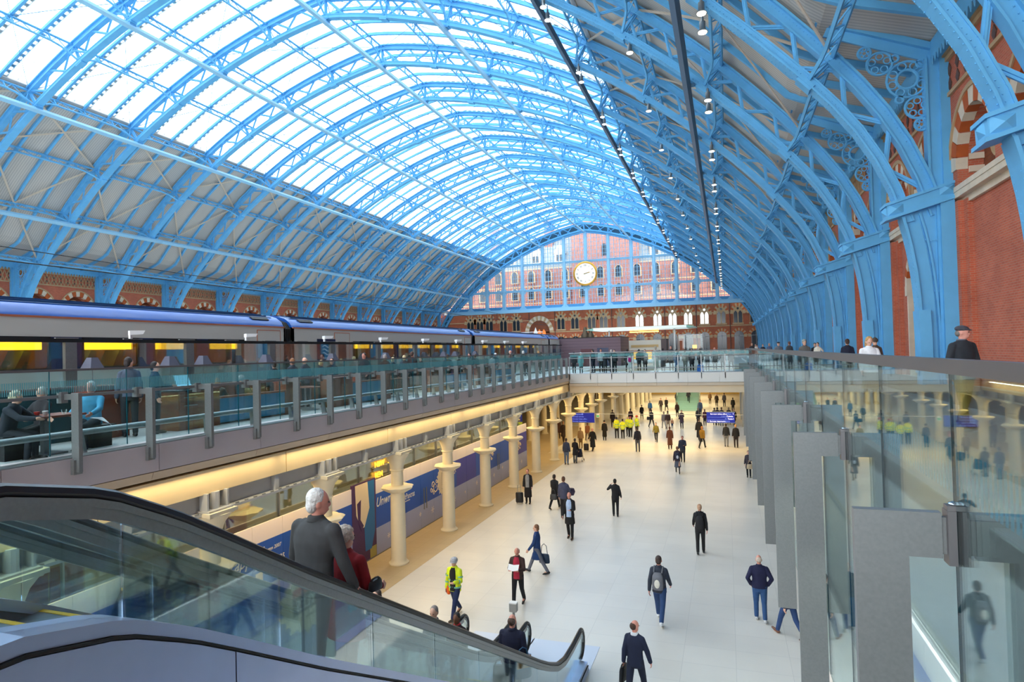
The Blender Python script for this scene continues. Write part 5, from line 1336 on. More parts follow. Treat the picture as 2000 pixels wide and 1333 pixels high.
# ================================================================== people
def capsule(mb, p, r0, q, r1, n=10):
    p = Vector(p); q = Vector(q); d = q-p; L = d.length
    if L < 1e-5: mb.ell(p, (r0, r0, r0), n, 6); return
    d.normalize(); a = Vector((0, 0, 1)) if abs(d.z) < .9 else Vector((1, 0, 0)); a = (a-d*a.dot(d)).normalized(); b = d.cross(a)
    v = []; f = []; rows = []
    for i in range(4): t = -PI/2+PI/2*i/3*.999; rows.append((r0*math.cos(t), r0*math.sin(t)))
    for i in range(4): t = PI/2*i/3*.999; rows.append((r1*math.cos(t), L+r1*math.sin(t)))
    for r, h in rows:
        for k in range(n): u = 2*PI*k/n; v.append(p+d*h+(a*math.cos(u)+b*math.sin(u))*max(r, .001))
    for i in range(len(rows)-1):
        for k in range(n): f.append((i*n+k, i*n+(k+1) % n, (i+1)*n+(k+1) % n, (i+1)*n+k))
    f.append(tuple(range(n-1, -1, -1))); f.append(tuple((len(rows)-1)*n+k for k in range(n)))
    mb.add(v, f)
def loft(mb, rings, n=18):
    """rings: (centre, half width x, half depth y)"""
    v = []; f = []
    for c, a, b in rings:
        for k in range(n): t = 2*PI*k/n; v.append((c[0]+a*math.cos(t), c[1]+b*math.sin(t), c[2]))
    m = len(rings)
    for i in range(m-1):
        for k in range(n): f.append((i*n+k, i*n+(k+1) % n, (i+1)*n+(k+1) % n, (i+1)*n+k))
    f.append(tuple(range(n-1, -1, -1))); f.append(tuple((m-1)*n+k for k in range(n))); mb.add(v, f)
def job(mb, o, vox, smooth=5):
    me = mb.mesh('raw', []) if False else None
    me = bpy.data.meshes.new(o.name); me.from_pydata(mb.v, [], mb.f)
    bm = bmesh.new(); bm.from_mesh(me); bmesh.ops.recalc_face_normals(bm, faces=bm.faces); bm.to_mesh(me); bm.free()
    t = bpy.data.objects.new('w', me); TMP.collection.objects.link(t)
    md = t.modifiers.new('r', 'REMESH'); md.mode = 'VOXEL'; md.voxel_size = vox
    if smooth: ms = t.modifiers.new('s', 'SMOOTH'); ms.iterations = smooth; ms.factor = .5
    JOBS.append((t, o))
def run_jobs():
    vl = TMP.view_layers[0]; vl.update(); dg = vl.depsgraph
    if dg is None:
        with bpy.context.temp_override(scene=TMP, view_layer=vl): dg = bpy.context.evaluated_depsgraph_get()
    for t, o in JOBS+TEXTS:
        ev = t.evaluated_get(dg); me = bpy.data.meshes.new_from_object(ev, depsgraph=dg)
        me.name = o.name.split('.')[0]
        mats = [m for m in o.data.materials]; me.materials.clear()
        for m in mats: me.materials.append(m)
        if t.type == 'MESH': me.polygons.foreach_set('use_smooth', [True]*len(me.polygons))
        me.polygons.foreach_set('material_index', [0]*len(me.polygons))
        old = o.data; o.data = me; bpy.data.meshes.remove(old)
    for t, o in JOBS+TEXTS:
        d = t.data; k = t.type; bpy.data.objects.remove(t)
        (bpy.data.meshes if k == 'MESH' else bpy.data.curves).remove(d)
    bpy.data.scenes.remove(TMP)
CM = {}
def cloth(rgb, rough=.85):
    k = (tuple(rgb), rough)
    if k not in CM: CM[k] = M('cloth_%d_%d_%d' % tuple(rgb), rgb, rough, var=.12, vs=9)
    return CM[k]
def hairmat(rgb):
    k = ('hair', tuple(rgb))
    if k not in CM: CM[k] = M('hair_%d_%d_%d' % tuple(rgb), rgb, .65, var=.22, vs=26, bump=.9, bs=45)
    return CM[k]
SKIN = [M('skin_light', (222, 172, 148), .55), M('skin_pink', (216, 150, 132), .55), M('skin_brown', (110, 70, 50), .55)]
EYEM = M('eye_dark', (30, 24, 22), .3)
def part(nm, mb, mat, parent, vox, smooth=4):
    me = bpy.data.meshes.new(nm); me.materials.append(mat)
    o = bpy.data.objects.new(nm, me); COL.objects.link(o); o.parent = parent
    job(mb, o, vox, smooth); return o
POSES = {
 'stand':  dict(L=(2, 4), R=(-3, 2), aL=(4, 8, 12), aR=(-2, 8, 14)),
 'walkL':  dict(L=(24, 6), R=(-18, 22), aL=(-18, 8, 14), aR=(20, 8, 22)),
 'walkR':  dict(L=(-18, 24), R=(24, 6), aL=(20, 8, 22), aR=(-18, 8, 14)),
 'stride': dict(L=(-26, 10), R=(28, 4), aL=(18, 8, 20), aR=(10, 8, 30)),
 'read':   dict(L=(-10, 20), R=(12, 4), aL=(18, 10, 80, .5), aR=(18, 10, 80, .5), head=-22),
 'hold':   dict(L=(2, 4), R=(-4, 6), aL=(20, 8, 75, .4), aR=(4, 8, 20)),
 'phone':  dict(L=(3, 4), R=(-4, 6), aL=(35, 40, 130, .9), aR=(-4, 12, 25)),
 'lean':   dict(L=(6, 4), R=(-3, 2), aL=(32, 10, 70, .4), aR=(32, 10, 70, .4), lean=10),
 'sit':    dict(L=(84, 84), R=(80, 86), aL=(30, 10, 50, .3), aR=(36, 12, 40, .1), sit=True),
 'pocket': dict(L=(2, 4), R=(-4, 4), aL=(-14, 22, 45, .55), aR=(-14, 22, 45, .55)),
 'rail':   dict(L=(4, 6), R=(-3, 4), aL=(-6, 10, 18), aR=(34, 14, 14, -.1), lean=6),
}
def person(label, x, y, z, h=1.72, face=0, pose='stand', top=(40, 40, 44), topk='jacket', legs=(36, 40, 54), hair=(60, 44, 34), hairk='short',
           shoes=(30, 26, 24), skin=0, lvl=1, shirt=None, extra=(), build=1.0, group=None, legk='trousers', yaw=0, collar=None, override=None):
    vox = {0: .034, 1: .022, 2: .0115}[lvl]
    P = dict(POSES[pose]);
    if override: P.update(override)
    sc = h/1.75
    root = thing('person', label, 'person', (x, y, z), R_(face), group or ('people on the lower floor' if z < -3 else 'people on the upper decks'))
    root.scale = (sc*1.0, sc, sc)
    lean = R_(P.get('lean', 0))
    hipz = .93
    def leg(side, th, kn):
        a = R_(th); b = R_(th-kn); H = Vector((side*.09, 0, hipz))
        K = H+Vector((side*.012, math.sin(a), -math.cos(a)))*.44; A = K+Vector((0, math.sin(b), -math.cos(b)))*.41
        return H, K, A, b
    Ls = {-1: leg(-1, *P['L']), 1: leg(1, *P['R'])}
    dz = -(min(l[2].z for l in Ls.values())-.075) if not P.get('sit') else -(hipz-.50)
    if P.get('sit'):
        Ls = {s_: tuple(list(v)) for s_, v in Ls.items()}
    Ls = {s_: (H+Vector((0, 0, dz)), K+Vector((0, 0, dz)), A+Vector((0, 0, dz)), b) for s_, (H, K, A, b) in Ls.items()}
    piv = Vector((0, 0, hipz+dz))
    def U(p):
        """upper body point (z relative to the hips), leaned"""
        px, py, pz = p; return Vector((px, piv.y+py*math.cos(lean)+pz*math.sin(lean), piv.z+pz*math.cos(lean)-py*math.sin(lean)))
    w = build
    def arm(side, f, o_, e, inw=0.0):
        S_ = U((side*.170*w, 0, .478)); a = R_(f)+lean*.3; o2 = R_(o_)
        d1 = Vector((side*math.sin(o2), math.sin(a)*math.cos(o2), -math.cos(a)*math.cos(o2)))
        E = S_+d1*.285; c = R_(f+e)+lean*.3
        d2 = Vector((side*math.sin(o2)*.6-side*inw, math.sin(c)*math.cos(o2), -math.cos(c)*math.cos(o2))).normalized()
        W_ = E+d2*.25; return S_, E, W_, d2
    As = {-1: arm(-1, *P['aL']), 1: arm(1, *P['aR'])}
    hp = R_(P.get('head', -4)); hy = R_(yaw)
    HC = U((0, .015, .695)); 
    def HD(p):
        v = Vector(p); v = Matrix.Rotation(hp, 3, 'X') @ v; v = Matrix.Rotation(hy, 3, 'Z') @ v; return HC+v
    # ---- body: one continuous skin
    mb = MB()
    loft(mb, [(U((0, 0, -.10)), .13*w, .10), (U((0, 0, .05)), .135*w, .095), (U((0, 0, .18)), .12*w, .09), (U((0, 0, .34)), .135*w, .10), (U((0, 0, .46)), .15*w, .095), (U((0, 0, .53)), .10, .07), (U((0, .0, .57)), .055, .055)], 14)
    capsule(mb, U((0, 0, .50)), .055, HC+Vector((0, -.01, -.06)), .052)
    m0 = MB(); m0.ell((0, 0, .015), (.074, .094, .112), 14, 10); m0.ell((0, .028, -.055), (.055, .062, .062), 12, 8); m0.ell((0, .098, -.012), (.013, .02, .026), 8, 6)
    m0.ell((0, .075, .028), (.05, .022, .016), 8, 6); m0.ell((0, .088, -.062), (.026, .012, .011), 8, 5)
    for s_ in (-1, 1): m0.ell((s_*.076, -.005, -.005), (.013, .024, .034), 8, 6)
    mb.add([HD(p) for p in m0.v], m0.f)
    for s_ in (-1, 1):
        S_, E, W_, d = As[s_]; capsule(mb, S_, .046, E, .038); capsule(mb, E, .038, W_, .027)
        up = Vector((s_, 0, 0)); up = (up-d*up.dot(d)).normalized(); pn = d.cross(up)            # up: across the palm edge, pn: palm normal
        pc = W_+d*.05; fw = Vector((0, 1, 0)); ac = (fw-d*fw.dot(d)); ac = ac.normalized() if ac.length > .1 else pn
        th = {0: .016, 1: .0125, 2: .0092}[lvl]
        capsule(mb, W_, .026, W_+d*.04, .028, 8)
        for i, (o_, ln) in enumerate(((-.032, .058), (-.011, .072), (.011, .078), (.032, .068))):
            b0 = W_+d*.02+ac*o_*.6; b1 = W_+d*.085+ac*o_; b2 = b1+d*ln*.55-up*.012; b3 = b2+d*ln*.38-up*.034
            capsule(mb, b0, th*1.25, b1, th*1.1, 6); capsule(mb, b1, th*1.05, b2, th, 6); capsule(mb, b2, th, b3, th*.85, 6)
        t0 = W_+d*.028+ac*.026; t1 = t0+d*.035+ac*.03-up*.012; t2 = t1+d*.03+ac*.006-up*.014
        capsule(mb, t0, th*1.3, t1, th*1.15, 6); capsule(mb, t1, th*1.15, t2, th*.95, 6)
    for s_ in (-1, 1):
        H, K, A, b = Ls[s_]; capsule(mb, H, .07, K, .046); capsule(mb, K, .046, A, .034); capsule(mb, A, .034, A+Vector((0, .11, -.045)), .028)
    part('body', mb, SKIN[skin], root, vox, 3)
    for s_ in (-1, 1):
        if lvl < 1: break
        mb = MB(); mb.ell(HD((s_*.031, .090, .012)), (.012, .007, .0075), 8, 6); mb.build('eye', EYEM, root, True)
    # ---- legs
    mb = MB(); lo = P.get('sit')
    if legk == 'trousers':
        loft(mb, [(piv+Vector((0, 0, -.13)), .15*w, .115), (piv+Vector((0, 0, -.03)), .162*w, .12), (piv+Vector((0, 0, .10)), .145*w, .11)], 14)
        for s_ in (-1, 1):
            H, K, A, b = Ls[s_]; capsule(mb, H, .095*w, K, .070); capsule(mb, K, .068, A+(K-A).normalized()*.03, .058)
        part('trousers', mb, cloth(legs), root, vox)
    else:
        KZ = (Ls[-1][1]+Ls[1][1])/2
        loft(mb, [(KZ+Vector((0, 0, -.08)), .21, .19), (KZ+Vector((0, 0, .1)), .19, .16), (piv+Vector((0, 0, -.1)), .17*w, .12), (piv+Vector((0, 0, .10)), .145*w, .11)], 16); part('skirt', mb, cloth(legs), root, vox)
        mb = MB()
        for s_ in (-1, 1): H, K, A, b = Ls[s_]; capsule(mb, K, .055, A, .042)
        part('boots', mb, cloth((34, 28, 28)), root, vox)
    for s_ in (-1, 1):
        H, K, A, b = Ls[s_]; mb = MB(); fp = max(-1.1, min(.25, b*.8)); dr = Vector((s_*.02, math.cos(fp), math.sin(fp))).normalized()
        capsule(mb, A+Vector((0, -.04, -.03)), .043, A+Vector((0, .01, -.028))+dr*.10, .042); capsule(mb, A+Vector((0, .01, -.03))+dr*.08, .042, A+Vector((0, .01, -.035))+dr*.17, .034); capsule(mb, A, .05, A+Vector((0, 0, -.03)), .045)
        part('shoe', mb, cloth(shoes, .5), root, vox, 2)
    # ---- upper garment
    mb = MB(); tm = cloth(top)
    hem = {'jacket': -.10, 'jumper': -.04, 'coat': -.36, 'long': -.60, 'vest': -.06}[topk]
    rg = []
    stz = max(abs(P['L'][0]), abs(P['R'][0]))/30*.07 if not lo else 0
    if hem < -.2 and not lo:
        f_ = hem; rg += [(piv+Vector((0, -.01, f_)), .20*w-.0, .15+stz), (piv+Vector((0, 0, f_*.5)), .19*w, .14+stz*.5)]
    hz = max(hem, -.12)
    rg += [(U((0, 0, hz)), .178*w, .135), (U((0, 0, .04)), .170*w, .125), (U((0, 0, .20)), .160*w, .118), (U((0, 0, .36)), .184*w, .128), (U((0, 0, .45)), .188*w, .114), (U((0, 0, .515)), .135*w, .095), (U((0, 0, .55)), .095, .082), (U((0, -.005, .575)), .075, .072)]
    loft(mb, rg, 20)
    for s_ in (-1, 1):
        S_, E, W_, d = As[s_]; capsule(mb, S_+Vector((-s_*.015, 0, -.012)), .066*w**.5, E, .057); capsule(mb, E, .059, W_-d*.0, .046)
    capsule(mb, U((-.14*w, 0, .478)), .060, U((.14*w, 0, .478)), .060); capsule(mb, U((-.10*w, 0, .50)), .056, U((.10*w, 0, .50)), .056)
    part({'vest': 'jumper'}.get(topk, topk if topk != 'long' else 'long_coat'), mb, tm, root, vox)
    mb = MB(); c0, c1 = U((0, -.005, .535)), U((0, -.014, .592))
    loft(mb, [(c0, .094, .088), (c1, .068, .072)], 14); part('collar' if not collar else 'scarf', mb, cloth(collar or top), root, vox, 1)
    if shirt:
        mb = MB(); 
        v = []
        for zz, hw, yy in ((.56, .055, .084), (.47, .095, .118), (.36, .105, .130), (.20, .095, .122), (.05, .09, .128), (-.08, .095, .136)):
            v += [U((-hw, yy-.02, zz)), U((-hw*.5, yy+.008, zz)), U((hw*.5, yy+.008, zz)), U((hw, yy-.02, zz))]
        mb.add(v, [(i*4+k, i*4+k+1, i*4+5+k, i*4+4+k) for i in range(5) for k in range(3)])
        mb.build('shirt_front', cloth(shirt), root, True)
    # ---- hair and headgear
    hm = hairmat(hair)
    def hd(nm, mx, mat): mb = MB(); mb.add([HD(p) for p in mx.v], mx.f); part(nm, mb, mat, root, min(vox, .02), 2)
    m = MB()
    if hairk == 'short': m.ell((0, -.022, .042), (.083, .090, .098), 14, 10); m.ell((0, -.05, -.01), (.076, .062, .08), 12, 8); hd('hair', m, hm)
    elif hairk == 'full': m.ell((0, -.026, .044), (.087, .093, .099), 14, 10); m.ell((0, -.055, -.022), (.082, .062, .075), 12, 8); hd('hair', m, hm)
    elif hairk == 'curly':
        for k in range(34):
            a = k*2.399; q = 1-k/33*1.35; r = math.sqrt(max(0, 1-q*q)); px, py = r*math.cos(a), r*math.sin(a)
            if py > .55 and q < .45: continue
            m.ell((px*.082, py*.088-.022, q*.095+.025), (.034, .034, .034), 8, 6)
        m.ell((0, -.03, .03), (.086, .088, .095), 12, 8); hd('hair', m, hm)
    elif hairk == 'long': m.ell((0, -.024, .042), (.088, .094, .10), 14, 10); loftp = [((0, -.06, -.16), .07, .035), ((0, -.058, -.05), .086, .05), ((0, -.05, .04), .085, .06)]; loft(m, loftp, 12); hd('hair', m, hm)
    elif hairk == 'bald': m.ell((0, -.046, .012), (.081, .066, .078), 12, 8); hd('hair', m, hm)
    elif hairk == 'cap':
        m.ell((0, -.012, .068), (.092, .108, .058), 14, 8); m.ell((0, .09, .052), (.070, .05, .012), 12, 6); hd('cap', m, hm)
        m = MB(); m.ell((0, -.05, -.012), (.079, .06, .06), 12, 8); hd('hair', m, cloth((120, 112, 106)))
    elif hairk == 'hat': m.ell((0, -.018, .052), (.092, .102, .098), 14, 10); hd('woolly_hat', m, hm)
    elif hairk == 'hard':
        m.ell((0, -.005, .05), (.105, .125, .095), 16, 10); m.ell((0, .06, .03), (.09, .10, .012), 14, 6)
        mb = MB(); mb.add([HD(p) for p in m.v], m.f); mb.build('hard_hat', hm, root, True)
    # ---- worn extras
    for e in extra:
        if e[0] == 'backpack':
            mb = MB(); loft(mb, [(U((0, -.20, .02)), .13, .075), (U((0, -.22, .16)), .15, .095), (U((0, -.21, .36)), .135, .085), (U((0, -.19, .45)), .09, .05)], 14); part('backpack', mb, cloth(e[1]), root, vox, 3)
            mb = MB()
            for s_ in (-1, 1): mb.tube([U((s_*.10, -.16, .44)), U((s_*.11, -.02, .565)), U((s_*.11, .11, .48)), U((s_*.12, .12, .3)), U((s_*.15, -.05, .1))], .018, 6)
            mb.build('backpack_straps', cloth(e[1]), root, True)
            if len(e) > 2: mb = MB(); mb.ell(U((0, -.31, .20)), (.07, .02, .11), 10, 8); mb.build('reflective_patch', cloth(e[2]), root, True)
        elif e[0] == 'hivis':
            mb = MB()
            for zz in (.02, .22): 
                n = 20; v = []
                for k in range(n):
                    t = 2*PI*k/n; a, b = (.172*w+.012, .126+.012) if zz < .1 else (.163*w+.012, .119+.012)
                    for q in (-.022, .022): v.append(U((a*math.cos(t), b*math.sin(t), zz+q)))
                mb.add(v, [(2*k, 2*k+1, (2*k+3) % (2*n), (2*k+2) % (2*n)) for k in range(n)])
            for s_ in (-1, 1):
                S_, E, W_, d = As[s_]; c = E+(W_-E)*.35; mb.tube([c-d*.02, c+d*.02], .062, 10, 0, False); c = S_+(E-S_)*.6; dd = (E-S_).normalized(); mb.tube([c-dd*.02, c+dd*.02], .073, 10, 0, False)
            mb.build('reflective_bands', cloth((120, 190, 170)), root)
        elif e[0] == 'pouch':
            mb = MB(); loft(mb, [(U((.17, .06, -.22)), .05, .03), (U((.18, .06, -.05)), .06, .045), (U((.18, .06, .02)), .04, .03)], 10); part('orange_cloth', mb, cloth(e[1]), root, vox)
    root['_w'] = 0
    del root['_w']
    M_ = Matrix.Translation((x, y, z)) @ Matrix.Rotation(R_(face), 4, 'Z') @ Matrix.Scale(sc, 4)
    return root, (lambda s_: M_ @ (As[s_][2]+As[s_][3]*.10)), (lambda p: M_ @ U(p)), M_
def bag(label, pt, col, w=.30, d=.12, h=.26, drop=.12, rot=0, nm='handbag', cat='bag'):
    t = thing(nm, label, cat, (pt.x, pt.y, pt.z-drop-h), R_(rot))
    mb = MB(); loft(mb, [((0, 0, 0), w*.46, d*.5), ((0, 0, h*.15), w*.5, d*.55), ((0, 0, h*.8), w*.46, d*.45), ((0, 0, h), w*.40, d*.25)], 16); mb.build('body', cloth(col, .5), t, True)
    mb = MB(); mb.tube([(-w*.3, 0, h), (-w*.2, 0, h+drop*.8), (0, 0, h+drop), (w*.2, 0, h+drop*.8), (w*.3, 0, h)], .012, 6); mb.build('strap', cloth(col, .5), t, True)
    return t
def suitcase(label, pt, floor, col, rot=0):
    t = thing('wheeled_suitcase', label, 'suitcase', (pt.x, pt.y, floor), R_(rot))
    mb = MB(); loft(mb, [((0, 0, .06), .17, .10), ((0, 0, .1), .19, .12), ((0, 0, .5), .19, .12), ((0, 0, .55), .16, .09)], 14); mb.build('shell', cloth(col, .5), t, True)
    mb = MB()
    for s_ in (-1, 1): mb.ell((s_*.13, 0, .035), (.02, .035, .035), 8, 6)
    mb.build('wheels', RUBBER, t, True)
    mb = MB(); q = max(.7, pt.z-floor); mb.tube([(-.08, -.05, .5), (-.08, -.05, q), (.08, -.05, q), (.08, -.05, .5)], .012, 6); mb.build('handle', STEEL, t, True)
F_ = ZF
A_, T_ = 0, 180
BLK = (24, 24, 28); DKN = (26, 30, 52); JEAN = (44, 70, 116)
# ---- nearest figures
r, hnd, up, _ = person('white-haired old man in a dark grey jacket riding the near escalator', -3.80, 5.05, step_z(5.05), 1.84, -8, 'rail', (66, 68, 70), 'jacket', (110, 112, 112), (236, 234, 230), 'full', (40, 36, 34), 1, 2, build=1.3, yaw=-42, override=dict(aR=(2, 16, 12, -.1), aL=(0, 12, 16)))
r2, hnd2, up2, _ = person('older woman with grey curls and a dark red jacket on the near escalator', -3.78, 5.56, step_z(5.56), 1.66, -5, 'hold', (134, 22, 34), 'coat', (50, 70, 84), (196, 184, 170), 'curly', (40, 36, 34), 0, 2, build=1.2, yaw=-10, override=dict(aR=(10, 8, 60, .1)))
bag('black clutch bag resting at the rail in front of the woman in red', Vector((-3.47, 5.62, esc_z(5.62)+.20)), BLK, .20, .07, .10, .02, 80, 'clutch_bag')
person('man in a flat cap, dark waxed jacket and mustard trousers on the right walkway', 3.88, 12.8, 0, 1.78, 205, 'walkR', (38, 42, 48), 'jacket', (150, 124, 54), (62, 62, 70), 'cap', (120, 84, 66), 1, 2, build=1.12, yaw=42, collar=(96, 100, 112), override=dict(L=(-8, 12), R=(10, 4), aL=(4, 12, 10), aR=(-4, 12, 12)))
r, hnd, up, _ = person('blonde woman in a white padded jacket looking down on the right walkway', 3.33, 17.4, 0, 1.66, 190, 'hold', (238, 238, 240), 'jacket', (104, 98, 92), (190, 150, 96), 'long', (34, 34, 36), 0, 2, build=1.1, override=dict(head=-24), legk='skirt')
person('person in a brown hooded coat just behind the woman in white', 4.5, 22.6, 0, 1.66, 20, 'stand', (86, 68, 56), 'coat', BLK, (74, 58, 48), 'hat', lvl=1)
person('short-haired man in a navy coat seen from behind on the right walkway', 4.2, 25.6, 0, 1.68, 0, 'stand', DKN, 'coat', BLK, (70, 46, 36), 'short', lvl=1)
person('woman in a grey woollen hat and dark red scarf on the right walkway', 3.0, 27.7, 0, 1.72, 165, 'stand', (92, 88, 84), 'jacket', BLK, (150, 152, 144), 'hat', lvl=1, collar=(110, 30, 50), yaw=30)
person('man in a dark baseball cap and grey jacket on the right walkway', 2.8, 38.2, 0, 1.72, 185, 'stand', (104, 108, 116), 'jacket', BLK, (40, 42, 54), 'cap', lvl=1)
person('man in a dark grey jacket looking away, right walkway behind the cap', 3.7, 42.0, 0, 1.74, 30, 'stand', (70, 76, 84), 'jacket', DKN, (90, 60, 50), 'short', lvl=0)
person('person in a cream coat raising a camera by the right wall', 4.8, 38.2, 0, 1.62, 150, 'phone', (226, 214, 196), 'jacket', (110, 106, 100), (60, 46, 40), 'short', lvl=0)
person('person in black beside the cream-coated photographer', 4.9, 40.2, 0, 1.60, 170, 'stand', BLK, 'coat', BLK, (30, 26, 28), 'short', lvl=0)
for i, (x, y, h, c, hc, l) in enumerate(((3.4, 56, 1.72, (80, 90, 120), (190, 180, 170), 'white-haired man in a blue-grey coat far along the right walkway'), (3.0, 58, 1.66, DKN, (40, 36, 34), 'dark-haired person in navy far along the right walkway'), (2.6, 62, 1.70, (220, 214, 206), (60, 44, 36), 'person in a pale top at the far end of the right walkway'), (2.2, 60, 1.78, (44, 40, 44), (150, 96, 72), 'tall ruddy man in dark clothes at the far end of the right walkway'), (2.9, 66, 1.62, (150, 90, 90), (80, 50, 40), 'person in dusty pink farthest along the right walkway'))):
    person(l, x, y, 0, h, 180 if i % 2 else 150, 'stand', c, 'coat', BLK, hc, 'short', lvl=0)
# ---- lower floor, front to back
r, hnd, up, _ = person('worker in a yellow high-visibility jacket and grey hard hat walking towards us', -7.41, 16.14, F_, 1.74, 172, 'walkL', (222, 240, 40), 'jacket', (30, 44, 86), (176, 178, 186), 'hard', (84, 70, 54), 0, 2, shirt=(22, 22, 24), extra=[('hivis',), ('pouch', (232, 96, 30))], build=1.1, override=dict(aL=(12, 10, 85, .4), aR=(-4, 12, 10)))
r, hnd, up, _ = person('white-haired man in a brown leather jacket and red waistcoat reading a leaflet', -5.97, 17.41, F_, 1.70, 180, 'read', (62, 42, 38), 'jacket', BLK, (226, 216, 210), 'bald', BLK, 1, 2, shirt=(176, 40, 66), build=1.08)
a, b = hnd(-1), hnd(1); c = (a+b)/2
t = thing('leaflet', 'folded white leaflet held by the man in the brown leather jacket', 'paper', (c.x, c.y-.02, c.z), 0)
mb = MB(); v = [(-.16, 0, .03), (0, -.02, .0), (.16, 0, .03), (-.16, .10, .16), (0, .09, .14), (.16, .10, .16)]; mb.add(v, [(0, 1, 4, 3), (1, 2, 5, 4)]); mb.add([(p[0], p[1]+.004, p[2]+.004) for p in v], [(0, 3, 4, 1), (1, 4, 5, 2)]); mb.build('sheet', WHITE, t)
mb = MB(); mb.box(-.12, -.03, -.004, .004, 0, .06); o = mb.build('printed_block', cloth((90, 90, 96)), t); o.location = (0, .045, .075); o.rotation_euler = (R_(-52), 0, 0)
r, hnd, up, _ = person('woman in a blue coat and wide grey trousers striding to the left', -6.19, 20.11, F_, 1.68, 95, 'stride', (24, 58, 110), 'coat', (104, 108, 122), (120, 84, 60), 'full', BLK, 0, 2, override=dict(L=(-24, 6), R=(24, 2)))
p = up((.2, -.12, .06)); bag('navy shoulder bag swinging behind the woman in the blue coat', up((.16, -.22, .12)), (20, 48, 76), .38, .16, .30, .34, 0, 'shoulder_bag')
r, hnd, up, _ = person('balding man in a long black overcoat and pale blue shirt walking towards us', -6.03, 24.09, F_, 1.84, 178, 'hold', (22, 22, 24), 'coat', BLK, (150, 120, 100), 'bald', (60, 40, 30), 1, 1, shirt=(176, 198, 230), override=dict(L=(6, 4), R=(-8, 8)))
r, hnd, up, _ = person('man in a slate jacket seen from behind, coat folded over his arm', -7.0, 27.0, F_, 1.84, 0, 'hold', (72, 76, 100), 'jacket', BLK, (96, 62, 44), 'short', BLK, 0, 1, override=dict(aR=(14, 14, 80, .2), aL=(2, 8, 10)))
pt = hnd(1); t = thing('folded_coat', 'dark folded coat over the arm of the man in slate', 'coat', (pt.x+.02, pt.y-.1, pt.z-.22)); mb = MB(); loft(mb, [((0, 0, -.05), .12, .08), ((0, 0, .12), .19, .12), ((0, 0, .26), .14, .1)], 12); mb.build('cloth', cloth((58, 50, 72)), t, True)
r, hnd, up, _ = person('person in a knee-length black coat seen from behind with a grey bag', -7.84, 28.53, F_, 1.66, -10, 'walkR', BLK, 'coat', BLK, (40, 30, 28), 'full', BLK, 0, 1)
bag('dark grey bag at the back of the person in the knee-length black coat', up((.02, -.20, .12)), (62, 62, 64), .34, .12, .26, .22, 0, 'shoulder_bag')
r, hnd, up, _ = person('person in a long black open coat pulling a suitcase beside the columns', -9.37, 29.2, F_, 1.68, 185, 'stand', (26, 22, 26), 'long', BLK, (130, 76, 56), 'short', BLK, 1, 1, shirt=(150, 150, 152))
suitcase('black wheeled suitcase beside the person in the long black open coat', Vector((-9.78, 29.1, F_+.9)), F_, BLK, 10)
person('man in black lifting a phone to his ear, seen from behind', -4.86, 27.82, F_, 1.66, 5, 'phone', BLK, 'jacket', BLK, (30, 28, 28), 'short', BLK, 0, 1)
person('man in a black suit with a black backpack seen from behind', -1.08, 23.48, F_, 1.78, 2, 'walkR', BLK, 'jacket', BLK, (190, 150, 120), 'short', BLK, 1, 1, extra=[('backpack', (30, 30, 34))], override=dict(L=(-8, 12), R=(9, 4)))
person('man in a charcoal jacket and jeans with a grey backpack walking away', -1.91, 17.38, F_, 1.84, -4, 'walkL', (46, 52, 66), 'jacket', (40, 68, 112), (60, 44, 40), 'short', (216, 220, 226), 1, 2, extra=[('backpack', (110, 112, 120), (226, 222, 210))], build=1.05)
person('bald man in a navy fleece and jeans walking away beside the grey posts', .66, 18.16, F_, 1.76, 3, 'pocket', (24, 26, 62), 'jumper', (44, 78, 124), (206, 186, 170), 'bald', (200, 200, 200), 1, 2, build=1.15, override=dict(L=(8, 6), R=(-8, 10)))
r, hnd, up, _ = person('balding man in a navy suit walking away at the bottom edge', -2.0, 13.3, F_, 1.76, -12, 'walkR', (24, 32, 58), 'jacket', (24, 30, 52), (70, 44, 32), 'bald', BLK, 1, 2, yaw=-30, collar=(226, 230, 236), override=dict(aR=(12, 14, 6), aL=(-8, 10, 8)))
bag('black briefcase in the left hand of the man in the navy suit', hnd(-1)+Vector((0, 0, .05)), BLK, .40, .10, .30, .05, 75, 'briefcase')
person('person in jeans half hidden behind the nearest grey hanging posts', 1.3, 17.33, F_, 1.74, 40, 'walkL', (40, 36, 40), 'jacket', JEAN, (60, 44, 36), 'short', (110, 70, 50), 0, 1)
r, hnd, up, _ = person('small person in dark clothes by the far grey posts holding a beige bag', 1.0, 37.77, F_, 1.50, 170, 'hold', (54, 48, 58), 'coat', BLK, (60, 44, 36), 'full', BLK, 0, 1)
bag('beige shoulder bag at the hip of the small person by the grey posts', up((-.1, .14, .15)), (186, 166, 136), .34, .12, .26, .16, 0, 'shoulder_bag')
person('woman in a grey skirt with a striped backpack walking away', -2.92, 38.19, F_, 1.64, 5, 'walkL', (56, 44, 54), 'jacket', (78, 84, 100), (130, 90, 60), 'full', BLK, 0, 1, extra=[('backpack', (40, 44, 64), (206, 208, 220))], legk='skirt')
r, hnd, up, _ = person('man in a dark jacket and red scarf walking with a cane towards us', -2.87, 42.0, F_, 1.70, 178, 'hold', (38, 44, 60), 'jacket', (54, 54, 58), (110, 84, 70), 'short', BLK, 1, 1, collar=(190, 40, 40), build=1.1)
pt = hnd(1); t = thing('walking_cane', 'thin walking cane of the man in the red scarf', 'cane', (pt.x-.05, pt.y, F_)); mb = MB(); mb.tube([(0, 0, 0), (0, 0, .82), (0, -.05, .87), (0, -.1, .84)], .012, 6); mb.build('shaft', WOOD, t)
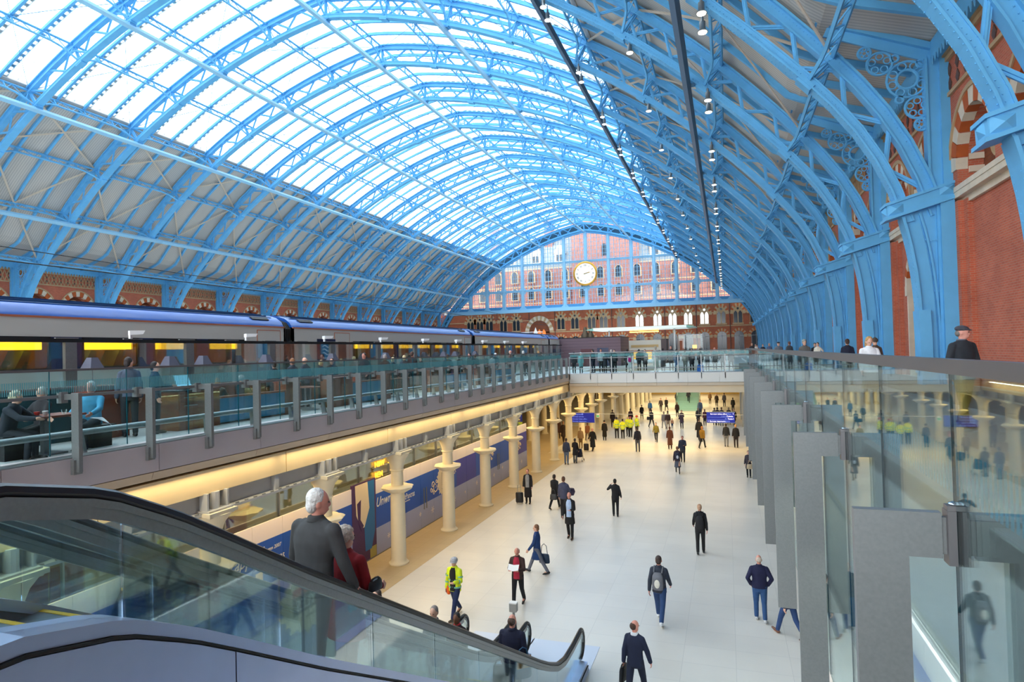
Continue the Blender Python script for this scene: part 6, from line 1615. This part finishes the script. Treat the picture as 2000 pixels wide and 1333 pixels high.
person('tall man in a black jacket and grey trousers standing under the bridge edge', -6.24, 45.63, F_, 1.78, 20, 'stand', (36, 34, 40), 'jacket', (84, 84, 86), (50, 40, 36), 'short', BLK, 0, 1)
person('woman in an olive top with arms loose walking towards us', -5.45, 50.6, F_, 1.60, 180, 'walkL', (120, 110, 44), 'vest', BLK, (60, 44, 36), 'full', BLK, 0, 1)
person('woman in a long brown coat seen from behind below the bridge', -4.1, 47.17, F_, 1.66, 8, 'stand', (92, 50, 30), 'long', (60, 34, 24), (70, 36, 28), 'full', BLK, 0, 1)
r, hnd, up, _ = person('woman in a mustard coat walking away to the right of the brown coat', -1.86, 48.02, F_, 1.66, -20, 'walkR', (136, 100, 24), 'jacket', BLK, (170, 110, 60), 'full', BLK, 0, 1)
bag('black handbag hanging from the hand of the woman in mustard', hnd(-1), BLK, .24, .12, .3, .06, 0)
person('man in a black jacket and grey trousers, left of the couple by the blue sign', -.19, 49.04, F_, 1.72, -4, 'stand', (28, 32, 40), 'jacket', (122, 124, 128), (50, 42, 40), 'short', BLK, 0, 1)
person('fair-haired companion all in black, right of the couple by the blue sign', .48, 48.65, F_, 1.70, 6, 'stand', (22, 22, 30), 'jacket', (40, 30, 32), (196, 150, 96), 'short', BLK, 0, 1)
person('man in a denim jacket and jeans seen from behind near the columns', -10.05, 39.73, F_, 1.72, 0, 'stand', (50, 60, 86), 'jacket', (92, 108, 136), (60, 42, 36), 'short', (80, 60, 40), 0, 1)
person('person in a black coat pushing a pushchair beside the denim jacket', -9.62, 40.38, F_, 1.62, 0, 'hold', (24, 22, 28), 'coat', (80, 86, 96), (50, 40, 40), 'full', BLK, 0, 1)
t = thing('pushchair', 'dark pushchair in front of the person in the black coat', 'pushchair', (-9.5, 41.0, F_)); mb = MB()
for s_ in (-1, 1): mb.tube([(s_*.22, -.3, 1.0), (s_*.22, .1, .45), (s_*.22, .35, .08)], .014, 6); mb.tube([(s_*.22, .1, .45), (s_*.22, -.2, .08)], .014, 6)
mb.build('frame', STEELD, t); mb = MB(); loft(mb, [((0, .05, .3), .2, .2), ((0, .0, .6), .22, .12), ((0, -.05, .85), .2, .08)], 12); mb.build('seat', cloth(DKN), t, True); mb = MB()
for s_ in (-1, 1): mb.ring((s_*.24, .35, .08), .065, .015, 'x', 12, 5); mb.ring((s_*.24, -.2, .08), .065, .015, 'x', 12, 5)
mb.build('wheels', RUBBER, t)
person('person in a tan jacket with an orange bag between the warm-lit columns', -10.6, 46.4, F_, 1.60, 10, 'stand', (150, 120, 84), 'jacket', (110, 84, 50), (150, 110, 70), 'short', BLK, 0, 0)
r, hnd, up, _ = person('balding man in a long black coat walking past the columns with a case', -9.51, 45.55, F_, 1.74, 170, 'walkL', (22, 18, 20), 'long', BLK, (200, 150, 116), 'bald', BLK, 1, 1)
suitcase('black upright suitcase pulled by the balding man in the long black coat', Vector((-9.95, 45.3, F_+.9)), F_, (30, 22, 26), 0)
person('person in a long black hooded coat right of the left blue sign', -9.6, 50.8, F_, 1.66, 0, 'stand', (20, 16, 18), 'long', BLK, (30, 24, 24), 'hat', BLK, 0, 0)
person('woman in a tan-brown jacket below the left blue sign', -10.9, 50.3, F_, 1.56, 30, 'walkL', (120, 74, 50), 'jacket', (120, 100, 80), (90, 56, 40), 'full', BLK, 0, 0)
for i, (x, y, h, fc, hc, hk, l) in enumerate(((-8.83, 52.2, 1.80, 20, (30, 26, 26), 'short', 'police officer in a yellow vest, leftmost of the huddle under the bridge'), (-8.30, 52.0, 1.66, 5, (40, 30, 28), 'short', 'police officer with back to us, second from the left in the yellow huddle'), (-8.12, 53.6, 1.70, 170, (190, 190, 120), 'short', 'officer facing us at the middle of the yellow huddle'), (-7.82, 53.1, 1.74, -5, (200, 60, 80), 'cap', 'officer with a red-banded cap, second from the right in the yellow huddle'), (-7.4, 53.9, 1.76, -40, (214, 84, 40), 'hard', 'worker with orange hard hat and orange sleeves, rightmost of the yellow huddle'))):
    person(l, x, y, F_, h, fc, 'pocket' if i % 2 else 'stand', (226, 232, 40), 'jacket', (24, 22, 30), hc, hk, BLK, 0, 1, extra=[('hivis',)], group='people in yellow vests')
G0 = [(-10.4, 59.3, 1.72, 0, (40, 30, 30), (44, 34, 30), 'stand', 'jacket', 'person in dark brown standing behind the yellow huddle at left'), (-8.96, 61.1, 1.66, 0, (54, 30, 34), (40, 30, 34), 'stand', 'jacket', 'person in a dark maroon jacket right behind the yellow huddle'),
 (-8.57, 66.5, 1.60, 10, (26, 22, 24), BLK, 'walkL', 'coat', 'woman in a flared black coat walking beyond the yellow huddle'), (-8.19, 70.7, 1.66, 0, (36, 96, 160), (60, 40, 44), 'stand', 'jacket', 'person in a bright blue jacket beyond the bridge'),
 (-6.86, 60.1, 1.74, -20, (40, 42, 48), (44, 42, 48), 'walkR', 'jacket', 'man in dark grey hurrying with a black shoulder bag'), (-7.42, 74.8, 1.66, 180, (60, 52, 54), (40, 36, 36), 'walkL', 'jacket', 'man in a brown jacket walking towards us far beyond the bridge'),
 (-6.89, 76.0, 1.62, 170, (26, 24, 28), BLK, 'walkR', 'coat', 'person in a black coat beside the man in brown far beyond the bridge'), (-5.63, 59.1, 1.66, 20, (150, 140, 136), (160, 156, 150), 'walkL', 'jacket', 'person in pale grey next to a crowd with bags'),
 (-5.2, 58.4, 1.72, 15, (70, 50, 46), (150, 130, 112), 'stand', 'jacket', 'person in a brown jacket and pale trousers with a child'), (-4.9, 59.2, .95, 0, (200, 150, 120), (40, 70, 110), 'stand', 'jumper', 'small child in jeans beside the brown jacket'),
 (-4.05, 59.3, 1.72, 175, (70, 56, 70), (36, 36, 64), 'hold', 'coat', 'woman in a purple-brown coat walking towards us'), (-5.17, 69.3, 1.60, 5, (60, 40, 44), BLK, 'stand', 'jacket', 'person in dark maroon queuing at the far stairs'),
 (-2.22, 51.7, 1.86, -10, (22, 22, 26), BLK, 'walkL', 'long', 'tall person in a long black coat just left of the mustard coat'), (-2.81, 69.5, 1.84, 178, (70, 96, 140), (50, 70, 100), 'stand', 'jacket', 'tall man in a blue-grey jacket near the far stairs'),
 (-2.09, 61.5, 1.60, 0, (90, 50, 60), (36, 38, 60), 'stand', 'jacket', 'person in a wine-coloured jacket left of the right blue sign'), (-2.74, 62.6, 1.62, 0, (48, 48, 52), BLK, 'stand', 'coat', 'person in charcoal standing left of the wine-coloured jacket'),
 (-1.24, 62.4, 1.65, 0, (66, 66, 74), (60, 56, 60), 'stand', 'jacket', 'person behind the right blue sign, at its left'), (-.96, 62.0, 1.74, 0, (50, 46, 50), (30, 30, 36), 'stand', 'jacket', 'person in black trousers behind the right blue sign'),
 (-.59, 61.6, 1.78, 0, (90, 84, 86), (50, 74, 96), 'stand', 'jacket', 'person in blue jeans behind the middle of the right blue sign'), (.05, 62.9, 1.64, 0, (60, 50, 44), (40, 36, 30), 'stand', 'jacket', 'person in brown behind the right half of the blue sign'),
 (.5, 62.1, 1.66, 170, (70, 64, 50), (60, 40, 40), 'walkL', 'coat', 'person in a drab coat just right of the right blue sign'), (-13.6, 51.2, 1.78, 20, (70, 40, 30), (50, 34, 28), 'stand', 'coat', 'person in a russet coat deep among the warm-lit columns'),
 (-12.6, 49.0, 1.80, 0, (40, 26, 24), (40, 28, 26), 'walkL', 'coat', 'tall person in dark brown among the warm-lit columns'), (-14.5, 53.6, 1.6, 40, (110, 60, 40), (60, 44, 36), 'stand', 'jacket', 'person in rust brown farthest left among the warm-lit columns'),
 (-4.4, 77.3, 1.70, 0, (40, 42, 54), (30, 50, 60), 'walkL', 'jacket', 'person in dark blue climbing the far stairs'), (-6.37, 85, 1.6, 0, (50, 44, 44), BLK, 'stand', 'jacket', 'person in dark clothes left of the far stairs'),
 (-2.18, 85.3, 1.6, 0, (120, 90, 60), (90, 74, 56), 'stand', 'jacket', 'person in ochre brown right of the far stairs'), (-1.31, 81.6, 1.7, 180, (70, 56, 46), BLK, 'walkL', 'coat', 'person in a brown coat walking, far right beyond the bridge'),
 (-.41, 81.7, 1.7, 20, (90, 90, 104), (50, 50, 60), 'stand', 'jacket', 'person in slate blue at the far right beyond the bridge'), (.54, 75.3, 1.62, 0, (30, 34, 34), BLK, 'stand', 'jacket', 'person in black standing at the far right edge beyond the bridge')]
for i, (x, y, h, fc, c, lg, ps, tk, l) in enumerate(G0):
    person(l, x, y, F_ if 'climbing' not in l else F_+.17*5, h, fc, ps, c, tk, lg, [(60, 44, 36), (40, 34, 32), (120, 84, 60), (150, 130, 110)][i % 4], ['short', 'full', 'short', 'long'][i % 4], BLK, i % 2, 0)
bag('black shoulder bag carried by the hurrying man in dark grey', Vector((-7.1, 60.0, F_+1.1)), BLK, .4, .15, .3, .1, 0, 'shoulder_bag')
# ---- escalator riders
r, hnd, up, _ = person('man in a navy jumper stepping off the near escalator, seen from behind', -4.05, 11.4, step_z(11.4), 1.78, 0, 'stand', (22, 26, 52), 'jumper', (110, 120, 128), (84, 62, 52), 'bald', BLK, 1, 2, build=1.2)
bag('blue and tan shoulder bag on the right side of the man in the navy jumper', up((.24, -.12, .30)), (30, 84, 120), .34, .14, .36, .20, 40, 'shoulder_bag')
mb = MB(); p = up((.24, -.12, .30)); o = mb; mb.box(-.14, .14, -.075, -.06, -.36, -.14); q = mb.build('tan_flap', cloth((186, 130, 66)), [c for c in bpy.data.objects if c.name.startswith('shoulder_bag')][-1]); q.location = (0, 0, .56)
bag('black bag hanging from the left hand of the man in the navy jumper', up((-.30, .05, -.08)), BLK, .26, .14, .34, .10, 20)
person('man with a red scarf riding up the second escalator, facing us', -5.62, 12.3, step_z(12.3), 1.72, 178, 'stand', (40, 30, 36), 'jacket', BLK, (26, 22, 22), 'short', BLK, 2, 1, collar=(210, 40, 50))
person('rider in a grey coat going up the second escalator behind glass', -5.45, 10.9, step_z(10.9), 1.72, 180, 'hold', (84, 84, 90), 'coat', (70, 72, 78), (150, 140, 134), 'short', BLK, 0, 1)
person('rider in a black jacket going up the second escalator, highest of the three', -5.9, 9.6, step_z(9.6), 1.70, 178, 'stand', (48, 48, 54), 'jacket', (54, 56, 62), (80, 66, 60), 'short', BLK, 0, 1)
# ---- left deck: the bar
D_ = ZD
person('man in a blue fleece jacket seated at the bar table, far left', -12.3, 9.3, D_, 1.76, 205, 'sit', (58, 140, 178), 'jumper', (36, 40, 50), (206, 206, 206), 'full', BLK, 1, 2, build=1.15, override=dict(aR=(20, 22, 60, .5), aL=(46, 14, 26, .2)))
person('woman in a dark cardigan with grey hair seated behind the bar table', -12.85, 8.7, D_, 1.66, 190, 'sit', (40, 34, 40), 'jumper', BLK, (190, 184, 176), 'full', BLK, 0, 1, collar=(200, 60, 60))
person('guest in a black quilted coat with fair grey hair at the left frame edge', -12.3, 7.7, D_, 1.66, -60, 'sit', (30, 36, 48), 'jumper', (30, 34, 44), (200, 190, 160), 'curly', BLK, 0, 2, build=1.2, override=dict(aR=(50, 10, 30, .2), aL=(44, 10, 30, .2), lean=14))
t = thing('napkin', 'white napkin hanging over the knee of the man in the blue fleece', 'napkin', (-11.95, 9.25, D_+.52)); mb = MB(); v = [(-.12, -.16, .10), (.10, -.16, .08), (.22, -.02, -.02), (.2, .22, -.24), (-.05, .1, .05), (.02, .0, .09)]; mb.add(v, [(0, 1, 5), (1, 2, 5), (2, 3, 4, 5), (4, 0, 5)]); mb.add([(a, b, c-.01) for a, b, c in v], [(0, 5, 1), (1, 5, 2), (2, 5, 4, 3), (4, 5, 0)]); mb.build('cloth', WHITE, t)
person('bar waiter in a grey shirt standing with his back to us by the cabinet', -12.95, 10.7, D_, 1.82, 60, 'stand', (84, 92, 112), 'jumper', (22, 24, 34), (40, 30, 28), 'short', BLK, 0, 2, yaw=-50)
person('dark-haired waitress in a black apron beside the walnut cabinet', -12.8, 11.25, D_, 1.70, -60, 'hold', (40, 58, 70), 'jumper', (30, 52, 62), (24, 20, 24), 'full', BLK, 0, 2)
BR = [(-13.9, 16.7, 1.60, 60, (32, 34, 44), (40, 30, 30), 'short', 'man in black with a red scarf turning left in the bar'), (-13.5, 17.1, 1.70, 80, (60, 66, 84), (150, 100, 64), 'short', 'sandy-haired man in grey-blue facing left in the bar'), (-13.8, 17.9, 1.72, 90, (64, 74, 92), (200, 160, 140), 'bald', 'balding man in grey-blue next to the sandy-haired man'),
 (-13.4, 18.5, 1.60, 0, (44, 58, 74), (206, 178, 130), 'full', 'blonde woman standing in the bar in front of the emblem panel'), (-13.7, 19.2, 1.66, 200, (34, 30, 34), (54, 30, 34), 'full', 'woman with dark red hair leaning in the bar'), (-14.0, 22.2, 1.84, 180, (40, 48, 60), (50, 40, 36), 'short', 'tall man facing us in the bar with a white-lined bag'),
 (-13.8, 23.5, 1.76, 0, (60, 46, 40), (160, 150, 146), 'short', 'grey-haired person in brown in the middle of the bar'), (-13.2, 23.0, 1.62, 20, (70, 60, 54), (214, 190, 140), 'full', 'fair-haired woman left of the pale-haired woman in the bar'), (-13.2, 24.1, 1.70, 10, (58, 54, 60), (220, 196, 150), 'full', 'pale-haired woman in the middle of the crowded bar'),
 (-13.3, 25.0, 1.86, 0, (54, 36, 42), (70, 44, 36), 'short', 'tall man in a wine-dark jumper with back to us in the bar'), (-14.0, 27.2, 1.62, 160, (48, 40, 44), (36, 30, 30), 'short', 'short dark-haired person right of the tall man in the bar'), (-13.5, 32.1, 1.74, 150, (52, 52, 58), (34, 28, 28), 'short', 'young dark-haired man standing before the second gangway'),
 (-12.7, 33.5, 1.60, 0, (180, 186, 190), (60, 50, 46), 'short', 'person in a pale grey top holding papers at the balustrade'), (-13.2, 35.3, 1.70, 200, (30, 34, 40), (230, 230, 226), 'cap', 'person in a white cap among the bar crowd'), (-13.2, 38.2, 1.86, 90, (110, 70, 66), (206, 130, 120), 'bald', 'ruddy bald man turning left near the end of the bar'),
 (-13.2, 40.9, 1.80, 0, (30, 34, 44), (226, 224, 220), 'full', 'white-haired person with back to us near the end of the bar'), (-13.2, 44.6, 1.78, 0, (36, 38, 46), (196, 150, 100), 'full', 'sandy-haired person nearest the bridge on the left deck'), (-12.9, 27.9, 1.70, 30, (36, 60, 74), (60, 44, 40), 'short', 'person in dark teal behind the balustrade left of the white top'),
 (-13.0, 29.6, 1.68, -20, (70, 56, 50), (40, 34, 34), 'full', 'person in brown behind the ninth pair of posts'), (-12.7, 31.0, 1.66, 10, (34, 36, 44), (90, 70, 56), 'short', 'person in black close to the balustrade before the second gangway'), (-12.9, 36.9, 1.64, 10, (90, 70, 84), (60, 40, 36), 'full', 'person in mauve before the white cap'),
 (-12.6, 39.5, 1.66, 0, (40, 60, 90), (50, 40, 36), 'short', 'person in blue close to the balustrade near the bridge'), (-12.5, 42.6, 1.68, 0, (36, 40, 44), (60, 50, 44), 'short', 'person in charcoal close to the balustrade near the bridge')]
SPOT = []
for i, (x, y, h, fc, c, hc, hk, l) in enumerate(BR):
    if x > -13.9: y *= 13.7/-x; x = -13.7
    while any(abs(x-a) < .55 and abs(y-b) < .55 for a, b in SPOT): y += .12
    SPOT.append((x, y))
    person(l, x, y, D_, h, fc, ['stand', 'hold', 'pocket'][i % 3], c, ['jacket', 'jumper'][i % 2], [(34, 40, 54), (70, 54, 44), BLK][i % 3], hc, hk, BLK, i % 2, 1 if y < 26 else 0)
person('seated guest in an orange-red coat behind the shorter teal bench', -13.3, 20.4, D_, 1.64, 20, 'sit', (176, 74, 40), 'jumper', (150, 90, 40), (60, 40, 36), 'full', BLK, 0, 1)
person('seated guest with grey curls behind the long teal bench', -13.4, 14.7, D_, 1.64, 10, 'sit', (40, 42, 48), 'jumper', BLK, (190, 186, 180), 'curly', BLK, 0, 1)
person('seated guest with light brown hair behind the long teal bench', -13.5, 13.9, D_, 1.58, 30, 'sit', (96, 76, 60), 'jumper', BLK, (170, 130, 86), 'full', BLK, 0, 1)
# ---- bridge crowd
BG = [(-10.9, 46.2, 1.62, 0, (36, 38, 48), BLK, 'stand', (44, 36, 34), 'short', 'person in black at the left end of the bridge'), (-10.3, 45.9, 1.56, 180, (120, 176, 180), (60, 84, 90), 'stand', (196, 200, 196), 'hat', 'person in a pale teal top second from the left on the bridge'), (-9.5, 46.5, 1.78, 60, (30, 34, 54), (40, 40, 60), 'stand', (36, 28, 28), 'short', 'man in navy third from the left on the bridge'),
 (-9.05, 47.3, 1.80, 200, (196, 200, 204), BLK, 'hold', (40, 30, 30), 'short', 'man in a pale jacket holding something, behind the man in navy'), (-8.5, 46.0, 1.50, 0, (40, 40, 48), BLK, 'lean', (50, 40, 40), 'full', 'short person in a black dress on the bridge'), (-8.2, 47.0, 1.72, 0, (36, 40, 50), (40, 44, 60), 'stand', (206, 190, 180), 'full', 'fair-haired person in black by the blue panel on the bridge'),
 (-7.9, 46.6, 1.72, 180, (34, 34, 40), BLK, 'stand', (60, 44, 40), 'short', 'dark-haired person next to the fair-haired one on the bridge'), (-7.0, 47.0, 1.74, 10, (36, 30, 34), BLK, 'stand', (30, 24, 26), 'short', 'dark-haired man with a bright pink backpack neighbour on the bridge'), (-6.7, 46.2, 1.44, 0, (226, 226, 226), (214, 214, 214), 'stand', (80, 60, 50), 'full', 'child in white with a pink backpack on the bridge'),
 (-6.4, 49.0, 1.70, 0, (50, 50, 54), BLK, 'stand', (40, 34, 32), 'short', 'dark figure behind the child on the bridge'), (-5.9, 48.6, 1.68, 180, (60, 50, 46), BLK, 'stand', (60, 44, 36), 'short', 'person in dark brown at the back of the bridge crowd'), (-4.86, 46.4, 1.88, 15, (186, 184, 174), (190, 188, 178), 'stand', (180, 170, 150), 'full', 'tall person in a long pale raincoat in the middle of the bridge'),
 (-4.5, 48.0, 1.72, 0, (40, 44, 54), BLK, 'stand', (30, 26, 26), 'short', 'person in charcoal right of the pale raincoat'), (-3.9, 48.0, 1.90, 180, (34, 32, 38), BLK, 'stand', (28, 24, 24), 'short', 'tallest dark-haired man at the back of the bridge'), (-3.4, 46.5, 1.64, 30, (60, 84, 120), (60, 90, 130), 'stand', (60, 46, 40), 'short', 'person in denim blue right of the raincoat on the bridge'),
 (-2.8, 46.5, 1.62, 0, (150, 140, 130), (120, 116, 110), 'stand', (90, 64, 50), 'full', 'person in a beige coat on the bridge'), (-2.4, 47.5, 1.62, 180, (50, 40, 44), BLK, 'stand', (70, 46, 40), 'short', 'person in dark maroon right of the beige coat'), (-1.8, 47.5, 1.64, 0, (40, 40, 46), BLK, 'stand', (60, 46, 40), 'short', 'person in black by the blue bag on the bridge'),
 (-1.3, 47.0, 1.60, 0, (90, 84, 86), (60, 58, 64), 'lean', (50, 42, 40), 'short', 'person in grey bending near the right of the bridge'), (-.8, 48.0, 1.76, 180, (60, 58, 60), (70, 66, 64), 'walkL', (170, 110, 90), 'bald', 'ruddy man in grey walking at the right of the bridge'), (-.25, 46.5, 1.56, 0, (36, 36, 42), BLK, 'walkR', (50, 40, 36), 'short', 'person in black second from the right end of the bridge'), (.3, 46.0, 1.62, 10, (44, 50, 60), (30, 34, 44), 'walkL', (40, 34, 32), 'short', 'person in slate at the right end of the bridge')]
for i, (x, y, h, fc, c, lg, ps, hc, hk, l) in enumerate(BG):
    person(l, x, y, D_, h, fc, ps, c, 'long' if 'raincoat' in l and 'pale' in l else 'coat' if i % 3 == 1 else 'jacket', lg, hc, hk, BLK, i % 2, 0, extra=[('backpack', (210, 40, 130))] if 'child' in l[:5] else ())
bag('bright blue holdall standing on the bridge floor', Vector((-1.75, 46.2, D_+.56)), (30, 100, 190), .5, .3, .45, .1, 0, 'holdall')
run_jobs()
